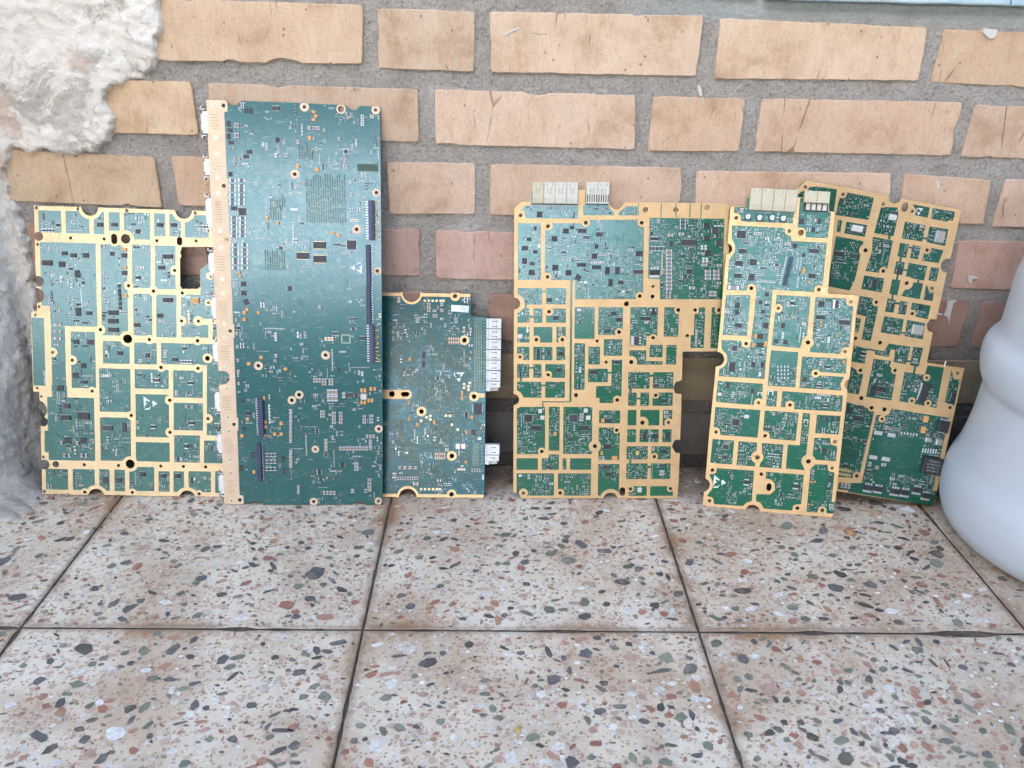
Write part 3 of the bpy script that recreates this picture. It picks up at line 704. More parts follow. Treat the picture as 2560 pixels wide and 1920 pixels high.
["m",1767,3140,1773,3140,1775,3143,1773,3284,1770,3286,1765,3286,1762,3284,1764,3143],
["m",1887,3138,1892,3138,1895,3141,1893,3285,1890,3288,1884,3288,1881,3285,1884,3141],
["m",-59,2458,180,2458,186,2464,176,3052,170,3058,-68,3058,-74,3052,-65,2464],
["m",-59,3181,-13,3215,-8,3242,56,3243,56,3205],
["m",619,3252,883,3250,955,3177,956,3151,622,3147],
["m",1001,3178,1086,3247,1202,3250,1206,3154,1002,3151],
["m",290,3061,633,3065,696,3102,1214,3109,1281,3033,1299,2332,1224,2261,561,2254,556,2459,303,2457,225,2543,220,2986,292,2992],
["m",1336,3131,2145,3130,2172,2269,1486,2263,1476,2480,1346,2485],
["m",532,1118,543,1118,549,1124,527,2453,522,2459,511,2459,505,2453,527,1124],
["m",-56,2192,199,2192,205,2198,202,2365,196,2371,-59,2371,-65,2365,-62,2198],
["m",253,2195,459,2195,464,2201,462,2368,456,2374,250,2374,244,2368,247,2201],
["m",199,2324,248,2324,253,2329,253,2340,248,2345,199,2345,194,2340,194,2329],
["m",22,2061,34,2061,40,2067,38,2191,32,2197,20,2197,14,2191,16,2067],
["m",-57,1994,64,1994,70,2000,68,2143,62,2149,-59,2149,-65,2143,-63,2000],
["m",120,1995,203,1995,209,2001,206,2144,200,2150,117,2150,111,2144,114,2001],
["m",69,2048,117,2048,123,2054,122,2065,116,2071,69,2071,63,2065,63,2054],
["m",257,1997,461,1997,467,2003,465,2146,459,2152,254,2152,248,2146,251,2003],
["m",-54,1776,68,1776,74,1782,71,1942,65,1948,-57,1948,-62,1942,-60,1782],
["m",124,1778,318,1778,323,1784,321,1943,315,1949,121,1949,115,1943,118,1784],
["m",374,1779,464,1779,470,1785,467,1945,461,1951,371,1951,365,1945,368,1785],
["m",571,1823,779,1823,785,1829,779,2163,773,2169,566,2169,560,2163,565,1829],
["m",829,1868,1087,1868,1093,1874,1088,2165,1082,2171,824,2171,818,2165,823,1874],
["m",1179,1859,1470,1859,1476,1865,1471,2168,1465,2174,1174,2174,1168,2168,1173,1865],
["m",1182,1750,1353,1750,1358,1756,1357,1862,1351,1868,1180,1868,1174,1862,1176,1756],
["m",1552,1854,1702,1854,1708,1860,1703,2171,1697,2177,1547,2177,1541,2171,1546,1860],
["m",1885,1869,1990,1869,1996,1875,1993,2101,1987,2107,1882,2107,1876,2101,1879,1875],
["m",1927,2078,1985,2078,1991,2084,1990,2172,1983,2178,1926,2178,1920,2172,1921,2084],
["m",1856,1730,1992,1730,1998,1736,1996,1867,1990,1873,1854,1873,1848,1867,1850,1736],
["m",2076,1731,2167,1731,2173,1737,2166,2174,2160,2180,2069,2180,2063,2174,2070,1737],
["m",232,1111,539,1111,542,1114,542,1120,538,1123,232,1123,229,1120,229,1114],
["m",230,1056,236,1056,239,1059,238,1120,235,1123,229,1123,225,1120,226,1059],
["m",-54,1581,69,1581,75,1587,72,1724,66,1730,-56,1730,-62,1724,-60,1587],
["m",125,1583,322,1583,328,1589,325,1725,319,1731,122,1731,116,1725,119,1589],
["m",377,1583,462,1583,467,1589,465,1727,459,1733,375,1733,369,1727,371,1589],
["m",-51,1385,71,1385,77,1391,74,1532,68,1538,-53,1538,-59,1532,-57,1391],
["m",126,1386,206,1386,212,1392,210,1533,204,1539,123,1539,117,1533,120,1392],
["m",77,1488,116,1488,120,1493,120,1502,116,1506,77,1506,72,1502,73,1493],
["m",259,1387,466,1387,472,1393,470,1534,464,1540,257,1540,251,1534,253,1393],
["m",-21,1336,-9,1336,-3,1342,-3,1385,-10,1390,-21,1390,-27,1385,-27,1342],
["m",-48,1163,210,1163,216,1169,213,1336,207,1342,-51,1342,-57,1336,-54,1169],
["m",264,1164,469,1164,475,1170,472,1337,466,1343,261,1343,255,1337,258,1170],
["m",213,1291,257,1291,262,1296,262,1306,257,1310,212,1310,208,1306,208,1296],
["m",-41,517,263,517,269,523,260,1052,254,1058,-49,1058,-55,1052,-47,523],
["m",314,559,423,559,429,565,421,1054,415,1060,306,1060,300,1054,308,565],
["m",477,519,788,519,794,525,785,1054,779,1060,468,1060,462,1054,471,525],
["m",-43,336,186,336,192,342,190,464,183,470,-45,470,-51,464,-49,342],
["m",240,336,422,336,428,342,426,465,420,471,238,471,232,465,234,342],
["m",315,465,419,465,425,471,424,509,418,515,314,515,308,509,309,471],
["m",476,339,507,339,513,345,511,465,505,471,473,471,468,465,469,345],
["m",559,337,786,337,792,343,790,465,784,471,557,471,551,465,553,343],
["m",-38,33,373,33,379,39,375,288,369,294,-42,294,-48,288,-44,39],
["m",429,33,790,33,796,39,792,288,786,294,425,294,419,288,423,39],
["m",580,1254,686,1254,692,1260,684,1768,678,1774,571,1774,566,1768,574,1260],
["m",731,1539,847,1539,853,1545,850,1730,844,1736,728,1736,722,1730,725,1545],
["m",898,1637,1089,1637,1095,1643,1092,1815,1086,1821,895,1821,889,1815,892,1643],
["m",995,1183,1100,1183,1106,1189,1099,1588,1093,1594,989,1594,983,1588,989,1189],
["m",734,1341,941,1341,946,1347,944,1486,938,1492,731,1492,725,1486,728,1347],
["m",941,1439,993,1439,997,1443,997,1452,993,1457,941,1457,937,1452,937,1443],
["m",827,1164,1092,1164,1098,1170,1096,1292,1090,1298,825,1298,819,1292,821,1170],
["m",868,1106,1009,1106,1015,1112,1014,1176,1008,1182,867,1182,861,1176,862,1112],
["m",1183,1541,1358,1541,1364,1547,1361,1694,1355,1700,1180,1700,1175,1694,1177,1547],
["m",1276,1542,1542,1542,1548,1548,1548,1574,1542,1580,1275,1580,1269,1574,1270,1548],
["m",1406,1624,1539,1624,1544,1630,1542,1756,1536,1762,1404,1762,1398,1756,1400,1630],
["m",1592,1544,1693,1544,1699,1550,1696,1755,1690,1761,1589,1761,1583,1755,1586,1550],
["m",1181,1270,1409,1270,1415,1276,1412,1450,1406,1456,1178,1456,1172,1450,1175,1276],
["m",1458,1272,1673,1272,1678,1278,1676,1452,1670,1458,1455,1458,1449,1452,1452,1278],
["m",1409,1405,1452,1405,1458,1411,1457,1423,1451,1429,1408,1429,1402,1423,1403,1411],
["m",1198,1220,1211,1220,1217,1226,1216,1269,1210,1275,1197,1275,1191,1269,1191,1226],
["m",1189,1075,1271,1075,1277,1081,1275,1220,1269,1226,1186,1226,1181,1220,1183,1081],
["m",1325,1076,1411,1076,1417,1082,1415,1221,1409,1227,1322,1227,1316,1221,1319,1082],
["m",1273,1147,1318,1147,1323,1152,1323,1163,1317,1169,1273,1169,1268,1163,1268,1152],
["m",1462,1077,1676,1077,1682,1083,1679,1222,1673,1228,1459,1228,1453,1222,1456,1083],
["m",1191,852,1278,852,1284,858,1281,1023,1275,1029,1188,1029,1182,1023,1185,858],
["m",1331,853,1537,853,1543,859,1540,1024,1534,1030,1328,1030,1322,1024,1325,859],
["m",1587,853,1680,853,1686,859,1684,1025,1677,1031,1584,1031,1578,1025,1580,859],
["m",1193,658,1282,658,1288,664,1286,802,1279,808,1190,808,1184,802,1186,664],
["m",1333,659,1537,659,1543,665,1541,802,1535,808,1331,808,1325,802,1327,665],
["m",1590,659,1681,659,1687,665,1685,803,1679,809,1588,809,1582,803,1584,665],
["m",1194,460,1421,460,1427,466,1425,605,1419,611,1191,611,1185,605,1188,466],
["m",1474,461,1682,461,1688,467,1685,606,1679,612,1471,612,1465,606,1468,467],
["m",1228,409,1239,409,1245,415,1244,461,1238,466,1227,466,1222,461,1222,415],
["m",1199,229,1429,229,1435,235,1432,406,1426,412,1196,412,1191,406,1193,235],
["m",1477,229,1689,229,1695,235,1692,406,1686,412,1474,412,1468,406,1471,235],
["m",1428,359,1473,359,1479,365,1478,378,1472,384,1428,384,1422,378,1422,365],
["m",1236,30,1428,30,1434,36,1433,139,1427,145,1234,145,1228,139,1229,36],
["m",1480,30,1729,30,1735,36,1734,139,1728,145,1478,145,1472,139,1473,36],
["m",871,874,1094,874,1100,880,1098,1016,1092,1022,869,1022,863,1016,865,880],
["m",876,451,1102,451,1108,457,1102,821,1096,827,870,827,864,821,870,457],
["m",882,33,1112,33,1118,39,1112,399,1106,405,876,405,870,399,876,39],
["g",1295,507,1325,507,1331,513,1330,553,1324,559,1294,559,1288,553,1289,513],
["g",10,2201,7,2229,-4,2255,-21,2278,-44,2295,-70,2306,-98,2310,-126,2306,-152,2295,-174,2278,-191,2255,-202,2229,-206,2201,-202,2173,-191,2147,-174,2125,-152,2108,-126,2097,-98,2093,-70,2097,-44,2108,-21,2125,-4,2147,7,2173],
["g",18,1140,14,1169,3,1195,-14,1218,-37,1236,-64,1247,-92,1251,-121,1247,-148,1236,-170,1218,-188,1195,-199,1169,-203,1140,-199,1112,-188,1085,-170,1062,-148,1045,-121,1034,-92,1030,-64,1034,-37,1045,-14,1062,3,1085,14,1112],
["g",1140,-6,1136,25,1125,53,1106,78,1081,96,1053,108,1023,112,992,108,964,96,939,78,921,53,909,25,905,-6,909,-36,921,-64,939,-89,964,-108,992,-119,1023,-123,1053,-119,1081,-108,1106,-89,1125,-64,1136,-36],
["g",-2,3138,-3,3149,-7,3159,-14,3167,-22,3174,-32,3178,-43,3179,-54,3178,-64,3174,-72,3167,-79,3159,-83,3149,-85,3138,-83,3127,-79,3117,-72,3108,-64,3102,-54,3098,-43,3096,-32,3098,-22,3102,-14,3108,-7,3117,-3,3127],
["g",294,3028,293,3040,289,3050,282,3059,272,3066,262,3071,250,3072,239,3071,228,3066,219,3059,212,3050,208,3040,206,3028,208,3017,212,3006,219,2997,228,2990,239,2986,250,2984,262,2986,272,2990,282,2997,289,3006,293,3017],
["g",698,3071,696,3082,692,3093,685,3102,676,3109,665,3113,654,3115,642,3113,631,3109,622,3102,615,3093,611,3082,609,3071,611,3059,615,3049,622,3040,631,3033,642,3028,654,3027,665,3028,676,3033,685,3040,692,3049,696,3059],
["g",1298,3076,1297,3088,1292,3098,1285,3108,1276,3115,1265,3119,1254,3121,1242,3119,1232,3115,1222,3108,1215,3098,1211,3088,1209,3076,1211,3065,1215,3054,1222,3045,1232,3038,1242,3033,1254,3032,1265,3033,1276,3038,1285,3045,1292,3054,1297,3065],
["g",300,2491,299,2503,294,2513,287,2523,278,2530,267,2534,255,2536,244,2534,233,2530,224,2523,217,2513,212,2503,211,2491,212,2480,217,2469,224,2460,233,2453,244,2448,255,2447,267,2448,278,2453,287,2460,294,2469,299,2480],
["g",1310,2294,1308,2306,1304,2317,1296,2326,1287,2333,1276,2338,1264,2339,1253,2338,1242,2333,1233,2326,1225,2317,1221,2306,1219,2294,1221,2282,1225,2271,1233,2262,1242,2255,1253,2250,1264,2249,1276,2250,1287,2255,1296,2262,1304,2271,1308,2282],
["g",328,2116,326,2129,322,2140,314,2150,304,2157,293,2162,281,2164,269,2162,257,2157,247,2150,240,2140,235,2129,234,2116,235,2104,240,2093,247,2083,257,2076,269,2071,281,2069,293,2071,304,2076,314,2083,322,2093,326,2104],
["g",192,1809,191,1821,186,1832,179,1841,170,1848,159,1853,147,1854,135,1853,124,1848,115,1841,108,1832,103,1821,102,1809,103,1797,108,1787,115,1777,124,1770,135,1766,147,1764,159,1766,170,1770,179,1777,186,1787,191,1797],
["g",477,1811,476,1823,471,1834,464,1843,455,1850,444,1855,432,1856,421,1855,410,1850,400,1843,393,1834,389,1823,387,1811,389,1800,393,1789,400,1779,410,1772,421,1768,432,1766,444,1768,455,1772,464,1779,471,1789,476,1800],
["g",1099,1900,1097,1911,1093,1922,1085,1932,1076,1939,1065,1943,1053,1945,1042,1943,1031,1939,1021,1932,1014,1922,1009,1911,1008,1900,1009,1888,1014,1877,1021,1868,1031,1860,1042,1856,1053,1854,1065,1856,1076,1860,1085,1868,1093,1877,1097,1888],
["g",1472,1840,1471,1851,1467,1861,1460,1870,1451,1877,1441,1881,1430,1882,1419,1881,1409,1877,1401,1870,1394,1861,1390,1851,1388,1840,1390,1829,1394,1819,1401,1811,1409,1804,1419,1800,1430,1798,1441,1800,1451,1804,1460,1811,1467,1819,1471,1829],
["g",1739,2147,1738,2158,1733,2169,1726,2179,1717,2186,1706,2191,1694,2192,1682,2191,1671,2186,1662,2179,1655,2169,1650,2158,1649,2147,1650,2135,1655,2124,1662,2115,1671,2107,1682,2103,1694,2101,1706,2103,1717,2107,1726,2115,1733,2124,1738,2135],
["g",2186,2151,2185,2162,2180,2173,2173,2183,2163,2190,2152,2195,2140,2196,2129,2195,2118,2190,2108,2183,2101,2173,2096,2162,2095,2151,2096,2139,2101,2128,2108,2118,2118,2111,2129,2107,2140,2105,2152,2107,2163,2111,2173,2118,2180,2128,2185,2139],
["g",13,1616,12,1627,8,1637,1,1646,-7,1652,-17,1657,-28,1658,-39,1657,-49,1652,-58,1646,-64,1637,-68,1627,-70,1616,-68,1606,-64,1596,-58,1587,-49,1580,-39,1576,-28,1575,-17,1576,-7,1580,1,1587,8,1596,12,1606],
["g",329,1420,327,1431,323,1442,316,1451,307,1458,297,1462,286,1463,274,1462,264,1458,255,1451,248,1442,244,1431,242,1420,244,1409,248,1399,255,1390,264,1383,274,1379,286,1377,297,1379,307,1383,316,1390,323,1399,327,1409],
["g",275,549,274,560,270,571,263,580,253,587,243,591,232,593,220,591,210,587,201,580,194,571,189,560,188,549,189,537,194,527,201,518,210,511,220,506,232,505,243,506,253,511,263,518,270,527,274,537],
["g",896,610,894,628,887,645,876,660,862,671,845,678,827,680,809,678,792,671,777,660,766,645,759,628,757,610,759,592,766,576,777,561,792,550,809,543,827,541,845,543,862,550,876,561,887,576,894,592],
["g",84,65,82,78,77,91,68,101,58,109,45,115,32,116,19,115,6,109,-4,101,-13,91,-18,78,-20,65,-18,51,-13,39,-4,28,6,20,19,15,32,13,45,15,58,20,68,28,77,39,82,51],
["g",497,65,495,77,490,88,483,98,473,105,462,110,450,112,438,110,427,105,417,98,409,88,405,77,403,65,405,53,409,41,417,32,427,24,438,20,450,18,462,20,473,24,483,32,490,41,495,53],
["g",653,1193,651,1207,646,1220,637,1231,626,1240,613,1245,599,1247,585,1245,572,1240,560,1231,552,1220,546,1207,544,1193,546,1179,552,1165,560,1154,572,1146,585,1140,599,1138,613,1140,626,1146,637,1154,646,1165,651,1179],
["g",1108,1142,1107,1155,1102,1166,1094,1176,1084,1184,1072,1189,1060,1191,1047,1189,1036,1184,1026,1176,1018,1166,1013,1155,1011,1142,1013,1129,1018,1118,1026,1108,1036,1100,1047,1095,1060,1094,1072,1095,1084,1100,1094,1108,1102,1118,1107,1129],
["g",1266,1568,1264,1585,1257,1601,1247,1615,1233,1625,1217,1632,1200,1634,1183,1632,1167,1625,1153,1615,1143,1601,1136,1585,1134,1568,1136,1551,1143,1535,1153,1521,1167,1510,1183,1504,1200,1502,1217,1504,1233,1510,1247,1521,1257,1535,1264,1551],
["g",1528,1197,1526,1207,1522,1216,1516,1224,1508,1231,1499,1235,1489,1236,1479,1235,1469,1231,1461,1224,1455,1216,1451,1207,1450,1197,1451,1187,1455,1178,1461,1169,1469,1163,1479,1159,1489,1158,1499,1159,1508,1163,1516,1169,1522,1178,1526,1187],
["g",1422,883,1419,901,1412,918,1401,933,1387,944,1370,951,1352,953,1334,951,1317,944,1303,933,1292,918,1285,901,1283,883,1285,865,1292,848,1303,834,1317,823,1334,816,1352,814,1370,816,1387,823,1401,834,1412,848,1419,865],
["g",1692,888,1690,900,1686,911,1678,921,1669,928,1657,933,1645,935,1633,933,1622,928,1613,921,1605,911,1601,900,1599,888,1601,876,1605,865,1613,855,1622,848,1633,843,1645,842,1657,843,1669,848,1678,855,1686,865,1690,876],
["g",1547,492,1545,503,1541,514,1534,523,1525,530,1515,534,1504,535,1493,534,1482,530,1473,523,1466,514,1462,503,1461,492,1462,481,1466,471,1473,462,1482,455,1493,451,1504,449,1515,451,1525,455,1534,462,1541,471,1545,481],
["g",1288,113,1287,123,1283,133,1276,141,1268,148,1258,152,1248,153,1237,152,1227,148,1219,141,1212,133,1208,123,1207,113,1208,102,1212,92,1219,84,1227,77,1237,73,1248,72,1258,73,1268,77,1276,84,1283,92,1287,102],
["g",1745,117,1744,127,1739,137,1733,146,1724,152,1715,156,1704,158,1693,156,1683,152,1675,146,1668,137,1664,127,1663,117,1664,106,1668,96,1675,88,1683,81,1693,77,1704,76,1715,77,1724,81,1733,88,1739,96,1744,106],
["g",1105,796,1104,806,1100,816,1094,824,1086,830,1076,834,1066,835,1056,834,1047,830,1038,824,1032,816,1028,806,1027,796,1028,786,1032,777,1038,769,1047,762,1056,759,1066,757,1076,759,1086,762,1094,769,1100,777,1104,786],
["h",1033,3271,1031,3286,1025,3300,1016,3312,1004,3321,990,3327,975,3329,960,3327,946,3321,934,3312,925,3300,919,3286,917,3271,919,3256,925,3242,934,3230,946,3221,960,3215,975,3213,990,3215,1004,3221,1016,3230,1025,3242,1031,3256],
["h",-34,2201,-36,2218,-43,2233,-53,2246,-66,2256,-81,2263,-98,2265,-114,2263,-130,2256,-143,2246,-153,2233,-159,2218,-161,2201,-159,2185,-153,2170,-143,2157,-130,2146,-114,2140,-98,2138,-81,2140,-66,2146,-53,2157,-43,2170,-36,2185],
["h",-30,1140,-32,1156,-38,1171,-48,1184,-61,1194,-76,1201,-92,1203,-108,1201,-124,1194,-136,1184,-146,1171,-153,1156,-155,1140,-153,1124,-146,1109,-136,1096,-124,1086,-108,1080,-92,1078,-76,1080,-61,1086,-48,1096,-38,1109,-32,1124],
["h",1102,-10,1099,11,1091,30,1079,47,1062,59,1043,67,1023,70,1002,67,983,59,967,47,954,30,946,11,943,-10,946,-30,954,-49,967,-66,983,-78,1002,-86,1023,-89,1043,-86,1062,-78,1079,-66,1091,-49,1099,-30],
["h",-22,3138,-24,3147,-30,3154,-38,3158,-48,3158,-56,3154,-62,3147,-64,3138,-62,3129,-56,3122,-48,3118,-38,3118,-30,3122,-24,3129],
["h",1317,3215,1316,3223,1313,3229,1309,3235,1303,3240,1296,3242,1289,3243,1282,3242,1275,3240,1269,3235,1265,3229,1262,3223,1261,3215,1262,3208,1265,3201,1269,3196,1275,3191,1282,3188,1289,3187,1296,3188,1303,3191,1309,3196,1313,3201,1316,3208],
["h",1644,3216,1643,3224,1640,3230,1636,3236,1630,3241,1623,3243,1616,3244,1609,3243,1602,3241,1596,3236,1592,3230,1589,3224,1588,3216,1589,3209,1592,3202,1596,3196,1602,3192,1609,3189,1616,3188,1623,3189,1630,3192,1636,3196,1640,3202,1643,3209],
["h",1978,3247,1977,3254,1975,3261,1970,3267,1964,3271,1958,3274,1950,3275,1943,3274,1936,3271,1930,3267,1926,3261,1923,3254,1922,3247,1923,3240,1926,3233,1930,3227,1936,3223,1943,3220,1950,3219,1958,3220,1964,3223,1970,3227,1975,3233,1977,3240],
["h",-22,3138,-24,3147,-30,3154,-38,3158,-48,3158,-56,3154,-62,3147,-64,3138,-62,3129,-56,3122,-48,3118,-38,3118,-30,3122,-24,3129],
["h",271,3028,269,3037,263,3044,255,3049,246,3049,237,3044,232,3037,230,3028,232,3019,237,3012,246,3008,255,3008,263,3012,269,3019],
["h",674,3071,672,3080,667,3087,658,3091,649,3091,640,3087,635,3080,633,3071,635,3062,640,3054,649,3050,658,3050,667,3054,672,3062],
["h",1274,3076,1272,3085,1266,3092,1258,3095,1249,3095,1241,3092,1236,3085,1234,3076,1236,3068,1241,3061,1249,3057,1258,3057,1266,3061,1272,3068],
["h",275,2491,273,2500,268,2507,260,2511,251,2511,243,2507,238,2500,236,2491,238,2482,243,2476,251,2472,260,2472,268,2476,273,2482],
["h",1285,2294,1283,2303,1277,2310,1269,2314,1260,2314,1252,2310,1246,2303,1244,2294,1246,2285,1252,2278,1260,2274,1269,2274,1277,2278,1283,2285],
["h",301,2116,299,2125,293,2132,285,2136,276,2136,268,2132,263,2125,261,2116,263,2108,268,2101,276,2097,285,2097,293,2101,299,2108],
["h",167,1809,165,1818,160,1825,151,1829,142,1829,134,1825,129,1818,127,1809,129,1800,134,1793,142,1789,151,1789,160,1793,165,1800],
["h",452,1811,450,1820,445,1827,437,1831,428,1831,420,1827,414,1820,412,1811,414,1802,420,1795,428,1791,437,1791,445,1795,450,1802],
["h",1074,1900,1072,1908,1066,1916,1058,1919,1049,1919,1041,1916,1035,1908,1033,1900,1035,1891,1041,1884,1049,1880,1058,1880,1066,1884,1072,1891],
["h",1450,1840,1448,1849,1442,1855,1435,1859,1426,1859,1418,1855,1413,1849,1411,1840,1413,1832,1418,1825,1426,1822,1435,1822,1442,1825,1448,1832],
["h",1714,2147,1712,2155,1707,2163,1699,2166,1689,2166,1681,2163,1676,2155,1674,2147,1676,2138,1681,2131,1689,2127,1699,2127,1707,2131,1712,2138],
["h",2161,2151,2159,2159,2153,2167,2145,2170,2136,2170,2128,2167,2122,2159,2120,2151,2122,2142,2128,2135,2136,2131,2145,2131,2153,2135,2159,2142],
["h",1421,2401,1420,2408,1415,2414,1408,2417,1401,2417,1394,2414,1390,2408,1388,2401,1390,2394,1394,2388,1401,2385,1408,2385,1415,2388,1420,2394],
["h",1426,2292,1424,2301,1418,2309,1410,2313,1400,2313,1391,2309,1386,2301,1383,2292,1386,2283,1391,2275,1400,2271,1410,2271,1418,2275,1424,2283],
["h",1150,2209,1149,2216,1147,2223,1142,2228,1137,2233,1130,2235,1123,2236,1116,2235,1109,2233,1104,2228,1099,2223,1097,2216,1096,2209,1097,2202,1099,2195,1104,2190,1109,2185,1116,2183,1123,2182,1130,2183,1137,2185,1142,2190,1147,2195,1149,2202],
["h",1898,2148,1897,2157,1891,2163,1884,2167,1875,2167,1867,2163,1862,2157,1860,2148,1862,2140,1867,2133,1875,2130,1884,2130,1891,2133,1897,2140],
["h",1827,1867,1825,1876,1820,1882,1812,1886,1803,1886,1796,1882,1790,1876,1788,1867,1790,1859,1796,1852,1803,1848,1812,1848,1820,1852,1825,1859],
["h",832,1800,830,1807,825,1814,818,1817,810,1817,803,1814,798,1807,796,1800,798,1792,803,1786,810,1782,818,1782,825,1786,830,1792],
["h",-9,1616,-11,1625,-16,1631,-24,1635,-32,1635,-40,1631,-45,1625,-47,1616,-45,1608,-40,1601,-32,1598,-24,1598,-16,1601,-11,1608],
["h",305,1420,303,1429,298,1435,290,1439,281,1439,274,1435,268,1429,266,1420,268,1412,274,1405,281,1402,290,1402,298,1405,303,1412],
["h",252,549,250,558,244,565,236,569,227,569,219,565,213,558,211,549,213,540,219,533,227,529,236,529,244,533,250,540],
["h",850,610,848,620,841,629,832,633,822,633,812,629,806,620,803,610,806,600,812,592,822,588,832,588,841,592,848,600],
["h",53,65,51,74,45,81,37,85,27,85,19,81,13,74,11,65,13,56,19,48,27,44,37,44,45,48,51,56],
["h",471,65,469,74,463,81,455,85,445,85,437,81,431,74,429,65,431,56,437,48,445,44,455,44,463,48,469,56],
["h",622,1193,619,1203,613,1211,604,1215,594,1215,584,1211,578,1203,576,1193,578,1183,584,1175,594,1170,604,1170,613,1175,619,1183],
["h",1081,1142,1078,1151,1073,1158,1064,1162,1055,1162,1047,1158,1041,1151,1039,1142,1041,1133,1047,1126,1055,1122,1064,1122,1073,1126,1078,1133],
["h",1224,1568,1222,1578,1215,1587,1205,1591,1195,1591,1185,1587,1178,1578,1176,1568,1178,1557,1185,1549,1195,1544,1205,1544,1215,1549,1222,1557],
["h",1508,1197,1506,1205,1501,1212,1493,1216,1484,1216,1477,1212,1471,1205,1469,1197,1471,1189,1477,1182,1484,1178,1493,1178,1501,1182,1506,1189],
["h",1377,883,1374,894,1367,902,1358,907,1347,907,1337,902,1330,894,1328,883,1330,873,1337,864,1347,859,1358,859,1367,864,1374,873],
["h",1665,888,1663,897,1658,903,1650,907,1641,907,1633,903,1628,897,1626,888,1628,880,1633,873,1641,869,1650,869,1658,873,1663,880],
["h",1523,492,1521,501,1516,508,1508,511,1499,511,1491,508,1486,501,1484,492,1486,484,1491,477,1499,473,1508,473,1516,477,1521,484],
["h",1267,113,1265,121,1260,128,1252,132,1243,132,1235,128,1230,121,1228,113,1230,104,1235,97,1243,93,1252,93,1260,97,1265,104],
["h",1724,117,1722,125,1716,132,1708,136,1700,136,1692,132,1686,125,1684,117,1686,108,1692,101,1700,97,1708,97,1716,101,1722,108],
["h",1086,796,1084,805,1078,812,1070,815,1062,815,1054,812,1049,805,1047,796,1049,788,1054,781,1062,777,1070,777,1078,781,1084,788],
["h",939,1566,937,1574,932,1580,925,1583,917,1583,910,1580,905,1574,903,1566,905,1558,910,1552,917,1548,925,1548,932,1552,937,1558],
["h",1189,102,1187,111,1182,118,1176,124,1169,129,1160,131,1151,131,1143,129,1135,124,1129,118,1125,111,1123,102,1123,61,1125,53,1129,45,1135,39,1143,35,1151,32,1160,32,1169,35,1176,39,1182,45,1187,53,1189,61]],"I":[["b",157,3150,60,56,0],
["b",83,2537,67,55,0],
["b",5,2794,70,45,0],
["b",119,2756,52,34,0],
["b",441,2980,67,51,0],
["b",505,3018,49,34,0],
["b",320,2897,64,54,0],
["b",1239,2751,81,50,0],
["b",337,2591,67,57,0],
["b",481,2539,67,55,0],
["b",901,2564,51,77,0],
["b",1010,2566,52,75,0],
["b",939,2437,49,75,0],
["b",619,2624,105,36,0],
["b",782,2601,100,38,0],
["b",1580,2862,43,51,0],
["b",1965,2921,67,45,0],
["b",2098,2874,68,63,0],
["b",1989,2768,73,51,0],
["b",1958,3056,67,62,0],
["b",2052,3005,73,62,0],
["b",1423,2129,67,65,0],
["b",586,2489,63,58,-32],
["q",5,2659,55,63,0],
["q",756,2719,63,57,0],
["q",1793,2565,63,46,0],
["s",112,3004,35,39,0],
["s",89,2631,47,40,0],
["s",50,2889,46,39,0],
["s",617,2985,88,45,0],
["s",804,2949,68,45,0],
["s",775,2822,37,42,0],
["s",1237,2557,101,40,0],
["s",1053,2440,50,40,0],
["s",1769,2875,159,62,0],
["s",281,2243,53,41,0],
["s",356,2049,54,41,0],
["s",984,2102,54,41,0],
["s",1048,2037,60,41,0],
["s",919,1911,54,41,0],
["s",1336,2049,105,35,0],
["x",1414,2547,110,110,0],
["x",1398,2907,84,59,0],
["K",1240,1809,119,107,0],
["r",1373,2805,30,52,0],
["r",1410,2805,32,52,0],
["r",1451,2806,34,52,0],
["r",1496,2806,35,52,0],
["r",1695,3107,62,33,0],
["r",1697,3067,62,34,0],
["r",1699,3027,62,34,0],
["c",1561,2784,64,33,0],
["c",1563,2744,64,33,0],
["c",1565,2703,64,33,0],
["c",1566,2663,64,33,0],
["c",1568,2622,64,33,0],
["c",1570,2581,64,33,0],
["c",1572,2540,64,33,0],
["c",1574,2499,64,33,0],
["c",1576,2459,64,33,0],
["c",1578,2417,64,33,0],
["c",1580,2376,64,33,0],
["c",1995,2571,64,32,0],
["c",2087,2572,64,32,0],
["c",1998,2531,64,32,0],
["c",2089,2532,64,32,0],
["c",2000,2492,64,32,0],
["c",2092,2492,64,32,0],
["c",2037,2329,38,55,0],
["c",2083,2329,42,55,0],
["c",1431,3095,36,39,0],
["c",1954,2637,61,34,0],
["c",2115,2636,49,29,0],
["c",1831,2390,61,35,0],
["c",2123,2445,43,25,0],
["c",1569,2951,54,34,0],
["c",1686,2964,54,34,0],
["c",1558,2311,20,70,0],
["c",1595,2311,22,70,0],
["w",1915,2838,22,25,0],
["w",1954,2839,22,25,0],
["w",1938,2706,22,25,0],
["w",1975,2706,24,25,0],
["w",1917,2810,22,25,0],
["w",1956,2810,22,25,0],
["w",1939,2676,22,25,0],
["w",1977,2677,24,25,0],
["s",171,1651,36,108,0],
["s",287,1664,42,48,0],
["s",419,1656,42,42,0],
["s",168,818,109,56,0],
["s",693,822,104,49,0],
["s",399,1475,42,42,0],
["s",969,904,58,49,0],
["s",968,608,68,56,0],
["s",1489,1307,56,36,0],
["s",1579,1133,50,43,0],
["s",1384,725,41,75,0],
["s",1506,731,50,50,0],
["s",1640,732,51,63,0],
["s",1606,552,51,44,0],
["s",783,1454,67,45,0],
["s",973,368,62,44,0],
["s",997,282,56,51,0],
["q",72,929,88,80,0],
["q",575,931,92,80,0],
["p",204,1014,42,45,0],
["p",231,939,45,42,0],
["p",712,1021,43,44,0],
["p",741,939,49,46,0],
["p",607,2140,45,29,0],
["w",1351,104,42,51,0],
["p",-32,1846,51,45,0],
["t",1052,477,68,40,0],
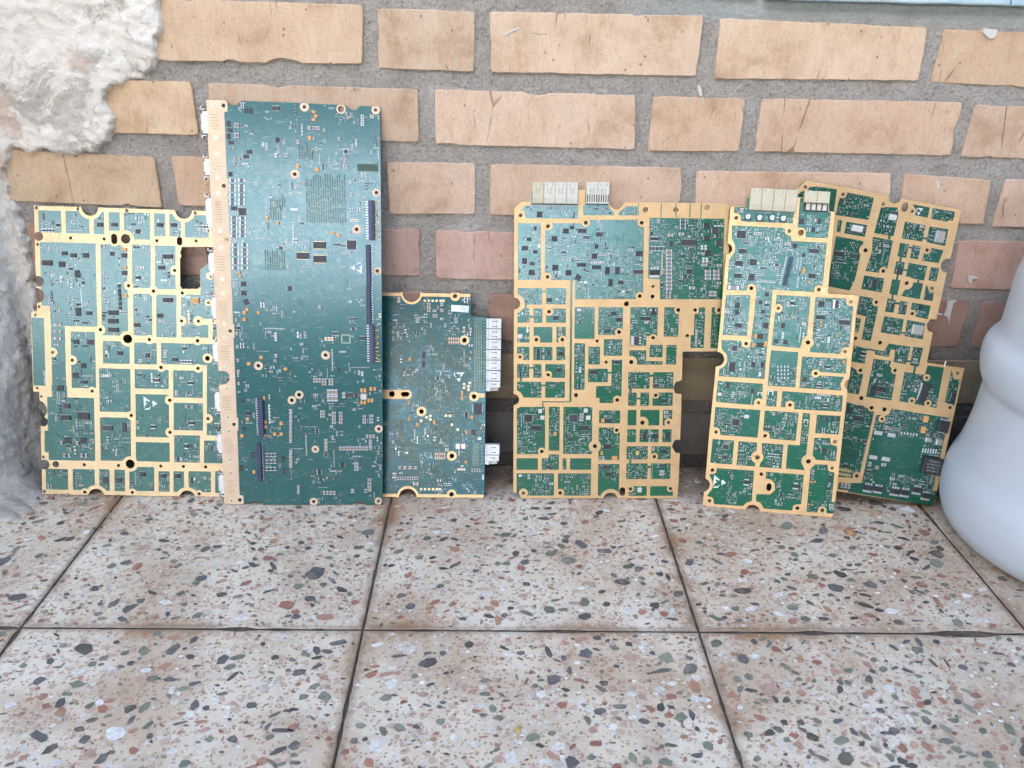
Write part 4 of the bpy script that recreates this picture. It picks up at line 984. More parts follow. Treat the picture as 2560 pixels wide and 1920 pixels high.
["t",906,907,37,43,0],
["t",376,752,37,40,0],
["t",906,532,25,44,0],
["c",1595,305,57,57,0],
["c",90,256,31,51,0],
["c",225,1695,26,38,0],
["c",229,1616,26,36,0],
["c",1435,776,23,47,0],
["c",1439,690,23,44,0],
["c",1613,1004,44,37,0],
["c",1615,958,44,35,0],
["c",406,1927,42,38,0],
["c",408,1871,42,35,0],
["c",1419,2145,60,26,0]],"X":[[-50,336,191,470],[552,337,791,471],[1183,852,1282,1029],[1323,853,1542,1030],[309,559,428,697],[1473,30,1734,145],[877,33,1007,218],[257,1163,366,1252],[116,1778,322,1949],[516,1118,538,2459],[896,2843,1217,3080],[-73,2944,60,3056],[564,1829,780,1971],[-41,1872,72,1948]],"M":[["arrow",30,1878,68,1949],
["cream",74,3262,556,3483,4,"P10 0627",0],
["cream",642,3267,888,3489,2,"P10 0627",1]]},{"name":"E","o":[0.3506,-0.0938,0.0],"u":[0.98527,-0.17102,0.0],"v":[0.04418,0.25452,0.96606],"n":[-0.16521,-0.95183,0.25833],"P":[["g",-22,3288,10,3295,144,3302,140,3400,969,3439,988,3296,1029,3298,1045,3280,1071,2460,1082,2443,1367,2446,1388,2429,1383,2276,1400,1597,1395,1399,1413,247,1410,184,1410,35,1391,1,17,-16,-1,-2,-3,140,0,332,-8,843,-8,2033,-19,2744,-16,2941],
["m",15,3290,146,3300,142,3396,630,3421,636,3154,105,3144,92,3181,55,3226,21,3229],
["m",681,3419,966,3434,983,3295,1009,3285,1006,3020,781,3017,763,3096,686,3120],
["m",11,3100,558,3103,574,3038,632,3022,642,2971,1002,2973,1012,2527,933,2450,333,2441,319,2486,244,2472,236,2418,26,2413,18,2737,67,2817,64,2894,25,2958],
["m",22,2361,281,2372,287,1933,27,1923],
["m",333,2444,505,2436,510,2120,512,1822,519,1479,32,1469,30,1544,78,1648,59,1737,30,1784,22,1873,234,1874,250,1811,331,1808,339,2202],
["m",550,2395,903,2400,911,1980,872,1947,855,1843,557,1847],
["m",950,2398,1262,2406,1276,2368,1346,2354,1360,1892,1287,1881,1272,1812,958,1807,968,1974],
["m",554,1797,842,1798,851,1414,560,1408],
["m",887,1757,1349,1764,1357,1603,1314,1491,1332,1418,894,1411],
["g",1045,1602,1396,1606,1396,1572,1049,1563],
["m",27,1419,510,1424,518,1259,440,1217,439,1181,28,1181],
["m",565,1358,671,1357,675,1182,565,1182],
["m",723,1362,1357,1366,1359,1189,868,1173,849,1252,769,1245,771,1185,723,1186],
["m",29,1125,514,1132,515,822,115,816,93,891,34,896],
["m",560,1131,919,1138,920,824,646,824,629,889,565,903],
["m",962,1142,1041,1139,1050,686,1004,604,1052,506,851,503,843,775,969,779],
["m",1110,1135,1358,1142,1360,936,1114,929],
["m",1112,877,1277,889,1292,817,1362,805,1368,638,1118,634],
["m",34,763,268,767,273,493,34,490],
["m",317,764,515,767,522,682,466,614,520,525,519,496,321,490],
["m",565,768,797,771,803,500,567,495,586,602],
["m",114,438,517,447,526,99,476,78,436,30,120,21,108,72,36,112,87,205,80,284,35,355,108,382],
["m",646,448,1049,453,1058,120,973,91,972,35,664,26,625,86,571,104,566,183,717,195,763,251,751,328,707,363,647,373],
["m",1160,584,1286,589,1297,524,1368,508,1374,180,1409,180,1410,46,1338,43,1326,89,1245,88,1236,40,1122,39,1111,529],
["g",70,2850,67,2873,59,2894,45,2912,27,2926,6,2934,-17,2937,-39,2934,-60,2926,-78,2912,-92,2894,-101,2873,-104,2850,-101,2828,-92,2807,-78,2789,-60,2775,-39,2766,-17,2763,6,2766,27,2775,45,2789,59,2807,67,2828],
["g",106,1655,102,1684,91,1712,72,1735,49,1753,21,1765,-8,1769,-38,1765,-65,1753,-89,1735,-107,1712,-118,1684,-122,1655,-118,1625,-107,1598,-89,1574,-65,1556,-38,1544,-8,1541,21,1544,49,1556,72,1574,91,1598,102,1625],
["g",1505,1489,1502,1513,1493,1536,1478,1555,1459,1570,1436,1579,1412,1582,1388,1579,1366,1570,1347,1555,1332,1536,1323,1513,1320,1489,1323,1465,1332,1443,1347,1424,1366,1409,1388,1400,1412,1396,1436,1400,1459,1409,1478,1424,1493,1443,1502,1465],
["g",88,230,85,259,73,286,55,310,32,328,5,339,-25,343,-54,339,-81,328,-105,310,-123,286,-134,259,-138,230,-134,201,-123,173,-105,150,-81,132,-54,121,-25,117,5,121,32,132,55,150,73,173,85,201],
["g",659,-18,655,11,644,38,626,61,603,79,576,90,547,94,518,90,491,79,468,61,451,38,439,11,436,-18,439,-47,451,-74,468,-97,491,-115,518,-126,547,-130,576,-126,603,-115,626,-97,644,-74,655,-47],
["g",94,3180,92,3192,87,3204,80,3213,70,3221,59,3225,47,3227,35,3225,23,3221,14,3213,6,3204,2,3192,0,3180,2,3168,6,3157,14,3147,23,3140,35,3135,47,3133,59,3135,70,3140,80,3147,87,3157,92,3168],
["g",650,3073,649,3084,644,3095,637,3104,628,3111,617,3115,606,3117,595,3115,584,3111,575,3104,568,3095,563,3084,562,3073,563,3061,568,3050,575,3041,584,3034,595,3030,606,3028,617,3030,628,3034,637,3041,644,3050,649,3061],
["g",779,3064,777,3077,772,3089,764,3100,753,3108,741,3113,727,3115,714,3113,702,3108,691,3100,683,3089,678,3077,676,3064,678,3050,683,3038,691,3027,702,3019,714,3014,727,3012,741,3014,753,3019,764,3027,772,3038,777,3050],
["g",325,2448,324,2459,319,2470,312,2480,303,2487,292,2492,280,2493,268,2492,257,2487,248,2480,241,2470,236,2459,235,2448,236,2436,241,2425,248,2416,257,2409,268,2404,280,2402,292,2404,303,2409,312,2416,319,2425,324,2436],
["g",1026,2480,1024,2493,1019,2504,1011,2514,1002,2522,990,2527,977,2528,965,2527,953,2522,944,2514,936,2504,931,2493,929,2480,931,2468,936,2456,944,2446,953,2439,965,2434,977,2432,990,2434,1002,2439,1011,2446,1019,2456,1024,2468],
["g",625,2254,624,2265,620,2276,613,2285,603,2292,593,2297,581,2298,570,2297,559,2292,550,2285,543,2276,539,2265,537,2254,539,2243,543,2232,550,2223,559,2216,570,2211,581,2210,593,2211,603,2216,613,2223,620,2232,624,2243],
["g",1362,2373,1361,2385,1356,2396,1349,2405,1339,2413,1328,2417,1316,2419,1305,2417,1294,2413,1284,2405,1277,2396,1272,2385,1271,2373,1272,2361,1277,2350,1284,2341,1294,2333,1305,2329,1316,2327,1328,2329,1339,2333,1349,2341,1356,2350,1361,2361],
["g",330,1849,328,1860,324,1871,317,1880,308,1887,297,1891,286,1893,275,1891,264,1887,255,1880,248,1871,244,1860,242,1849,244,1837,248,1827,255,1818,264,1811,275,1806,286,1805,297,1806,308,1811,317,1818,324,1827,328,1837],
["g",990,1910,988,1926,981,1940,972,1953,959,1963,944,1969,928,1971,912,1969,897,1963,884,1953,875,1940,868,1926,866,1910,868,1894,875,1879,884,1866,897,1856,912,1850,928,1848,944,1850,959,1856,972,1866,981,1879,988,1894],
["g",1364,1840,1362,1851,1358,1861,1351,1870,1343,1877,1332,1881,1321,1883,1310,1881,1300,1877,1291,1870,1285,1861,1280,1851,1279,1840,1280,1829,1285,1819,1291,1810,1300,1803,1310,1799,1321,1798,1332,1799,1343,1803,1351,1810,1358,1819,1362,1829],
["g",1092,1582,1090,1594,1086,1605,1079,1614,1069,1621,1058,1626,1047,1627,1035,1626,1024,1621,1015,1614,1008,1605,1003,1594,1002,1582,1003,1571,1008,1560,1015,1551,1024,1543,1035,1539,1047,1537,1058,1539,1069,1543,1079,1551,1086,1560,1090,1571],
["g",528,1213,527,1225,522,1236,515,1246,505,1253,494,1258,482,1259,470,1258,459,1253,450,1246,442,1236,438,1225,436,1213,438,1201,442,1190,450,1181,459,1173,470,1169,482,1167,494,1169,505,1173,515,1181,522,1190,527,1201],
["g",864,1217,862,1229,857,1240,850,1250,841,1257,830,1261,818,1263,806,1261,795,1257,786,1250,778,1240,774,1229,772,1217,774,1206,778,1195,786,1185,795,1178,806,1173,818,1172,830,1173,841,1178,850,1185,857,1195,862,1206],
["g",107,845,106,856,102,867,95,876,85,883,75,887,63,889,52,887,41,883,32,876,25,867,21,856,19,845,21,834,25,823,32,814,41,807,52,802,63,801,75,802,85,807,95,814,102,823,106,834],
["g",637,852,635,863,631,874,624,883,615,890,604,895,593,896,581,895,570,890,561,883,554,874,550,863,548,852,550,840,554,830,561,821,570,814,581,809,593,808,604,809,615,814,624,821,631,830,635,840],
["g",1376,854,1374,865,1370,876,1363,885,1354,892,1343,897,1331,898,1320,897,1309,892,1300,885,1293,876,1289,865,1287,854,1289,842,1293,832,1300,823,1309,816,1320,811,1331,810,1343,811,1354,816,1363,823,1370,832,1374,842],
["g",602,603,599,620,592,637,582,651,568,662,551,668,534,671,516,668,500,662,486,651,475,637,468,620,466,603,468,585,475,569,486,555,500,544,516,537,534,535,551,537,568,544,582,555,592,569,599,585],
["g",1157,609,1154,629,1146,647,1134,663,1119,675,1100,683,1080,685,1061,683,1042,675,1027,663,1015,647,1007,629,1004,609,1007,589,1015,571,1027,555,1042,543,1061,536,1080,533,1100,536,1119,543,1134,555,1146,571,1154,589],
["g",111,410,110,421,105,432,98,442,89,449,78,453,66,455,54,453,44,449,34,442,27,432,23,421,21,410,23,398,27,387,34,378,44,371,54,366,66,365,78,366,89,371,98,378,105,387,110,398],
["g",113,55,111,67,107,78,100,87,90,95,79,99,68,101,56,99,45,95,36,87,28,78,24,67,22,55,24,44,28,33,36,23,45,16,56,12,68,10,79,12,90,16,100,23,107,33,111,44],
["g",643,417,642,429,637,440,630,449,620,457,609,461,598,463,586,461,575,457,565,449,558,440,553,429,552,417,553,405,558,394,565,385,575,377,586,373,598,371,609,373,620,377,630,385,637,394,642,405],
["g",1069,68,1067,80,1063,91,1055,101,1046,108,1035,112,1023,114,1012,112,1001,108,991,101,984,91,979,80,978,68,979,57,984,46,991,36,1001,29,1012,25,1023,23,1035,25,1046,29,1055,36,1063,46,1067,57],
["g",1380,559,1379,570,1374,581,1367,590,1358,597,1347,602,1335,603,1324,602,1313,597,1304,590,1297,581,1292,570,1291,559,1292,547,1297,537,1304,527,1313,520,1324,516,1335,514,1347,516,1358,520,1367,527,1374,537,1379,547],
["g",1332,73,1331,84,1326,95,1319,105,1310,112,1299,116,1287,118,1276,116,1265,112,1256,105,1248,95,1244,84,1242,73,1244,61,1248,50,1256,41,1265,34,1276,29,1287,28,1299,29,1310,34,1319,41,1326,50,1331,61],
["h",40,2850,38,2865,32,2879,23,2890,12,2899,-2,2905,-17,2907,-31,2905,-45,2899,-57,2890,-66,2879,-72,2865,-73,2850,-72,2836,-66,2822,-57,2810,-45,2801,-31,2796,-17,2794,-2,2796,12,2801,23,2810,32,2822,38,2836],
["h",73,1655,70,1676,62,1695,49,1712,32,1725,13,1733,-8,1736,-29,1733,-49,1725,-66,1712,-79,1695,-87,1676,-89,1655,-87,1634,-79,1614,-66,1597,-49,1584,-29,1576,-8,1573,13,1576,32,1584,49,1597,62,1614,70,1634],
["h",1470,1489,1468,1504,1462,1518,1453,1530,1441,1539,1427,1545,1412,1547,1398,1545,1384,1539,1372,1530,1363,1518,1357,1504,1355,1489,1357,1474,1363,1460,1372,1449,1384,1439,1398,1434,1412,1432,1427,1434,1441,1439,1453,1449,1462,1460,1468,1474],
["h",55,230,52,251,44,270,32,286,15,299,-4,307,-25,310,-45,307,-65,299,-81,286,-94,270,-102,251,-105,230,-102,209,-94,190,-81,173,-65,161,-45,153,-25,150,-4,153,15,161,32,173,44,190,52,209],
["h",627,-22,624,-1,616,18,604,34,587,47,568,54,548,57,527,54,508,47,492,34,479,18,471,-1,469,-22,471,-42,479,-61,492,-78,508,-90,527,-98,548,-101,568,-98,587,-90,604,-78,616,-61,624,-42],
["h",68,3180,65,3189,60,3196,51,3200,42,3200,34,3196,28,3189,26,3180,28,3171,34,3164,42,3160,51,3160,60,3164,65,3171],
["h",626,3073,624,3081,619,3088,611,3092,601,3092,593,3088,588,3081,586,3073,588,3064,593,3057,601,3053,611,3053,619,3057,624,3064],
["h",759,3064,758,3072,755,3079,750,3086,743,3091,736,3094,727,3095,719,3094,712,3091,705,3086,700,3079,697,3072,696,3064,697,3055,700,3048,705,3041,712,3036,719,3033,727,3032,736,3033,743,3036,750,3041,755,3048,758,3055],
["h",301,2448,299,2457,293,2464,285,2468,275,2468,267,2464,261,2457,259,2448,261,2439,267,2432,275,2428,285,2428,293,2432,299,2439],
["h",998,2480,996,2489,990,2496,982,2500,973,2500,965,2496,959,2489,957,2480,959,2471,965,2464,973,2460,982,2460,990,2464,996,2471],
["h",600,2254,598,2262,593,2269,586,2272,577,2272,570,2269,564,2262,563,2254,564,2246,570,2239,577,2236,586,2236,593,2239,598,2246],
["h",1335,2373,1333,2381,1328,2387,1321,2391,1312,2391,1305,2387,1300,2381,1298,2373,1300,2365,1305,2359,1312,2355,1321,2355,1328,2359,1333,2365],
["h",305,1849,303,1857,298,1864,290,1867,282,1867,274,1864,269,1857,267,1849,269,1840,274,1834,282,1830,290,1830,298,1834,303,1840],
["h",952,1910,950,1920,943,1929,933,1933,923,1933,913,1929,906,1920,904,1910,906,1899,913,1891,923,1886,933,1886,943,1891,950,1899],
["h",1340,1840,1338,1848,1333,1855,1325,1858,1317,1858,1310,1855,1305,1848,1303,1840,1305,1832,1310,1826,1317,1822,1325,1822,1333,1826,1338,1832],
["h",1066,1582,1064,1591,1059,1597,1051,1601,1043,1601,1035,1597,1030,1591,1028,1582,1030,1574,1035,1568,1043,1564,1051,1564,1059,1568,1064,1574],
["h",501,1213,500,1222,494,1228,487,1232,478,1232,470,1228,465,1222,463,1213,465,1205,470,1198,478,1195,487,1195,494,1198,500,1205],
["h",837,1217,835,1226,830,1232,822,1236,814,1236,806,1232,801,1226,799,1217,801,1209,806,1202,814,1199,822,1199,830,1202,835,1209],
["h",83,845,81,853,76,860,68,864,59,864,51,860,46,853,44,845,46,836,51,830,59,826,68,826,76,830,81,836],
["h",612,852,610,860,605,867,597,871,588,871,581,867,575,860,573,852,575,844,581,837,588,833,597,833,605,837,610,844],
["h",1352,854,1350,863,1344,870,1336,874,1327,874,1319,870,1313,863,1311,854,1313,845,1319,838,1327,834,1336,834,1344,838,1350,845],
["h",560,603,559,609,556,616,552,621,547,625,540,628,534,629,527,628,521,625,516,621,511,616,509,609,508,603,509,596,511,590,516,585,521,580,527,578,534,577,540,578,547,580,552,585,556,590,559,596],
["h",1106,609,1105,616,1102,622,1098,627,1093,631,1087,634,1080,634,1074,634,1068,631,1063,627,1059,622,1056,616,1055,609,1056,603,1059,596,1063,591,1068,587,1074,585,1080,584,1087,585,1093,587,1098,591,1102,596,1105,603],
["h",87,410,85,419,79,426,71,430,61,430,53,426,47,419,45,410,47,401,53,393,61,389,71,389,79,393,85,401],
["h",89,55,87,65,81,72,72,76,63,76,54,72,49,65,46,55,49,46,54,39,63,35,72,35,81,39,87,46],
["h",618,417,616,426,610,433,602,437,593,437,585,433,579,426,577,417,579,408,585,401,593,397,602,397,610,401,616,408],
["h",1044,68,1042,77,1036,85,1028,88,1019,88,1011,85,1005,77,1003,68,1005,60,1011,52,1019,48,1028,48,1036,52,1042,60],
["h",1356,559,1354,568,1348,575,1340,578,1331,578,1323,575,1317,568,1315,559,1317,550,1323,543,1331,539,1340,539,1348,543,1354,550],
["h",1309,73,1307,82,1301,90,1292,94,1283,94,1274,90,1268,82,1266,73,1268,63,1274,56,1283,52,1292,52,1301,56,1307,63],
["h",721,296,719,303,716,309,710,314,704,318,697,319,690,319,683,318,677,314,672,309,669,303,667,296,667,258,669,251,672,245,677,240,683,236,690,234,697,234,704,236,710,240,716,245,719,251,721,258]],"I":[["q",120,3009,93,78,0],
["s",148,2834,77,46,0],
["s",125,2703,74,51,0],
["s",271,2724,65,64,0],
["s",127,2570,75,46,0],
["s",270,2564,63,67,0],
["s",883,2880,94,44,0],
["s",891,2620,64,46,0],
["s",849,3103,35,50,0],
["s",152,2256,55,56,0],
["s",1027,2189,89,42,0],
["s",1280,2152,102,46,0],
["b",681,2923,51,41,0],
["b",781,2830,31,32,0],
["b",722,3183,59,54,0],
["b",899,3193,35,45,0],
["b",1018,2331,67,55,0],
["b",447,2391,45,33,0],
["b",426,2205,41,33,0],
["b",390,2304,36,33,0],
["b",155,2181,49,50,20],
["c",93,2443,109,44,0],
["c",96,3259,40,41,0],
["c",977,3190,35,22,0],
["x",723,2314,45,63,0],
["K",1171,2337,84,101,0],
["t",800,2669,33,60,0],
["t",870,2552,27,22,0],
["s",186,2039,69,47,0],
["s",164,1583,69,91,0],
["s",384,1628,46,48,0],
["s",482,1631,41,48,0],
["b",467,2062,64,52,0],
["b",136,1377,42,48,0],
["b",406,1337,41,43,0],
["b",651,2073,45,47,0],
["b",940,1512,54,43,0],
["b",596,1899,50,33,0],
["b",696,1895,50,38,0],
["b",428,1939,64,49,0],
["b",433,1844,73,41,0],
["q",170,1790,55,57,0],
["q",264,973,79,68,0],
["x",1163,1661,54,47,0],
["x",1093,1450,54,43,0],
["x",1184,1234,54,43,0],
["t",376,1937,36,52,0],
["t",362,1840,37,47,0],
["t",488,1859,35,57,0],
["t",1036,2137,31,23,0],
["t",1040,2101,31,19,0],
["t",1319,1730,27,33,0],
["t",1297,1354,27,22,0],
["t",1286,1925,27,28,0],
["t",1218,2008,22,28,0],
["p",59,1272,42,34,0],
["p",373,1049,51,39,0],
["U",599,1331,60,58,0],
["U",1004,1050,48,48,0],
["U",487,1311,49,38,0],
["b",1154,1096,30,43,0],
["b",1210,1101,30,43,0],
["b",1271,1106,30,43,0],
["b",1327,1111,30,43,0],
["w",643,1627,15,22,0],
["w",648,1586,15,22,0],
["w",652,1545,15,22,0],
["w",657,1503,15,22,0],
["w",679,1630,15,22,0],
["w",684,1589,15,22,0],
["w",688,1548,15,22,0],
["w",693,1506,15,22,0],
["w",715,1633,15,22,0],
["w",720,1592,15,22,0],
["w",724,1551,15,22,0],
["w",728,1509,15,22,0],
["w",751,1636,15,22,0],
["w",755,1595,15,22,0],
["w",760,1554,15,22,0],
["w",764,1512,15,22,0],
["q",183,687,64,49,0],
["s",187,568,50,38,0],
["s",1233,738,55,59,0],
["x",447,306,61,76,0],
["x",976,316,60,75,0],
["t",1136,383,22,18,0],
["t",1171,387,24,18,0],
["t",1139,125,21,17,0],
["t",1174,127,23,17,0]],"X":[[568,1652,834,1803],[344,826,520,1109],[557,1657,838,1803],[844,504,1047,775],[305,199,412,434],[830,229,936,447],[48,31,229,183],[54,184,227,381],[373,38,524,145],[583,31,767,175],[1160,189,1299,518],[895,46,1057,152],[578,497,627,594],[25,616,79,729],[693,2441,782,2616],[704,2662,775,2854],[163,3267,643,3493],[683,3262,980,3424]],"M":[["elcap",136,3166,195,3226],
["elcap",255,3163,314,3223],
["elcap",384,3169,442,3228],
["elcap",498,3168,557,3228],
["hdrP",606,2500,673,2808],
["cream",162,3267,643,3493,4,"",2],
["cream",710,3372,967,3493,2,"",3],
["tabs",738,3285,961,3370],
["text",739,2477,769,2599,"NOKIA",-90],
["text",748,2667,771,2809,"RD2723d",-90],
["text",715,2674,741,2807,"000/900",-90],
["text",706,2827,731,2847,"E",-90],
["esd",91,207,229,359,3],
["text",1353,81,1407,156,"ESD",-80]]},{"name":"F","o":[0.6125,-0.095,0.0],"u":[0.98927,-0.03534,-0.14174],"v":[0.14608,0.23933,0.95989],"n":[0.0,-0.9703,0.24192],"P":[["g",-2336,3172,-2298,3189,-2268,3240,-2231,3285,-1568,3282,-1339,3269,-1310,3222,-1251,3201,-1204,3229,-1196,3268,-525,3257,-522,3233,-511,2742,-561,2734,-598,2687,-591,2629,-556,2594,-512,2589,-497,2081,-563,2074,-590,2012,-561,1945,-502,1930,-483,1602,-53,1607,-56,1568,-9,189,-1,19,-1412,17,-2300,71],
["m",-2187,3219,-2098,3245,-1886,3247,-1862,2942,-2256,2923,-2300,3121],
["m",-1777,3236,-1478,3229,-1481,2994,-1842,2986,-1842,3163,-1781,3179],
["m",-1803,2943,-1758,2942,-1749,2817,-1791,2816],
["m",-1712,2938,-1482,2938,-1479,2815,-1706,2813],
["m",-1786,2771,-1480,2769,-1478,2355,-1509,2232,-1764,2237],
["m",-1381,3148,-1207,3171,-1178,3101,-1175,2871,-1391,2870],
["m",-1393,2830,-1170,2826,-1159,2513,-1203,2470,-1389,2463,-1368,2654],
["m",-1390,2416,-1164,2418,-1160,2267,-1390,2269],
["m",-1233,2885,-1206,2883,-1202,2820,-1228,2818],
["m",-1055,3230,-863,3228,-859,3119,-1004,3124,-997,3166],
["m",-833,3227,-587,3228,-578,3172,-642,3115,-820,3114],
["m",-1091,3041,-863,3038,-855,2866,-1085,2863],
["m",-819,3034,-610,3039,-600,2861,-813,2867],
["m",-861,2914,-783,2915,-783,2895,-862,2894],
["m",-1089,2816,-987,2815,-987,2670,-1084,2671],
["m",-987,2792,-943,2793,-943,2775,-986,2775],
["m",-951,2815,-856,2813,-855,2674,-946,2676],
["m",-734,2818,-606,2814,-625,2673,-811,2669,-808,2752],
["m",-1083,2619,-987,2623,-982,2483,-1080,2485],
["m",-945,2624,-735,2623,-735,2464,-943,2472],
["m",-695,2618,-605,2621,-599,2477,-690,2478],
["m",-1083,2425,-987,2429,-983,2264,-1075,2267],
["m",-848,2428,-736,2435,-733,2264,-941,2265,-917,2340],
["m",-1056,2682,-1032,2682,-1028,2616,-1052,2617],
["m",-1043,2485,-1020,2486,-1016,2424,-1041,2424],
["m",-808,2464,-784,2465,-781,2421,-806,2421],
["m",-1044,2266,-1022,2266,-1018,2211,-1040,2211],
["m",-1005,2550,-921,2554,-920,2535,-1003,2530],
["m",-702,2429,-638,2368,-596,2363,-587,2264,-691,2265],
["m",-1081,2219,-982,2211,-979,2075,-1075,2071],
["m",-939,2212,-849,2215,-844,2073,-935,2070],
["m",-989,2192,-926,2194,-925,2170,-988,2168],
["m",-806,2216,-595,2215,-591,2066,-734,2073,-801,2145],
["m",-1070,2024,-850,2024,-842,1845,-1069,1844],
["m",-813,2024,-611,2021,-590,1844,-800,1846],
["m",-855,1885,-792,1888,-791,1869,-854,1866],
["m",-1384,2193,-1245,2192,-1205,2127,-1158,2111,-1152,1734,-1257,1736,-1268,1986,-1374,1998],
["m",-1371,1957,-1315,1954,-1310,1805,-1347,1805],
["m",-1324,1660,-1173,1643,-1159,1481,-1318,1480],
["m",-1181,1651,-978,1648,-951,1739,-706,1743,-701,1646,-707,1548,-849,1549,-863,1681,-912,1679,-915,1593,-1076,1598,-1078,1631,-1176,1630],
["m",-677,1747,-561,1754,-563,1541,-662,1543],
["m",-730,1593,-663,1594,-661,1574,-727,1571],
["m",-1077,1549,-876,1557,-879,1496,-790,1437,-769,1126,-1060,1123],
["m",-1306,1427,-1148,1361,-1143,1134,-1286,1136],
["m",-613,1545,-589,1545,-582,1446,-607,1447],
["m",-704,1463,-475,1463,-468,1572,-281,1578,-252,1123,-684,1134],
["m",-193,1570,-141,1468,-76,1478,-61,1184,-177,1197],
["m",-1255,1030,-948,992,-927,958,-923,267,-963,196,-1198,178],
["m",-747,1037,-86,1037,-58,193,-7,192,-4,17,-1005,26,-1011,131,-877,153,-898,938,-787,968],
["m",-1127,119,-1003,126,-990,45,-1128,42],
["g",-2187,3215,-2188,3225,-2192,3235,-2199,3243,-2207,3250,-2217,3254,-2227,3255,-2238,3254,-2247,3250,-2256,3243,-2262,3235,-2266,3225,-2268,3215,-2266,3204,-2262,3195,-2256,3186,-2247,3180,-2238,3176,-2227,3174,-2217,3176,-2207,3180,-2199,3186,-2192,3195,-2188,3204],
["g",-1773,3210,-1774,3220,-1778,3230,-1785,3239,-1793,3246,-1803,3250,-1814,3251,-1825,3250,-1835,3246,-1844,3239,-1850,3230,-1854,3220,-1856,3210,-1854,3199,-1850,3189,-1844,3180,-1835,3173,-1825,3169,-1814,3168,-1803,3169,-1793,3173,-1785,3180,-1778,3189,-1774,3199],
["g",-1368,2677,-1370,2695,-1377,2712,-1388,2727,-1403,2738,-1420,2745,-1438,2747,-1456,2745,-1473,2738,-1488,2727,-1499,2712,-1506,2695,-1508,2677,-1506,2659,-1499,2642,-1488,2627,-1473,2616,-1456,2609,-1438,2607,-1420,2609,-1403,2616,-1388,2627,-1377,2642,-1370,2659],
["g",-1328,3181,-1329,3191,-1333,3201,-1339,3209,-1348,3215,-1357,3219,-1367,3220,-1378,3219,-1387,3215,-1395,3209,-1402,3201,-1405,3191,-1407,3181,-1405,3171,-1402,3161,-1395,3153,-1387,3147,-1378,3143,-1367,3141,-1357,3143,-1348,3147,-1339,3153,-1333,3161,-1329,3171],
["g",-1152,2495,-1154,2506,-1158,2517,-1166,2526,-1175,2533,-1186,2538,-1197,2539,-1209,2538,-1220,2533,-1229,2526,-1236,2517,-1240,2506,-1242,2495,-1240,2483,-1236,2472,-1229,2463,-1220,2456,-1209,2451,-1197,2450,-1186,2451,-1175,2456,-1166,2463,-1158,2472,-1154,2483],
["g",-845,2409,-847,2427,-854,2444,-865,2459,-880,2470,-897,2477,-916,2480,-934,2477,-951,2470,-966,2459,-977,2444,-984,2427,-986,2409,-984,2391,-977,2374,-966,2359,-951,2348,-934,2341,-916,2338,-897,2341,-880,2348,-865,2359,-854,2374,-847,2391],
["g",-741,2787,-742,2798,-747,2808,-753,2817,-762,2824,-772,2828,-783,2829,-794,2828,-804,2824,-813,2817,-820,2808,-824,2798,-825,2787,-824,2776,-820,2766,-813,2757,-804,2750,-794,2746,-783,2745,-772,2746,-762,2750,-753,2757,-747,2766,-742,2776],
["g",-590,2401,-591,2412,-595,2421,-602,2430,-610,2436,-620,2440,-630,2442,-641,2440,-650,2436,-659,2430,-665,2421,-669,2412,-671,2401,-669,2391,-665,2381,-659,2373,-650,2366,-641,2362,-630,2361,-620,2362,-610,2366,-602,2373,-595,2381,-591,2391],
["g",-731,2100,-732,2111,-737,2121,-743,2130,-752,2137,-763,2141,-774,2143,-785,2141,-795,2137,-804,2130,-811,2121,-815,2111,-816,2100,-815,2089,-811,2078,-804,2069,-795,2063,-785,2058,-774,2057,-763,2058,-752,2063,-743,2069,-737,2078,-732,2089],
["g",-1151,2156,-1152,2167,-1157,2178,-1163,2187,-1172,2193,-1182,2198,-1193,2199,-1205,2198,-1215,2193,-1224,2187,-1230,2178,-1235,2167,-1236,2156,-1235,2145,-1230,2135,-1224,2126,-1215,2119,-1205,2115,-1193,2114,-1182,2115,-1172,2119,-1163,2126,-1157,2135,-1152,2145],
["g",-978,1733,-981,1751,-988,1768,-999,1782,-1013,1793,-1030,1800,-1048,1803,-1066,1800,-1082,1793,-1097,1782,-1108,1768,-1115,1751,-1117,1733,-1115,1715,-1108,1699,-1097,1684,-1082,1673,-1066,1666,-1048,1664,-1030,1666,-1013,1673,-999,1684,-988,1699,-981,1715],
["g",-1145,1401,-1147,1412,-1151,1422,-1158,1431,-1167,1438,-1177,1442,-1189,1444,-1200,1442,-1210,1438,-1219,1431,-1226,1422,-1230,1412,-1232,1401,-1230,1389,-1226,1379,-1219,1370,-1210,1363,-1200,1359,-1189,1357,-1177,1359,-1167,1363,-1158,1370,-1151,1379,-1147,1389],
["g",-769,1461,-771,1472,-775,1483,-781,1491,-790,1498,-800,1502,-811,1504,-822,1502,-832,1498,-841,1491,-848,1483,-852,1472,-853,1461,-852,1451,-848,1440,-841,1432,-832,1425,-822,1421,-811,1419,-800,1421,-790,1425,-781,1432,-775,1440,-771,1451],
["g",-1056,1099,-1058,1112,-1063,1125,-1071,1135,-1081,1143,-1093,1148,-1107,1150,-1120,1148,-1132,1143,-1142,1135,-1150,1125,-1156,1112,-1157,1099,-1156,1086,-1150,1074,-1142,1063,-1132,1055,-1120,1050,-1107,1049,-1093,1050,-1081,1055,-1071,1063,-1063,1074,-1058,1086],
["g",-404,1438,-405,1448,-409,1457,-416,1466,-424,1472,-434,1476,-444,1477,-454,1476,-464,1472,-472,1466,-478,1457,-482,1448,-484,1438,-482,1427,-478,1418,-472,1409,-464,1403,-454,1399,-444,1398,-434,1399,-424,1403,-416,1409,-409,1418,-405,1427],
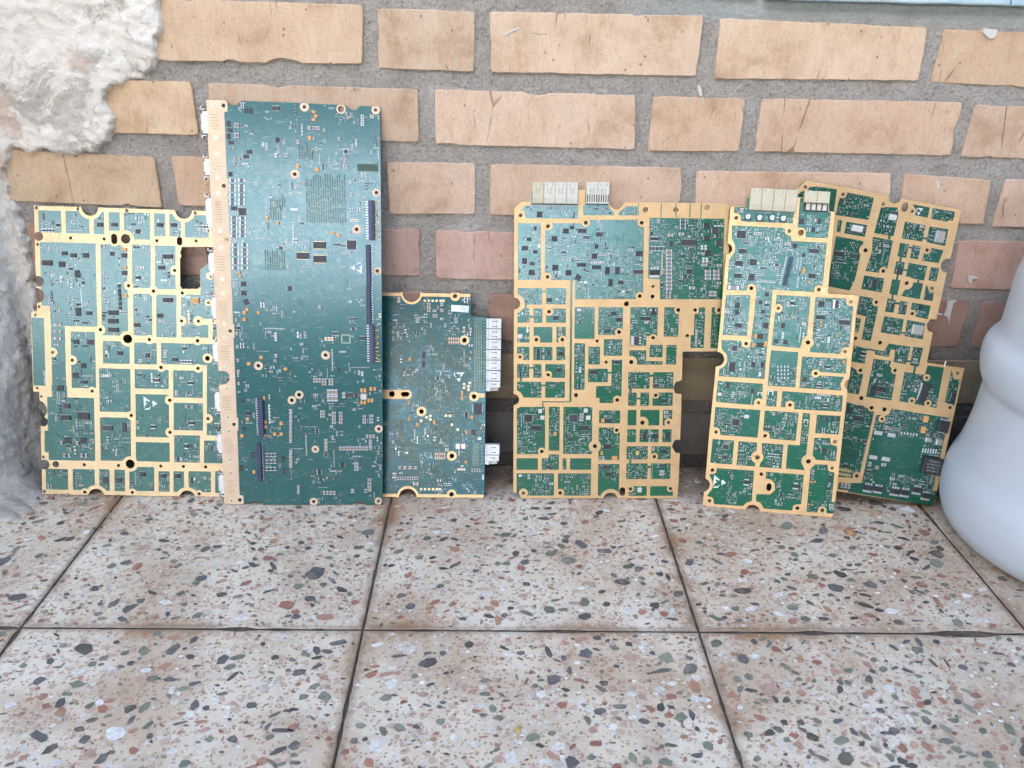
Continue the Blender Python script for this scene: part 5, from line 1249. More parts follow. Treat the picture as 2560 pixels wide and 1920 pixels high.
["g",-504,1160,-505,1170,-509,1180,-516,1188,-524,1195,-534,1199,-544,1200,-554,1199,-564,1195,-572,1188,-579,1180,-583,1170,-584,1160,-583,1150,-579,1140,-572,1132,-564,1125,-554,1121,-544,1120,-534,1121,-524,1125,-516,1132,-509,1140,-505,1150],
["g",-319,1161,-320,1172,-324,1181,-330,1190,-339,1196,-348,1200,-359,1201,-369,1200,-379,1196,-387,1190,-393,1181,-397,1172,-399,1161,-397,1151,-393,1141,-387,1133,-379,1127,-369,1123,-359,1121,-348,1123,-339,1127,-330,1133,-324,1141,-320,1151],
["g",-76,1542,-77,1552,-82,1562,-88,1571,-97,1577,-106,1581,-117,1583,-128,1581,-138,1577,-146,1571,-153,1562,-157,1552,-158,1542,-157,1531,-153,1521,-146,1513,-138,1506,-128,1502,-117,1501,-106,1502,-97,1506,-88,1513,-82,1521,-77,1531],
["g",-62,1153,-63,1163,-67,1173,-74,1182,-82,1189,-92,1193,-103,1194,-114,1193,-124,1189,-132,1182,-139,1173,-143,1163,-144,1153,-143,1142,-139,1132,-132,1124,-124,1117,-114,1113,-103,1111,-92,1113,-82,1117,-74,1124,-67,1132,-63,1142],
["g",-926,1011,-928,1022,-932,1032,-938,1041,-947,1047,-957,1051,-968,1053,-978,1051,-988,1047,-997,1041,-1003,1032,-1007,1022,-1009,1011,-1007,1001,-1003,991,-997,982,-988,976,-978,972,-968,970,-957,972,-947,976,-938,982,-932,991,-928,1001],
["g",-907,226,-909,238,-913,248,-920,258,-929,265,-940,269,-951,271,-963,269,-974,265,-983,258,-990,248,-994,238,-996,226,-994,215,-990,204,-983,195,-974,188,-963,184,-951,182,-940,184,-929,188,-920,195,-913,204,-909,215],
["g",-748,1016,-751,1035,-758,1054,-770,1069,-786,1081,-804,1089,-823,1091,-843,1089,-861,1081,-876,1069,-888,1054,-896,1035,-898,1016,-896,997,-888,978,-876,963,-861,951,-843,943,-823,941,-804,943,-786,951,-770,963,-758,978,-751,997],
["g",-784,906,-785,917,-789,926,-795,935,-804,941,-813,945,-824,947,-834,945,-844,941,-852,935,-858,926,-862,917,-864,906,-862,896,-858,886,-852,878,-844,872,-834,868,-824,866,-813,868,-804,872,-795,878,-789,886,-785,896],
["h",-2208,3215,-2210,3223,-2215,3230,-2223,3234,-2232,3234,-2239,3230,-2245,3223,-2247,3215,-2245,3206,-2239,3199,-2232,3196,-2223,3196,-2215,3199,-2210,3206],
["h",-1794,3210,-1796,3218,-1802,3225,-1810,3229,-1819,3229,-1826,3225,-1832,3218,-1834,3210,-1832,3201,-1826,3194,-1819,3190,-1810,3190,-1802,3194,-1796,3201],
["h",-1414,2677,-1417,2687,-1423,2695,-1433,2700,-1443,2700,-1452,2695,-1459,2687,-1461,2677,-1459,2667,-1452,2659,-1443,2654,-1433,2654,-1423,2659,-1417,2667],
["h",-1349,3181,-1351,3189,-1356,3195,-1363,3199,-1371,3199,-1379,3195,-1384,3189,-1386,3181,-1384,3173,-1379,3166,-1371,3163,-1363,3163,-1356,3166,-1351,3173],
["h",-1178,2495,-1180,2503,-1185,2509,-1193,2513,-1201,2513,-1209,2509,-1214,2503,-1216,2495,-1214,2486,-1209,2480,-1201,2476,-1193,2476,-1185,2480,-1180,2486],
["h",-894,2409,-896,2418,-902,2426,-911,2430,-920,2430,-929,2426,-935,2418,-937,2409,-935,2400,-929,2392,-920,2388,-911,2388,-902,2392,-896,2400],
["h",-764,2787,-766,2795,-771,2802,-779,2805,-787,2805,-795,2802,-800,2795,-802,2787,-800,2779,-795,2772,-787,2769,-779,2769,-771,2772,-766,2779],
["h",-611,2401,-613,2410,-619,2416,-626,2420,-635,2420,-642,2416,-647,2410,-649,2401,-647,2393,-642,2386,-635,2383,-626,2383,-619,2386,-613,2393],
["h",-755,2100,-756,2108,-762,2115,-769,2118,-778,2118,-785,2115,-791,2108,-793,2100,-791,2091,-785,2085,-778,2081,-769,2081,-762,2085,-756,2091],
["h",-1175,2156,-1176,2165,-1182,2171,-1189,2175,-1198,2175,-1205,2171,-1211,2165,-1212,2156,-1211,2148,-1205,2142,-1198,2138,-1189,2138,-1182,2142,-1176,2148],
["h",-1026,1733,-1028,1743,-1034,1750,-1043,1754,-1053,1754,-1061,1750,-1067,1743,-1069,1733,-1067,1724,-1061,1716,-1053,1712,-1043,1712,-1034,1716,-1028,1724],
["h",-1023,3158,-1025,3166,-1030,3172,-1037,3175,-1044,3175,-1051,3172,-1056,3166,-1058,3158,-1056,3151,-1051,3145,-1044,3141,-1037,3141,-1030,3145,-1025,3151],
["h",-584,3145,-586,3152,-590,3158,-598,3162,-605,3162,-612,3158,-617,3152,-619,3145,-617,3137,-612,3131,-605,3128,-598,3128,-590,3131,-586,3137],
["h",-1305,1737,-1307,1745,-1312,1752,-1320,1755,-1328,1755,-1336,1752,-1341,1745,-1343,1737,-1341,1728,-1336,1722,-1328,1718,-1320,1718,-1312,1722,-1307,1728],
["h",-1097,3205,-1099,3214,-1104,3222,-1110,3229,-1118,3233,-1127,3235,-1136,3235,-1145,3233,-1152,3229,-1159,3222,-1163,3214,-1166,3205,-1166,3168,-1163,3160,-1159,3152,-1152,3145,-1145,3141,-1136,3138,-1127,3138,-1118,3141,-1110,3145,-1104,3152,-1099,3160,-1097,3168],
["h",-1168,1401,-1170,1409,-1176,1417,-1184,1420,-1193,1420,-1201,1417,-1207,1409,-1209,1401,-1207,1392,-1201,1385,-1193,1381,-1184,1381,-1176,1385,-1170,1392],
["h",-792,1461,-794,1470,-799,1477,-807,1480,-816,1480,-823,1477,-829,1470,-831,1461,-829,1453,-823,1446,-816,1443,-807,1443,-799,1446,-794,1453],
["h",-1082,1099,-1085,1110,-1091,1118,-1101,1123,-1112,1123,-1122,1118,-1128,1110,-1131,1099,-1128,1089,-1122,1080,-1112,1076,-1101,1076,-1091,1080,-1085,1089],
["h",-427,1438,-429,1445,-433,1451,-440,1454,-448,1454,-454,1451,-459,1445,-461,1438,-459,1430,-454,1424,-448,1421,-440,1421,-433,1424,-429,1430],
["h",-527,1160,-529,1167,-533,1173,-540,1177,-548,1177,-555,1173,-559,1167,-561,1160,-559,1153,-555,1147,-548,1144,-540,1144,-533,1147,-529,1153],
["h",-342,1161,-343,1169,-348,1175,-355,1178,-363,1178,-369,1175,-374,1169,-376,1161,-374,1154,-369,1148,-363,1145,-355,1145,-348,1148,-343,1154],
["h",-99,1542,-101,1550,-106,1556,-113,1559,-121,1559,-128,1556,-133,1550,-135,1542,-133,1534,-128,1528,-121,1524,-113,1524,-106,1528,-101,1534],
["h",-85,1153,-87,1161,-92,1167,-99,1171,-107,1171,-114,1167,-120,1161,-121,1153,-120,1145,-114,1138,-107,1135,-99,1135,-92,1138,-87,1145],
["h",-946,1011,-948,1021,-954,1029,-963,1033,-972,1033,-981,1029,-987,1021,-989,1011,-987,1002,-981,994,-972,990,-963,990,-954,994,-948,1002],
["h",-931,226,-933,235,-938,243,-947,247,-956,247,-964,243,-970,235,-972,226,-970,217,-964,210,-956,206,-947,206,-938,210,-933,217],
["h",-799,1016,-801,1027,-808,1035,-818,1040,-829,1040,-838,1035,-845,1027,-847,1016,-845,1006,-838,997,-829,992,-818,992,-808,997,-801,1006],
["h",-807,906,-808,914,-813,920,-820,923,-828,923,-834,920,-839,914,-841,906,-839,899,-834,893,-828,890,-820,890,-813,893,-808,899]],"I":[["w",-1584,2884,115,63,0],
["w",-1236,3061,78,55,0],
["k",-685,2945,96,119,0],
["k",-678,1936,120,100,0],
["s",-1715,2594,90,50,0],
["s",-1545,2598,62,50,0],
["s",-1263,2343,57,90,0],
["s",-1700,3026,39,44,0],
["s",-1011,2132,34,62,0],
["s",-884,2135,34,62,0],
["b",-952,2969,25,38,0],
["b",-1028,2519,57,50,0],
["b",-660,2311,46,45,0],
["b",-709,2181,51,40,0],
["b",-948,1947,32,36,0],
["b",-1818,3147,39,27,0],
["x",-1202,1583,57,58,0],
["s",-910,1233,98,59,0],
["s",-1000,1207,70,105,0],
["s",-1089,998,64,41,0],
["s",-1085,871,101,59,0],
["b",-1213,944,64,59,0],
["b",-101,1268,49,112,0],
["L",-436,1273,76,223,0],
["x",-794,108,101,110,0],
["x",-677,111,101,104,0],
["x",-483,114,101,108,0],
["x",-366,118,101,110,0],
["x",-239,170,101,110,0],
["x",-121,119,101,108,0],
["P",-826,745,94,45,0],
["P",-673,744,90,45,0],
["P",-817,464,88,43,0],
["P",-670,466,94,46,0],
["t",-344,983,64,71,0],
["t",-341,859,59,72,0],
["k",-256,759,65,48,0],
["k",-131,751,71,66,0],
["P",-283,629,16,55,0],
["P",-568,785,15,31,0],
["P",-253,631,16,55,0],
["P",-534,786,15,31,0],
["P",-223,633,16,55,0],
["P",-499,788,15,31,0],
["P",-194,635,16,55,0],
["P",-464,790,15,31,0],
["P",-164,638,16,55,0],
["P",-430,792,15,31,0],
["P",-134,640,16,55,0],
["P",-395,794,15,31,0],
["c",-757,820,35,42,0],
["c",-548,258,50,32,0],
["c",-685,400,47,36,0],
["c",-753,357,41,36,0],
["c",-840,382,35,48,0],
["c",-1096,92,31,49,0],
["c",-1054,94,32,51,0],
["c",-1013,95,32,52,0],
["G",-1156,270,12,33,0],
["G",-1151,220,12,33,0],
["G",-1136,269,12,33,0],
["G",-1131,219,12,33,0],
["G",-1116,268,12,33,0],
["G",-1111,218,12,33,0],
["G",-1096,268,12,33,0],
["G",-1090,218,12,33,0],
["G",-1076,267,12,33,0],
["G",-1070,217,12,33,0],
["G",-1055,267,12,33,0],
["G",-1050,217,12,33,0],
["G",-1035,266,12,33,0],
["G",-1029,216,12,33,0]],"X":[[-853,339,-383,736],[-1175,361,-1000,602],[-693,333,-305,742],[-405,1330,-289,1564],[-978,-61,-28,99],[-720,186,-578,320],[-992,2,-850,142],[-824,2262,-718,2437],[-1061,2264,-970,2432],[-956,2440,-871,2625],[-1752,2214,-1525,2325],[-1034,3098,-855,3245]],"M":[["block",-199,870,-76,1001,8,""],
["block",-261,383,-25,571,10,"T"],
["esd",-1003,3129,-931,3203,4],
["pin",-528,2129,-452,2154],
["pin",-295,1586,-277,1651],
["bga",-1161,410,-1032,626]]}],"bricks":[[-2790,5088,-183,5069,-211,4519,-2892,4517],[-50,5043,907,5034,900,4472,-60,4487],[1048,5037,3148,5040,3137,4477,1063,4475],[3316,5022,5393,4981,5400,4478,3318,4458],[5553,4972,6505,4957,6529,4437,5531,4467],[-2855,4335,-1936,4327,-1924,3805,-2913,3814],[-1775,4322,334,4302,331,3778,-1814,3816],[498,4305,2541,4287,2575,3745,499,3758],[2717,4282,3668,4278,3666,3747,2707,3733],[3834,4281,5914,4286,5900,3746,3821,3750],[6039,4265,6991,4252,7070,3724,6010,3738],[-3948,3632,-2411,3581,-2407,3051,-4017,3096],[-2242,3594,-209,3589,-226,3020,-2232,3079],[-17,3574,913,3577,914,3040,-4,3024],[1068,3575,3094,3574,3129,3039,1064,3033],[3244,3543,5317,3557,5397,3043,3274,3041],[5452,3555,6406,3504,6430,3026,5506,3010],[6553,3516,7810,3510,7876,2979,6533,3002],[-1826,2912,325,2874,308,2345,-1840,2363],[480,2866,2719,2839,2763,2305,481,2321],[2895,2842,3810,2837,3868,2313,2934,2308],[4013,2835,6038,2844,6088,2305,4077,2305],[6203,2842,7399,2847,7456,2284,6238,2297]],"chips":[[-0.0581,-0.2254,0.0206,1.2,81.2,0],[-0.0152,-0.2998,0.0123,1.2,45.7,0],[-0.0557,-0.2638,0.0104,1.5,0.6,0],[-0.1381,-0.2583,0.0107,1.4,17.7,0],[-0.0282,-0.2498,0.0127,1.9,-36.3,0],[-0.2159,-0.2792,0.0151,1.9,54.6,0],[-0.2332,-0.2733,0.0127,2,70.9,0],[-0.2402,-0.2872,0.0092,1.8,17.7,0],[-0.2162,-0.2941,0.0103,1.7,-13.2,0],[-0.1227,-0.2612,0.0107,3,26.3,1],[-0.177,-0.2575,0.0075,1.2,36.4,1],[-0.1941,-0.2146,0.0104,1.7,55.6,1],[-0.1766,-0.1867,0.0119,1.8,55.7,0],[-0.1658,-0.182,0.0105,2,0.8,0],[-0.1201,-0.1859,0.007,1.2,0.8,0],[-0.1219,-0.2122,0.0127,2,-37.2,0],[-0.1017,-0.2218,0.0067,1.2,0.8,0],[-0.1518,-0.2882,0.0104,1.6,43.4,1],[-0.1692,-0.2919,0.0085,2.5,26.1,0],[-0.1266,-0.1312,0.0107,1.7,20.1,2],[-0.2329,-0.2166,0.0141,1.6,83.4,2],[-0.0369,-0.2894,0.0172,1.8,0.6,2],[-0.3274,-0.1722,0.0118,1.9,43.1,0],[-0.2521,-0.1333,0.0093,1.7,31.8,0],[-0.277,-0.1815,0.0078,1.5,30.8,1],[-0.2321,-0.333,0.0193,1.5,-23.0,0],[-0.1578,-0.3334,0.016,1.4,64.9,0],[-0.1123,-0.3457,0.0158,2,73.8,0],[-0.1437,-0.3203,0.0111,1.8,64.4,0],[-0.1964,-0.338,0.0078,1.4,34.1,1],[-0.1581,-0.3532,0.0118,1.8,41.2,2],[-0.2528,-0.3708,0.0103,1.3,53.2,0],[-0.2194,-0.3744,0.0116,1.6,-12.1,1],[-0.1623,-0.3672,0.0091,1.4,15.5,1],[-0.1479,-0.3681,0.0105,1.8,-17.9,0],[-0.1267,-0.3728,0.0098,1.5,15.2,0],[-0.1034,-0.3538,0.0109,1.8,39.4,1],[-0.0982,-0.3648,0.0132,3.2,60.4,0],[-0.2244,-0.395,0.0127,1.8,86.9,0],[-0.2338,-0.3978,0.0067,1.1,0.3,2],[-0.2,-0.3967,0.0072,1.4,49.6,1],[-0.1677,-0.4001,0.0109,1.4,48.0,0],[-0.1576,-0.3982,0.0119,1.6,81.7,1],[-0.1191,-0.3962,0.0121,1.8,78.8,0],[-0.1922,-0.4117,0.0088,1.5,22.9,1],[-0.1899,-0.4303,0.01,1.3,64.0,0],[-0.2109,-0.4401,0.0139,1.8,39.5,0],[-0.2245,-0.4279,0.0155,2,-28.4,0],[-0.1687,-0.4486,0.0144,2,54.2,0],[-0.1625,-0.4115,0.0085,2,69.8,0],[-0.1474,-0.4166,0.0088,1.6,61.7,1],[-0.1572,-0.4218,0.0078,1.5,14.3,2],[-0.1033,-0.4207,0.0079,1.5,21.5,2],[-0.0972,-0.4298,0.0071,1.2,0.3,1],[-0.0797,-0.4298,0.0089,1.4,-22.1,0],[-0.0447,-0.4212,0.0188,4.5,-4.8,0],[-0.0454,-0.3595,0.0118,1.4,30.1,0],[-0.0186,-0.3236,0.0147,2,23.3,0],[-0.033,-0.3419,0.0107,2.5,22.9,0],[-0.0317,-0.3523,0.0101,2.2,37.4,0],[-0.0688,-0.3422,0.0066,1.2,0.5,0],[-0.0355,-0.3865,0.008,1.3,29.0,1],[-0.018,-0.3873,0.0132,1.3,-58.4,1],[-0.0287,-0.3751,0.0095,1.4,29.3,1],[-0.0228,-0.3653,0.0078,1.2,0.4,2],[-0.0744,-0.3959,0.0084,1.3,-32.5,0],[-0.0518,-0.4272,0.0072,1.3,0.3,1],[-0.0563,-0.417,0.0078,1.8,68.2,0],[-0.2004,-0.3566,0.0099,2,0.4,3],[-0.1712,-0.3584,0.0092,1.8,0.4,3],[-0.1352,-0.3926,0.0081,1.2,0.3,3],[-0.1692,-0.4243,0.0161,1.3,-36.8,3],[-0.121,-0.4413,0.007,1.1,0.2,3],[-0.2617,-0.397,0.009,1.5,33.6,3],[-0.1109,-0.2925,0.0148,1.6,-25.3,3],[-0.1849,-0.2715,0.0149,2.2,-19.6,3],[-0.1078,-0.4523,0.0085,1.2,28.1,1],[-0.2352,-0.4457,0.0084,1.6,31.1,2],[-0.2257,-0.4473,0.0073,1.8,48.8,2],[-0.233,-0.4535,0.0062,2,30.7,0],[0.0611,-0.3474,0.0143,1.2,28.6,0],[0.0595,-0.3359,0.0082,2,14.9,0],[0.0361,-0.3393,0.0117,3.5,7.7,0],[0.125,-0.3289,0.0125,3.5,-37.4,0],[0.1396,-0.3352,0.0082,1.6,-6.7,0],[0.1636,-0.334,0.0151,2.6,-74.8,0],[0.1657,-0.3659,0.0144,1.5,42.6,0],[0.1799,-0.3558,0.0107,1.8,-79.6,0],[0.1761,-0.3413,0.0077,1.3,-71.4,0],[0.2554,-0.3562,0.0228,4.5,16.1,0],[0.1039,-0.3247,0.0113,2,0.5,2],[0.1006,-0.3451,0.0074,1.5,0.5,2],[0.1205,-0.3672,0.0064,1.1,0.4,2],[0.1097,-0.3683,0.0115,2.2,11.4,1],[0.1092,-0.3828,0.0105,2,7.1,1],[0.2042,-0.3764,0.0111,2,-40.4,1],[0.2166,-0.3957,0.0118,1.9,0.3,1],[0.1156,-0.3985,0.009,1.4,82.7,1],[0.1204,-0.4078,0.0081,1.4,0.3,1],[0.1089,-0.4053,0.0068,1.6,0.3,1],[0.0444,-0.4182,0.0102,1.2,-61.0,1],[0.0322,-0.4214,0.011,2.2,-60.2,1],[0.0142,-0.4158,0.008,1.3,0.3,1],[0.1462,-0.4271,0.0104,1.4,24.6,1],[0.1933,-0.4201,0.0087,1.3,0.3,2],[0.1939,-0.4327,0.0107,1.7,6.4,2],[0.1903,-0.4097,0.0107,2.2,-75.3,1],[0.1198,-0.4476,0.0104,1.5,18.5,2],[0.1748,-0.4497,0.0117,1.2,61.2,0],[0.1893,-0.4457,0.0083,1.5,23.4,1],[0.2442,-0.4499,0.0114,1.6,-6.0,1],[0.2203,-0.4464,0.0111,2,-76.9,1],[0.2307,-0.4495,0.0077,1.2,0.2,1],[0.1872,-0.3668,0.0107,2.4,-16.3,2],[0.2344,-0.3398,0.0135,1.6,0.5,2],[0.1931,-0.3172,0.0127,2,27.3,2],[0.2603,-0.3846,0.0092,1.4,0.4,2],[0.2217,-0.328,0.0091,1.4,-28.9,1],[0.2072,-0.3149,0.0081,1.4,14.6,0],[0.2008,-0.4007,0.0105,1.5,24.7,0],[0.2638,-0.4066,0.0106,1.3,33.3,1],[0.2546,-0.404,0.0076,1.4,0.3,2],[0.1294,-0.3374,0.0141,2.5,0.5,3],[0.1409,-0.352,0.008,1.3,0.4,3],[0.0151,-0.3255,0.0106,1.7,30.1,3],[0.0365,-0.3285,0.0106,1.6,-37.4,3],[0.045,-0.3317,0.0081,1.3,42.4,3],[0.2678,-0.3166,0.017,2.6,0.5,3],[0.0332,-0.3717,0.0119,1.2,41.3,3],[0.1548,-0.3834,0.0091,1.1,0.4,3],[0.1021,-0.4339,0.0111,1.6,0.2,3],[0.1648,-0.4361,0.0104,1.4,24.1,3],[0.2254,-0.4068,0.0082,1.3,0.3,3],[0.2527,-0.3761,0.01,1.8,0.4,3],[0.0281,-0.4359,0.0124,1.5,-63.3,3],[0.1294,-0.4459,0.0133,1.7,72.9,3],[0.1144,-0.4205,0.0073,1.2,0.3,3],[0.0283,-0.3609,0.0113,2,14.6,2],[0.0149,-0.362,0.0114,2,28.9,2],[0.1604,-0.4442,0.0122,2,-42.3,2],[0.2054,-0.1712,0.0151,1.5,-58.7,0],[0.128,-0.1563,0.0131,1.8,14.7,1],[0.0193,-0.1878,0.0122,1.6,26.4,1],[0.0775,-0.2101,0.017,3.8,43.1,0],[0.0658,-0.2159,0.0095,2.4,-7.4,0],[0.0634,-0.1653,0.0108,2,34.0,0],[0.0751,-0.1651,0.0105,2.2,-19.3,0],[0.1284,-0.2068,0.0096,1.3,31.6,1],[0.1215,-0.1762,0.0081,1.7,0.9,1],[0.1999,-0.2865,0.0143,1.8,17.9,0],[0.1804,-0.2769,0.0097,1.8,15.4,0],[0.1706,-0.298,0.0111,1.8,39.7,0],[0.1678,-0.2775,0.0105,1.3,-14.8,1],[0.2207,-0.269,0.0083,1.3,28.3,0],[0.2776,-0.1885,0.0071,1.4,0.8,0],[0.2798,-0.2219,0.0081,1.4,-24.6,0],[0.2607,-0.2288,0.0075,1.5,-15.9,1],[0.2791,-0.2893,0.0116,3,-15.1,0],[0.1315,-0.2755,0.0064,1.1,0.6,0],[0.1253,-0.2853,0.0067,1.1,0.6,0],[0.1118,-0.2871,0.0096,1.7,-21.6,0],[0.1432,-0.2571,0.0103,1.7,8.5,2],[0.1117,-0.2757,0.0096,1.7,0.6,2],[0.1173,-0.2686,0.0104,1.3,-69.4,2],[0.1315,-0.234,0.0067,1.2,0.7,2],[0.2002,-0.2659,0.0113,1.2,71.9,1],[0.2331,-0.2244,0.0094,1.6,-58.5,1],[0.239,-0.1776,0.0072,1.5,0.8,0],[0.0713,-0.2374,0.0067,1.3,0.7,2],[0.1903,-0.2673,0.0098,2,0.6,2],[0.0616,-0.2675,0.0114,2,37.8,2],[0.0566,-0.2763,0.009,1.7,23.7,2],[0.146,-0.2822,0.0126,2.6,-29.0,1],[-0.0298,-0.2506,0.0123,1.9,-33.1,0],[0.2071,-0.2371,0.0126,2.2,0.7,2],[0.2421,-0.2755,0.0122,2.4,-30.8,3],[0.1071,-0.2302,0.0118,1.8,0.7,3],[-0.0293,-0.1078,0.0104,1.6,1.0,1],[0.1621,-0.1044,0.0094,1.5,-17.3,0],[0.1918,-0.1339,0.009,1.4,1.0,0],[0.1123,-0.1329,0.0093,1.6,1.0,1],[0.4665,-0.2681,0.0141,1.9,-25.6,0],[0.4761,-0.2747,0.0095,1.9,-25.5,0],[0.4562,-0.1624,0.0174,2.4,13.4,0],[0.5461,-0.1928,0.0114,1.5,-17.8,0],[0.4141,-0.2648,0.0084,1.3,-34.2,0],[0.3955,-0.2714,0.0107,1.5,0.6,1],[0.5367,-0.1265,0.0128,2.2,-8.5,0],[0.5071,-0.1458,0.0085,2.5,-29.0,0],[0.5393,-0.1453,0.0128,3.5,-4.5,1],[0.5268,-0.2466,0.0119,3.2,-41.2,0],[0.4719,-0.2526,0.0107,2.6,-20.3,0],[0.5337,-0.2239,0.0118,2.6,-4.3,1],[0.5063,-0.2894,0.0142,7,-2.5,0],[0.5239,-0.298,0.0117,2,-35.5,0],[0.5065,-0.1865,0.0114,2,-21.8,2],[0.3333,-0.2549,0.0083,1.4,0.7,1],[0.3335,-0.2369,0.0083,1.4,15.4,1],[0.3448,-0.2553,0.007,1.4,0.7,1],[0.364,-0.2432,0.0071,1.5,0.7,2],[0.3616,-0.2667,0.0093,2.2,-15.8,0],[0.3935,-0.2321,0.0067,1.3,-66.1,0],[0.4635,-0.188,0.0081,1.2,0.8,1],[0.3467,-0.1738,0.0082,1.4,0.9,1],[0.4893,-0.1748,0.0112,1.6,21.8,1],[0.4842,-0.204,0.008,1.6,0.8,1],[0.4474,-0.218,0.0096,2.4,0.7,1],[0.4829,-0.2164,0.0088,2.4,0.7,1],[0.5101,-0.263,0.01,1.5,0.6,2],[0.4275,-0.2735,0.0104,2,-66.9,2],[0.4308,-0.2846,0.0095,1.5,-79.2,2],[0.4032,-0.2873,0.0105,1.4,0.6,1],[0.3196,-0.2881,0.0131,2.2,-31.7,1],[0.5945,-0.2309,0.0077,1.6,-17.5,1],[0.5609,-0.2216,0.0114,1.7,0.7,2],[0.5576,-0.2355,0.0078,1.3,0.7,1],[0.3314,-0.3411,0.0139,1.5,-66.1,0],[0.2829,-0.353,0.0145,1.4,43.4,0],[0.3279,-0.3771,0.0104,1.8,-6.6,0],[0.3939,-0.3442,0.009,1.5,-6.8,2],[0.3189,-0.3648,0.008,1.3,0.4,1],[0.3119,-0.3206,0.0117,1.4,35.2,1],[0.4173,-0.3536,0.0082,1.4,0.4,1],[0.4261,-0.3985,0.0067,1.3,0.3,0],[0.458,-0.4083,0.0091,1.5,-57.1,1],[0.4519,-0.402,0.0068,1.6,-22.1,1],[0.4625,-0.4002,0.0084,2,-31.0,1],[0.4994,-0.3954,0.0138,2.6,-64.9,1],[0.5072,-0.3773,0.0091,2.6,-42.2,1],[0.4613,-0.3843,0.0086,1.5,-31.5,2],[0.4514,-0.3906,0.0062,1.3,-48.8,2],[0.4811,-0.388,0.0082,1.6,-59.0,2],[0.4941,-0.3441,0.0127,3.8,-80.3,0],[0.5059,-0.344,0.0112,4,-89.3,0],[0.4937,-0.3186,0.0123,2.6,-97.8,0],[0.4677,-0.3248,0.0106,2.2,-55.3,0],[0.4249,-0.3259,0.0077,2.8,-23.7,1],[0.4342,-0.3334,0.0075,2,-41.5,1],[0.4741,-0.3597,0.0089,2.2,-32.5,1],[0.518,-0.3491,0.0075,1.2,0.4,0],[0.5613,-0.3456,0.0075,1.3,-34.8,0],[0.5575,-0.3318,0.0109,3.2,-7.1,0],[0.4632,-0.4291,0.0101,1.6,0.2,0],[0.4701,-0.4176,0.0104,2,-48.6,1],[0.4684,-0.4374,0.0094,1.7,-38.7,1],[0.52,-0.4168,0.0129,1.8,-90.4,1],[0.4035,-0.4251,0.0109,2.4,-53.6,1],[0.3957,-0.4209,0.0082,1.6,-74.6,0],[0.3565,-0.4185,0.008,2.2,-44.0,0],[0.3559,-0.4402,0.0075,1.8,-77.2,0],[0.3297,-0.422,0.0086,1.3,22.3,0],[0.337,-0.418,0.0093,1.8,-35.7,1],[0.3492,-0.4345,0.0092,1.7,-50.5,2],[0.348,-0.424,0.0081,1.5,0.3,2],[0.3268,-0.4063,0.0102,1.7,-28.3,2],[0.4058,-0.4376,0.0088,1.9,-53.2,1],[0.414,-0.4449,0.0095,1.8,-75.5,1],[0.4211,-0.448,0.0085,1.1,0.2,0],[0.477,-0.4414,0.01,2.6,-29.9,1],[0.4865,-0.451,0.0118,2,0.2,1],[0.4472,-0.4358,0.0118,1.7,-63.6,2],[0.3443,-0.387,0.0085,2.2,-87.2,0],[0.2641,-0.4066,0.0098,1.2,33.3,0],[0.2729,-0.4039,0.0113,2.4,-90.3,0],[0.2821,-0.374,0.0146,1.4,-78.0,2],[0.2907,-0.3739,0.0086,1.2,0.4,1],[0.2543,-0.404,0.008,1.5,-27.2,2],[0.2635,-0.3702,0.0087,1.5,0.4,3],[0.2868,-0.3882,0.0103,2,-6.5,3],[0.2498,-0.4249,0.0089,1.3,23.2,3],[0.3554,-0.2743,0.015,2,20.7,3],[0.3793,-0.2814,0.0113,1.5,-33.0,3],[0.3413,-0.3368,0.0091,1.5,0.5,3],[0.3628,-0.3279,0.0088,1.2,-47.5,2],[0.2858,-0.4197,0.0074,1.3,0.3,2],[0.2684,-0.4438,0.0085,1.5,0.2,0],[0.3646,-0.3493,0.0092,1.8,-46.8,1],[0.3705,-0.3564,0.0082,2.2,-38.8,1],[0.4045,-0.3682,0.0075,2,-55.7,0],[0.4526,-0.3699,0.0058,1.3,-49.6,2],[0.5195,-0.3199,0.0094,1.7,0.5,2],[0.5456,-0.3208,0.0104,2,-15.7,2]],"plaster":[[-3894,5274],[-2106,5312],[-2137,4946],[-2137,4821],[-2204,4672],[-2204,4479],[-2289,4434],[-2397,4414],[-2465,4334],[-2696,4268],[-2760,4138],[-2763,3926],[-2839,3751],[-2985,3646],[-3106,3583],[-3299,3565],[-3475,3636],[-3625,3596],[-3831,3648],[-3897,3521],[-3955,3161],[-3886,2916],[-3862,2485],[-3959,1709],[-4695,-1082],[-5990,-1445],[-4349,5022]],"splash":[[3157,4390,3183,4393,3205,4346,3211,4301,3190,4288,3170,4330],[3213,4286,3224,4283,3235,4233,3226,4213],[1184,4838,1260,4875,1336,4898,1344,4884,1260,4854,1196,4814],[1460,4855,1630,4852,1568,4843],[5939,4986,6083,4975,6070,4903,6018,4890,5933,4950],[5798,3501,5835,3485,5852,3412,5829,3403],[6392,2447,6479,2448,6529,2422,6456,2426,6444,2369,6415,2380],[6232,2151,6339,2164,6303,2129,6302,1990,6315,1886,6279,1967,6229,1989,6243,2082]],"bits":[[[5218,-983,5300,-1025,5381,-1066,5455,-1100],"thin dry straw lying in front of the two right boards","straw","straw","straw"],[[4917,-1417,4990,-1449,5044,-1488,4992,-1541,4957,-1509,4923,-1477],"small curled orange brown leaf scrap on the right floor tiles","leaf","leaf","leaf"],[[1322,-4195,1349,-4175,1371,-4195,1377,-4229,1350,-4256,1330,-4233],"tiny yellow petal scrap on the front middle tile","petal","petal","petal"]]}''')
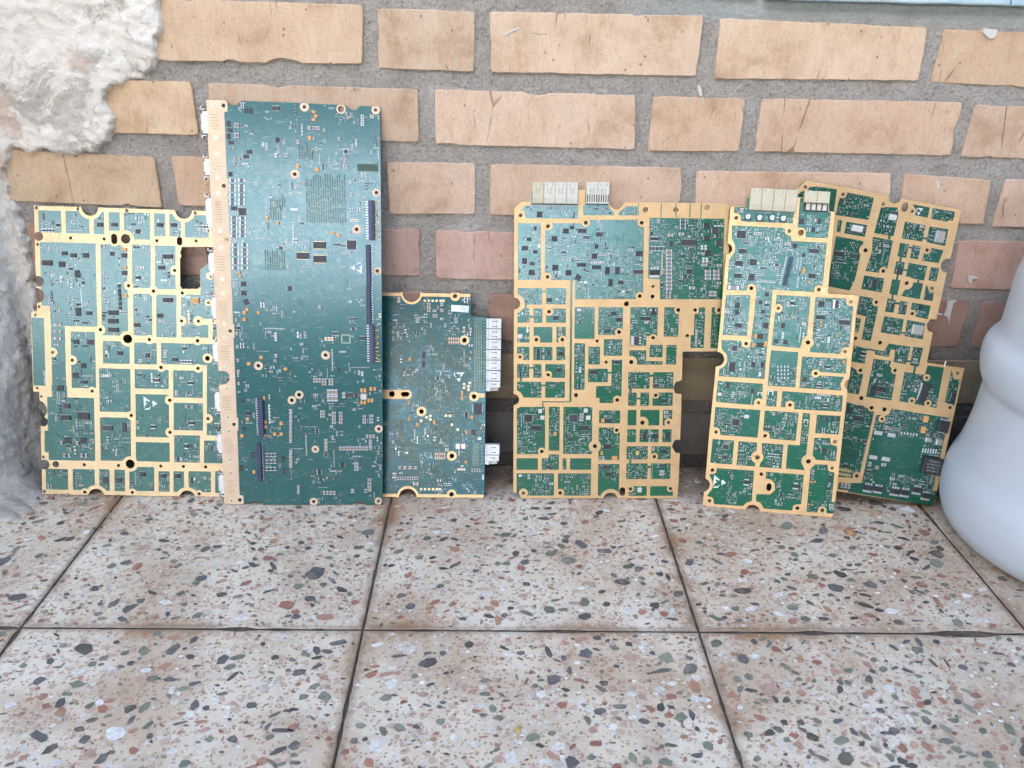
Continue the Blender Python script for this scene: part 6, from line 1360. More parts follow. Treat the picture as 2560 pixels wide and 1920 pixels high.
# ------------------------------------------------------------------ helpers
class MB:
    """collects polygons, builds ONE mesh object"""
    def __init__(s): s.v = []; s.f = []; s.m = []; s.mats = []; s.col = []
    def mi(s, mat):
        if mat not in s.mats: s.mats.append(mat)
        return s.mats.index(mat)
    def poly(s, pts, mat, col=None):
        n = len(s.v); s.v.extend(pts); s.f.append(tuple(range(n, n + len(pts)))); s.m.append(s.mi(mat)); s.col.append(col)
    def faces(s, pts, fs, mat, col=None):
        n = len(s.v); s.v.extend(pts); k = s.mi(mat)
        for f in fs: s.f.append(tuple(n + i for i in f)); s.m.append(k); s.col.append(col)
    def box(s, cx, cy, w, h, z0, z1, mat, rot=0.0, bev=0.0, bottom=False):
        c, q = math.cos(rot), math.sin(rot); hw, hh = w / 2, h / 2
        T = lambda x, y, z: (cx + x * c - y * q, cy + x * q + y * c, z)
        if bev > 0:
            b = min(bev, hw * .6, hh * .6, abs(z1 - z0) * .6)
            P = [T(x * hw, y * hh, z0) for x, y in ((-1, -1), (1, -1), (1, 1), (-1, 1))] + [T(x * hw, y * hh, z1 - b) for x, y in ((-1, -1), (1, -1), (1, 1), (-1, 1))] + [T(x * (hw - b), y * (hh - b), z1) for x, y in ((-1, -1), (1, -1), (1, 1), (-1, 1))]
            F = [(8, 9, 10, 11)] + [(i, (i + 1) % 4, 4 + (i + 1) % 4, 4 + i) for i in range(4)] + [(4 + i, 4 + (i + 1) % 4, 8 + (i + 1) % 4, 8 + i) for i in range(4)]
        else:
            P = [T(x * hw, y * hh, z) for z in (z0, z1) for x, y in ((-1, -1), (1, -1), (1, 1), (-1, 1))]
            F = [(4, 5, 6, 7)] + [(i, (i + 1) % 4, 4 + (i + 1) % 4, 4 + i) for i in range(4)]
        if bottom: F.append((3, 2, 1, 0))
        s.faces(P, F, mat)
    def disc(s, cx, cy, r, z, mat, n=8, h=0.0):
        P = [(cx + r * math.cos(6.28319 * i / n), cy + r * math.sin(6.28319 * i / n), z) for i in range(n)]
        s.poly(P, mat)
        if h: s.faces(P + [(x, y, z - h) for x, y, _ in P], [((i + 1) % n, i, n + i, n + (i + 1) % n) for i in range(n)], mat)
    def tube(s, pts, r, mat, n=6):
        pts = [Vector(p) for p in pts]; rings = []
        for i, p in enumerate(pts):
            t = (pts[min(i + 1, len(pts) - 1)] - pts[max(i - 1, 0)]).normalized(); a = t.orthogonal().normalized(); b = t.cross(a)
            rings.append([tuple(p + (a * math.cos(6.28319 * k / n) + b * math.sin(6.28319 * k / n)) * r) for k in range(n)])
        P = [q for rg in rings for q in rg]; F = []
        for i in range(len(pts) - 1):
            for k in range(n): F.append((i * n + k, i * n + (k + 1) % n, (i + 1) * n + (k + 1) % n, (i + 1) * n + k))
        F.append(tuple(range(n))[::-1]); F.append(tuple((len(pts) - 1) * n + k for k in range(n)))
        s.faces(P, F, mat)
    def build(s, name, parent=None, smooth=False):
        me = bpy.data.meshes.new(name); me.from_pydata(s.v, [], s.f)
        for m in s.mats: me.materials.append(m)
        me.polygons.foreach_set("material_index", s.m)
        if any(c is not None for c in s.col):
            at = me.color_attributes.new("tint", 'FLOAT_COLOR', 'CORNER'); buf = []
            for c, f in zip(s.col, s.f): buf.extend((*(c or (.5, .5, .5)), 1.0) * len(f))
            at.data.foreach_set("color", buf)
        if smooth: me.polygons.foreach_set("use_smooth", [True] * len(s.f))
        me.update(); o = bpy.data.objects.new(name, me); COL.objects.link(o)
        if parent: o.parent = parent
        return o
def tag(o, label, cat, group=None, kind=None):
    if label: o["label"] = label
    if cat: o["category"] = cat
    if group: o["group"] = group
    if kind: o["kind"] = kind
    return o
def empty(name): o = bpy.data.objects.new(name, None); o.empty_display_size = .02; COL.objects.link(o); return o
# ------------------------------------------------------------------ materials
def N(t, k, **kw):
    n = t.nodes.new("ShaderNode" + k)
    for a, b in kw.items(): setattr(n, a, b)
    return n
def mat(name, col, rough=.5, metal=0.0, spec=.5, coat=0.0):
    m = bpy.data.materials.new(name); m.use_nodes = True; b = m.node_tree.nodes["Principled BSDF"]
    b.inputs["Base Color"].default_value = (*col, 1); b.inputs["Roughness"].default_value = rough; b.inputs["Metallic"].default_value = metal
    b.inputs["Specular IOR Level"].default_value = spec; b.inputs["Coat Weight"].default_value = coat
    return m
def nz(t, vec, scale, detail=6, rough=.6, dist=0.0):
    n = N(t, "TexNoise"); n.inputs["Scale"].default_value = scale; n.inputs["Detail"].default_value = detail; n.inputs["Roughness"].default_value = rough; n.inputs["Distortion"].default_value = dist
    t.links.new(vec, n.inputs["Vector"]); return n.outputs["Fac"]
def ramp(t, fac, stops, interp='LINEAR'):
    n = N(t, "ValToRGB"); n.color_ramp.interpolation = interp; e = n.color_ramp.elements
    while len(e) < len(stops): e.new(.5)
    for i, (p, c) in enumerate(stops):
        e[i].position = p; e[i].color = (*c, 1) if isinstance(c, tuple) else (c, c, c, 1)
    t.links.new(fac, n.inputs[0]); return n.outputs[0]
def mix(t, fac, a, b, mode='MIX'):
    n = N(t, "Mix", data_type='RGBA', blend_type=mode); n.clamp_factor = True
    for s, v in ((0, fac), (6, a), (7, b)):
        if isinstance(v, (int, float)): n.inputs[s].default_value = v
        elif isinstance(v, tuple): n.inputs[s].default_value = (*v, 1)
        else: t.links.new(v, n.inputs[s])
    return n.outputs[2]
def mth(t, op, a, b=None, c=None):
    n = N(t, "Math", operation=op)
    for i, v in enumerate((a, b, c)):
        if v is None: continue
        if isinstance(v, (int, float)): n.inputs[i].default_value = v
        else: t.links.new(v, n.inputs[i])
    return n.outputs[0]
def bump(t, h, dist, strength=1.0):
    n = N(t, "Bump"); n.inputs["Distance"].default_value = dist; n.inputs["Strength"].default_value = strength; t.links.new(h, n.inputs["Height"]); return n.outputs[0]
def obj_co(t, scale=None, rot=None):
    c = N(t, "TexCoord").outputs["Object"]
    if scale or rot:
        m = N(t, "Mapping"); t.links.new(c, m.inputs[0])
        if scale: m.inputs["Scale"].default_value = scale
        if rot: m.inputs["Rotation"].default_value = rot
        c = m.outputs[0]
    return c
def vor(t, vec, scale, feature='F1', metric='EUCLIDEAN', rnd=1.0):
    n = N(t, "TexVoronoi", feature=feature); n.inputs["Scale"].default_value = scale; n.inputs["Randomness"].default_value = rnd
    if feature != 'DISTANCE_TO_EDGE': n.distance = metric
    t.links.new(vec, n.inputs["Vector"]); return n
def P(m): return m.node_tree.nodes["Principled BSDF"]

def mask_mat(name, col, rough, bumpd, coat=.55, spec=.9):
    m = mat(name, col, rough, 0, spec, coat); t = m.node_tree; b = P(m); b.inputs['Coat Roughness'].default_value = .16; b.inputs['Specular Tint'].default_value = (.42, .76, 1.0, 1); co = obj_co(t)
    big = nz(t, co, 55, 4); fine = nz(t, co, 900, 3)
    v1 = vor(t, obj_co(t, rot=(0, 0, .785)), 420, 'F1', 'CHEBYCHEV', .75); v2 = vor(t, co, 760, 'F1', 'MANHATTAN', .85)
    pat = mth(t, 'ADD', ramp(t, v1.outputs[0], [(.26, 0.0), (.40, 1.0)]), ramp(t, v2.outputs[0], [(.32, 0.0), (.48, .7)]))
    reg = ramp(t, nz(t, co, 38, 3), [(.35, .8), (.65, 1.0)])
    h = mth(t, 'ADD', mth(t, 'MULTIPLY', pat, reg), mth(t, 'MULTIPLY', fine, .12))
    t.links.new(bump(t, h, bumpd), b.inputs["Normal"])
    lum = mth(t, 'ADD', mth(t, 'MULTIPLY', pat, .10), ramp(t, big, [(.35, .88), (.65, 1.06)]))
    n = N(t, "Mix", data_type='RGBA', blend_type='MULTIPLY'); n.inputs[0].default_value = 1; n.inputs[6].default_value = (*col, 1); t.links.new(lum, n.inputs[7])
    t.links.new(n.outputs[2], b.inputs["Base Color"])
    t.links.new(ramp(t, nz(t, co, 130, 4), [(.3, rough * .92), (.7, rough * 1.1)]), b.inputs["Roughness"])
    return m
def gold_mat(name, col, metal, rough):
    m = mat(name, col, rough, metal); t = m.node_tree; b = P(m); co = obj_co(t)
    d = ramp(t, nz(t, co, 60, 5, .65), [(.3, tuple(c * .86 for c in col)), (.6, col), (.8, tuple(min(1, c * 1.06) for c in col))])
    st = ramp(t, nz(t, co, 24, 6, .7), [(.60, 0.0), (.76, .6)])
    d = mix(t, st, d, (col[0] * .55, col[1] * .45, col[2] * .40)); t.links.new(d, b.inputs["Base Color"])
    t.links.new(ramp(t, nz(t, co, 200, 4), [(.3, rough * .8), (.7, rough * 1.25)]), b.inputs["Roughness"])
    t.links.new(bump(t, nz(t, co, 1300, 2), .00004), b.inputs["Normal"])
    return m
M = {}
M['lam'] = mat('laminate_edge', (.10, .075, .03), .6)
M['gold'] = gold_mat('gold_plating', (.76, .50, .25), .5, .40)
M['goldA'] = gold_mat('bright_gold_plating', (.78, .585, .34), .48, .40)
M['goldB'] = gold_mat('pinkish_gold_plating', (.70, .52, .36), .3, .48)
M['maskA'] = mask_mat('haze_grey_solder_mask', (.055, .135, .092), .26, .000022)  # lens haze greyed into this board's mask colour
M['maskB'] = mask_mat('teal_solder_mask', (.003, .066, .050), .22, .000026, .9)
M['maskC'] = mask_mat('deep_teal_solder_mask', (.003, .060, .050), .22, .000018, .15, .7)
M['maskD'] = mask_mat('green_solder_mask', (.006, .100, .034), .2, .000024, 1.0)
M['maskE'] = mask_mat('green_mask', (.006, .10, .036), .24, .000024, .30, .7)
M['maskF'] = mask_mat('dull_green_solder_mask', (.007, .068, .032), .30, .000022)
def trace_mat(name, col, rough):
    m = mat(name, col, rough, 0, .9, .55); b = P(m); b.inputs['Coat Roughness'].default_value = .18; b.inputs['Specular Tint'].default_value = (.42, .76, 1.0, 1); return m
M['trace'] = trace_mat('raised_trace', (.009, .105, .052), .24)
M['traceB'] = trace_mat('raised_teal_trace', (.005, .084, .062), .24)
M['traceC'] = mat('raised_dark_teal_trace', (.005, .075, .06), .28)
M['traceA'] = trace_mat('raised_haze_grey_trace', (.065, .15, .105), .26)  # traces carry the same haze grey as their mask
M['dark'] = mat('dark_mask_patch', (.008, .05, .035), .35)
M['via'] = mat('via_hole', (.05, .035, .02), .6)
M['viag'] = mat('via_pad', (.40, .42, .30), .35, .5)
M['pad'] = mat('gold_pad', (.80, .60, .28), .35, .5)
M['ring'] = mat('plated_ring', (.74, .57, .35), .45, .3)
M['chip'] = mat('black_chip_plastic', (.022, .024, .028), .42)
M['chip2'] = mat('grey_chip_plastic', (.045, .045, .05), .45)
M['sol'] = mat('solder', (.60, .61, .62), .38, .6)
M['lead'] = mat('tinned_lead', (.55, .56, .58), .4, .5)
M['cap'] = mat('tan_ceramic', (.34, .25, .18), .5)
M['cap2'] = mat('grey_ceramic', (.30, .27, .27), .5)
M['res'] = mat('resistor_film', (.035, .045, .06), .4)
M['tan'] = mat('orange_tantalum', (.70, .33, .10), .45)
M['white'] = mat('white_print', (.78, .80, .78), .6)
M['can'] = mat('steel_can', (.55, .54, .50), .35, .8)
M['canw'] = mat('white_metal_can', (.70, .67, .64), .4, .3)
M['pink'] = mat('pinkish_trimmer', (.72, .50, .48), .5)
M['hdr'] = mat('blue_black_header', (.05, .065, .135), .42)
M['hole'] = mat('socket_hole', (.006, .007, .010), .7)
M['pin'] = mat('gold_pin', (.85, .58, .22), .3, .8)
M['whiteplast'] = mat('white_connector_plastic', (.74, .74, .70), .45)
M['cream'] = mat('cream_connector_plastic', (.56, .50, .35), .45)
M['creamw'] = mat('pale_connector_plastic', (.60, .57, .48), .42)
M['line'] = mat('moulded_line', (.24, .21, .14), .6)
M['slot'] = mat('dark_slot', (.03, .03, .03), .6)
M['grey_ink'] = mat('grey_ink', (.45, .45, .45), .6)
M['ink'] = mat('dark_ink', (.16, .14, .10), .6)
M['orange_pad'] = mat('copper_tinted_pad', (.62, .38, .26), .4, .3)
M['screw'] = mat('screw_steel', (.62, .60, .56), .3, .85)
M['shell'] = mat('port_shell_metal', (.74, .74, .72), .35, .35)
def dust(m, amt, scale=240):
    t = m.node_tree; b = P(m); c = tuple(b.inputs["Base Color"].default_value)[:3]; co = obj_co(t)
    t.links.new(mix(t, ramp(t, nz(t, co, scale, 5), [(.45, 0.0), (.75, amt)]), c, (.35, .30, .24)), b.inputs["Base Color"])
for k in ('whiteplast', 'cream', 'creamw', 'chip', 'can', 'shell'): dust(M[k], .35 if k != 'chip' else .10)

# ------------------------------------------------------------------ the floor
def tile_mats():
    m = mat('terrazzo_matrix', (.68, .58, .45), .42, 0, .5); t = m.node_tree; b = P(m); co = obj_co(t)
    base = ramp(t, nz(t, co, 9, 6, .6), [(.30, (.58, .455, .315)), (.50, (.74, .625, .465)), (.70, (.83, .74, .585))])
    fine = ramp(t, nz(t, co, 420, 5, .7), [(.24, .62), (.38, .96), (.7, 1.05)])
    c = mix(t, 1.0, base, fine, 'MULTIPLY')
    for sc, th, lo, ca in ((190, .13, .25, (.70, .68, .63)), (310, .10, .25, (.40, .24, .18)), (150, .10, .22, (.55, .38, .29))):
        v = vor(t, co, sc); sel = ramp(t, v.outputs["Color"], [(.0, 0.0), (.62, 0.0), (.64, 1.0)])
        e = vor(t, co, sc, 'DISTANCE_TO_EDGE')
        c = mix(t, mth(t, 'MULTIPLY', mth(t, 'MULTIPLY', sel, ramp(t, e.outputs[0], [(th, 0.0), (th + .08, 1.0)])), .75), c, ca)
    # rust stains and dirt; the wall-foot band adds painted contact shade
    sx = N(t, "SeparateXYZ"); t.links.new(co, sx.inputs[0])
    def joint(s, off): return mth(t, 'ABSOLUTE', mth(t, 'SUBTRACT', mth(t, 'FRACT', mth(t, 'DIVIDE', mth(t, 'ADD', s, off), .3)), .5))
    jx = joint(sx.outputs[0], 9.0); jy = joint(sx.outputs[1], -0.3056 * -1 + 8.7)
    near = ramp(t, mth(t, 'MAXIMUM', jx, jy), [(.44, 0.0), (.5, 1.0)])
    rn = nz(t, co, 7, 7, .65, .6)
    rust = mth(t, 'MULTIPLY', ramp(t, rn, [(.45, 0.0), (.62, 1.0)]), mth(t, 'ADD', mth(t, 'MULTIPLY', near, .8), .42))
    c = mix(t, rust, c, (.36, .19, .085))
    c = mix(t, mth(t, 'MULTIPLY', ramp(t, nz(t, co, 14, 6, .7, .3), [(.55, 0.0), (.75, .6)]), ramp(t, nz(t, co, 160, 3), [(.35, .2), (.6, 1.0)])), c, (.22, .17, .13))
    near2 = ramp(t, mth(t, 'ADD', mth(t, 'MAXIMUM', jx, jy), mth(t, 'MULTIPLY', nz(t, co, 26, 6, .7), .05)), [(.500, 0.0), (.530, .85)])
    c = mix(t, near2, c, (.20, .135, .09))
    wall_d = ramp(t, mth(t, 'ADD', mth(t, 'MULTIPLY', sx.outputs[1], -1.0), mth(t, 'MULTIPLY', nz(t, co, 18, 5), .10)), [(.075, .75), (.15, 0.0)])  # wall-foot dirt, deepened to paint contact shade into the floor
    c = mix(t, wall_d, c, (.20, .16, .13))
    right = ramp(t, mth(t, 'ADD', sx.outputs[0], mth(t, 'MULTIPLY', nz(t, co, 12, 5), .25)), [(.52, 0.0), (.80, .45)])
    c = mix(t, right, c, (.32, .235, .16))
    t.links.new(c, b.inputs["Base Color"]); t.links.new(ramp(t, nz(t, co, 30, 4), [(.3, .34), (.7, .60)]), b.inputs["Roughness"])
    t.links.new(bump(t, nz(t, co, 500, 4, .7), .0003, .6), b.inputs["Normal"])
    k = mat('terrazzo_chip', (.3, .3, .3), .40); t = k.node_tree; b = P(k); co = obj_co(t)
    at = N(t, "VertexColor", layer_name="tint").outputs[0]
    f = ramp(t, nz(t, co, 260, 5, .65), [(.3, .68), (.5, 1.0), (.75, 1.28)]); c = mix(t, 1.0, at, f, 'MULTIPLY')
    c = mix(t, ramp(t, nz(t, co, 45, 6, .7), [(.30, .04), (.52, .12), (.75, .6)]), c, (.56, .47, .36))
    t.links.new(c, b.inputs["Base Color"]); t.links.new(ramp(t, nz(t, co, 40, 4), [(.3, .32), (.7, .55)]), b.inputs["Roughness"])
    g = mat('dirty_grout', (.11, .060, .048), .9); t = g.node_tree; co = obj_co(t)
    t.links.new(ramp(t, nz(t, co, 60, 6, .7), [(.3, (.06, .048, .038)), (.55, (.14, .10, .072)), (.75, (.30, .24, .18))]), P(g).inputs["Base Color"])
    t.links.new(bump(t, nz(t, co, 400, 4), .0008), P(g).inputs["Normal"])
    return m, k, g
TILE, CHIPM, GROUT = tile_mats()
YH = -0.3056
def build_floor():
    b = MB(); rnd = random.Random(3)
    b.poly([(-3, -4, -.0022), (4, -4, -.0022), (4, .05, -.0022), (-3, .05, -.0022)], GROUT)
    for i in range(-5, 8):
        for j in range(-11, 1):
            x0, x1, y0, y1 = i * .3, i * .3 + .3, YH + j * .3, min(YH + j * .3 + .3, .04)
            near = -.75 < (x0 + x1) / 2 < 1.2 and y0 > -.95
            st = .006 if near else .15; g = .0006
            def edge(ax, ay, bx, by):
                L = math.hypot(bx - ax, by - ay); n = max(1, int(L / st)); pts = []
                for k in range(n):
                    f = k / n; x, y = ax + (bx - ax) * f, ay + (by - ay) * f
                    if near:
                        e = .0018 * max(0, noise.noise((x * 60, y * 60, 3))) + .0045 * max(0, noise.noise((x * 14, y * 14, 9)) - .32) ** 1 * 3
                        e = min(e, .0032); nx, ny = -(by - ay) / L, (bx - ax) / L
                        x += nx * e; y += ny * e
                    pts.append((x, y))
                return pts
            c = [(x0 + g, y0 + g), (x1 - g, y0 + g), (x1 - g, y1 - g), (x0 + g, y1 - g)]
            ring = []
            for k in range(4): ring += edge(*c[k], *c[(k + 1) % 4])
            cx, cy = (x0 + x1) / 2, (y0 + y1) / 2; hz = rnd.uniform(-.0003, .0003) if near else 0
            sh = lambda p, d: (p[0] + (cx - p[0]) * d / .15, p[1] + (cy - p[1]) * d / .15)
            n = len(ring); top = [(*sh(p, .0016), hz) for p in ring]; mid = [(*sh(p, .0004), hz - .0009) for p in ring]; low = [(*p, -.003) for p in ring]
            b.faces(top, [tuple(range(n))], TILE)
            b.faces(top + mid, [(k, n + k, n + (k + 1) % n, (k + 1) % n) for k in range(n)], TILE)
            b.faces(mid + low, [(k, n + k, n + (k + 1) % n, (k + 1) % n) for k in range(n)], GROUT)
    # the stone chips, cut flush with the tile face
    pal_d = [(.055, .055, .062), (.075, .075, .085), (.045, .043, .043), (.09, .092, .10)]
    pal_g = [(.12, .145, .095), (.16, .19, .13), (.10, .11, .08), (.20, .22, .165), (.14, .165, .13)]
    pal_r = [(.38, .16, .10), (.46, .24, .165), (.32, .12, .075), (.52, .32, .24), (.42, .21, .12)]
    pal_w = [(.74, .70, .62), (.66, .61, .52), (.78, .75, .68)]
    grid = {}; cell = .006
    def free(x, y, r):
        q = int(math.ceil((r + .014) / cell)); X, Y = int(x // cell), int(y // cell)
        for a in range(X - q, X + q + 1):
            for c in range(Y - q, Y + q + 1):
                for (px, py, pr) in grid.get((a, c), ()):
                    if (px - x) ** 2 + (py - y) ** 2 < (pr + r) ** 2: return False
        return True
    def chip(x, y, L, ar, ang, col, rz):
        n = rnd.randint(5, 8); a0 = rnd.random() * 6.28; pts = []
        for k in range(n):
            t = a0 + 6.283 * (k + rnd.uniform(-.28, .28)) / n; r = rnd.uniform(.70, 1.12); px, py = r * math.cos(t) * L / 2, r * math.sin(t) * L / 2 / ar
            pts.append((x + px * math.cos(ang) - py * math.sin(ang), y + px * math.sin(ang) + py * math.cos(ang)))
        out = []
        for k in range(n):
            p, q = pts[k], pts[(k + 1) % n]; out.append(p); m = rnd.uniform(.35, .65); j = rnd.uniform(-.05, .05) * L
            out.append((p[0] + (q[0] - p[0]) * m - (q[1] - p[1]) / L * j, p[1] + (q[1] - p[1]) * m + (q[0] - p[0]) / L * j))
        b.poly([(p[0], p[1], rz) for p in out], CHIPM, col)
    flow = {}
    def put(x, y, L, ar, ang, col):
        r = L / 2 * (.36 + .50 / ar)
        tx, ty = (x / .3) % 1 * .3, ((y - YH) / .3) % 1 * .3
        if min(tx, .3 - tx, ty, .3 - ty) < L * .5 + .002: return
        if not free(x, y, r): return
        grid.setdefault((int(x // cell), int(y // cell)), []).append((x, y, r)); chip(x, y, L, ar, ang, col, .00045)
    for (x, y, L, ar, ang, k) in DATA['chips']:
        put(x, y, L * 1.15, ar, D2R(ang), rnd.choice((pal_d, pal_g, pal_r, pal_w)[k]))
    for (num, l0, l1, w) in ((700, .011, .0175, (.40, .30, .20, .10)), (7000, .0060, .0110, (.22, .27, .35, .16)), (15000, .0030, .0060, (.13, .18, .43, .26)), (6000, .0013, .0026, (.2, .2, .35, .25))):
        for _ in range(num):
            x, y = rnd.uniform(-.68, 1.15), rnd.uniform(-.70, .0)
            key = (math.floor(x / .3), math.floor((y - YH) / .3))
            if key not in flow: flow[key] = (rnd.uniform(.1, .7) if rnd.random() < .7 else rnd.uniform(-.6, 0), rnd.uniform(.75, 1.2), rnd.uniform(.55, 1))
            fa, fs, fd = flow[key]
            if rnd.random() > fd: continue
            pal = rnd.choices((pal_d, pal_g, pal_r, pal_w), w)[0]; c = rnd.choice(pal); v = rnd.uniform(.8, 1.2)
            put(x, y, rnd.uniform(l0, l1) * fs, rnd.choice((1.1, 1.3, 1.5, 1.8, 2.2, 3.0)), fa + rnd.gauss(0, .55), tuple(min(.85, q * v) for q in c))
    o = b.build("floor"); tag(o, "terrazzo tile floor with dark joints and rusty stains", "floor", kind="structure")
build_floor()
def build_yard():
    m = mat('sky_blocker_grey', (.40, .39, .37), .8); b = MB()
    Q = [(3, 2, 1, 0), (4, 5, 6, 7), (0, 1, 5, 4), (1, 2, 6, 5), (2, 3, 7, 6), (3, 0, 4, 7)]
    b.faces([(x, y, z) for z in (2.30, 2.42) for x, y in ((-5, -6.25), (6, -6.25), (6, -2.2), (-5, -2.2))], Q, m)  # unseen slab added to cut off the upper sky and sun
    o = b.build("sky_blocker"); tag(o, "unseen overhead slab added to shade the sky, out in front of the boards", "sky_blocker", kind="structure")
    b = MB(); m = mat('horizon_blocker_grey', (.22, .20, .18), .9)
    b.faces([(x, y, z) for z in (-.2, 1.38) for x, y in ((-9, -8.2), (10, -8.2), (10, -8.0), (-9, -8.0))], Q, m)  # unseen wall added to hide the sky near the horizon
    o = b.build("horizon_blocker"); tag(o, "unseen low wall added opposite the boards to cut the low sky from their reflections", "wall", kind="structure")
    b = MB(); m = mat('side_blocker_dull', (.16, .14, .12), .9)
    b.faces([(x, y, z) for z in (-.2, 3.4) for x, y in ((1.72, -6.6), (9, -6.6), (9, -6.4), (1.72, -6.4))], Q, m)  # unseen wall added to darken board reflections towards the right
    o = b.build("side_blocker"); tag(o, "unseen dull wall added at the far right to block sky reflections", "wall", kind="structure")
    b = MB(); m = mat('yard_concrete', (.30, .28, .26), .9); b.poly([(-60, -80, -.02), (60, -80, -.02), (60, .3, -.02), (-60, .3, -.02)], m); o = b.build("ground"); tag(o, "plain concrete ground of the yard", "ground", kind="structure")
build_yard()
# ------------------------------------------------------------------ the brick wall
def wall_mats():
    m = mat('pale_fired_brick', (.5, .32, .22), .82, 0, .25); t = m.node_tree; b = P(m); co = obj_co(t)
    at = N(t, "VertexColor", layer_name="tint").outputs[0]
    streak = nz(t, obj_co(t, (1, 1, .22)), 420, 4, .6); blot = nz(t, co, 16, 6, .65, .4); fine = nz(t, co, 520, 4, .7)
    c = mix(t, 1.0, at, ramp(t, blot, [(.26, (.66, .60, .54)), (.46, (.98, .97, .96)), (.72, (1.14, 1.19, 1.25))]), 'MULTIPLY')
    c = mix(t, 1.0, c, ramp(t, streak, [(.30, .91), (.5, 1.0), (.72, 1.05)]), 'MULTIPLY'); c = mix(t, 1.0, c, ramp(t, fine, [(.25, .80), (.5, 1.0), (.8, 1.06)]), 'MULTIPLY')
    c = mix(t, ramp(t, nz(t, obj_co(t, (1, 1, .30)), 95, 7, .72), [(.66, 0.0), (.76, .6)]), c, (.40, .20, .10))
    c = mix(t, ramp(t, vor(t, obj_co(t, (1, 1, .8)), 70).outputs[0], [(.0, .85), (.07, .55), (.10, 0.0)]), c, (.16, .09, .06))
    c = mix(t, ramp(t, vor(t, obj_co(t, (1, 1, .7)), 210).outputs[0], [(.0, .55), (.10, .35), (.16, 0.0)]), c, (.24, .13, .08))
    c = mix(t, ramp(t, nz(t, obj_co(t, (1, 1, .45)), 42, 8, .75), [(.54, 0.0), (.68, .55)]), c, (.47, .27, .155))
    c = mix(t, ramp(t, nz(t, co, 24, 8, .75, 1.2), [(.68, 0.0), (.74, .6)]), c, (.66, .60, .53))
    crack = vor(t, obj_co(t, (1.0, 1, .22), (0, .16, 0)), 26, 'DISTANCE_TO_EDGE'); cm = mth(t, 'MULTIPLY', ramp(t, crack.outputs[0], [(.0, 1.0), (.018, 0.0)]), ramp(t, nz(t, co, 13, 3), [(.56, 0.0), (.64, .8)]))
    c = mix(t, cm, c, (.16, .09, .06))
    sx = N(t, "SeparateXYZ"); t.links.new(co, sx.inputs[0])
    low = ramp(t, mth(t, 'ADD', sx.outputs[2], mth(t, 'MULTIPLY', nz(t, co, 9, 6), .12)), [(.08, .7), (.25, 0.0)])  # corner shade behind the boards, with some dirt, painted low on the bricks
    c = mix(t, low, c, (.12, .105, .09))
    t.links.new(c, b.inputs["Base Color"])
    h = mth(t, 'ADD', mth(t, 'MULTIPLY', streak, .4), mth(t, 'MULTIPLY', fine, .9)); h = mth(t, 'SUBTRACT', mth(t, 'ADD', h, mth(t, 'MULTIPLY', nz(t, co, 70, 4), 1.5)), mth(t, 'MULTIPLY', cm, 1.5))
    t.links.new(bump(t, h, .0008, .8), b.inputs["Normal"])
    g = mat('grey_mortar', (.27, .26, .25), .95, 0, .2); t = g.node_tree; b = P(g); co = obj_co(t)
    c = ramp(t, nz(t, co, 30, 6, .6), [(.3, (.39, .345, .295)), (.5, (.475, .425, .37)), (.7, (.55, .495, .43))])
    sp = nz(t, co, 330, 5, .75); c = mix(t, 1.0, c, ramp(t, sp, [(.28, .35), (.44, .92), (.75, 1.35)]), 'MULTIPLY')
    c = mix(t, ramp(t, vor(t, co, 300).outputs[0], [(.0, .7), (.12, .4), (.2, 0.0)]), c, (.12, .11, .10))
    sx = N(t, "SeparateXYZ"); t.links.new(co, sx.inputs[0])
    low = ramp(t, mth(t, 'ADD', sx.outputs[2], mth(t, 'MULTIPLY', nz(t, co, 9, 6), .12)), [(.10, .85), (.30, 0.0)]); c = mix(t, low, c, (.085, .078, .072))  # same low shade and dirt painted into the mortar
    up = mth(t, 'MULTIPLY', ramp(t, mth(t, 'ADD', sx.outputs[2], mth(t, 'MULTIPLY', nz(t, co, 30, 5), .02)), [(.505, 0.0), (.518, .75)]), ramp(t, mth(t, 'ADD', sx.outputs[0], mth(t, 'MULTIPLY', nz(t, co, 15, 4), .1)), [(.26, 0.0), (.36, 1.0)]))
    c = mix(t, up, c, (.46, .50, .48))
    t.links.new(c, b.inputs["Base Color"]); h = mth(t, 'ADD', sp, mth(t, 'MULTIPLY', nz(t, co, 110, 4), 1.2)); t.links.new(bump(t, h, .0045, 1.0), b.inputs["Normal"])
    return m, g
BRICK, MORTAR = wall_mats()
R0, RP = 0.4480, 0.0722
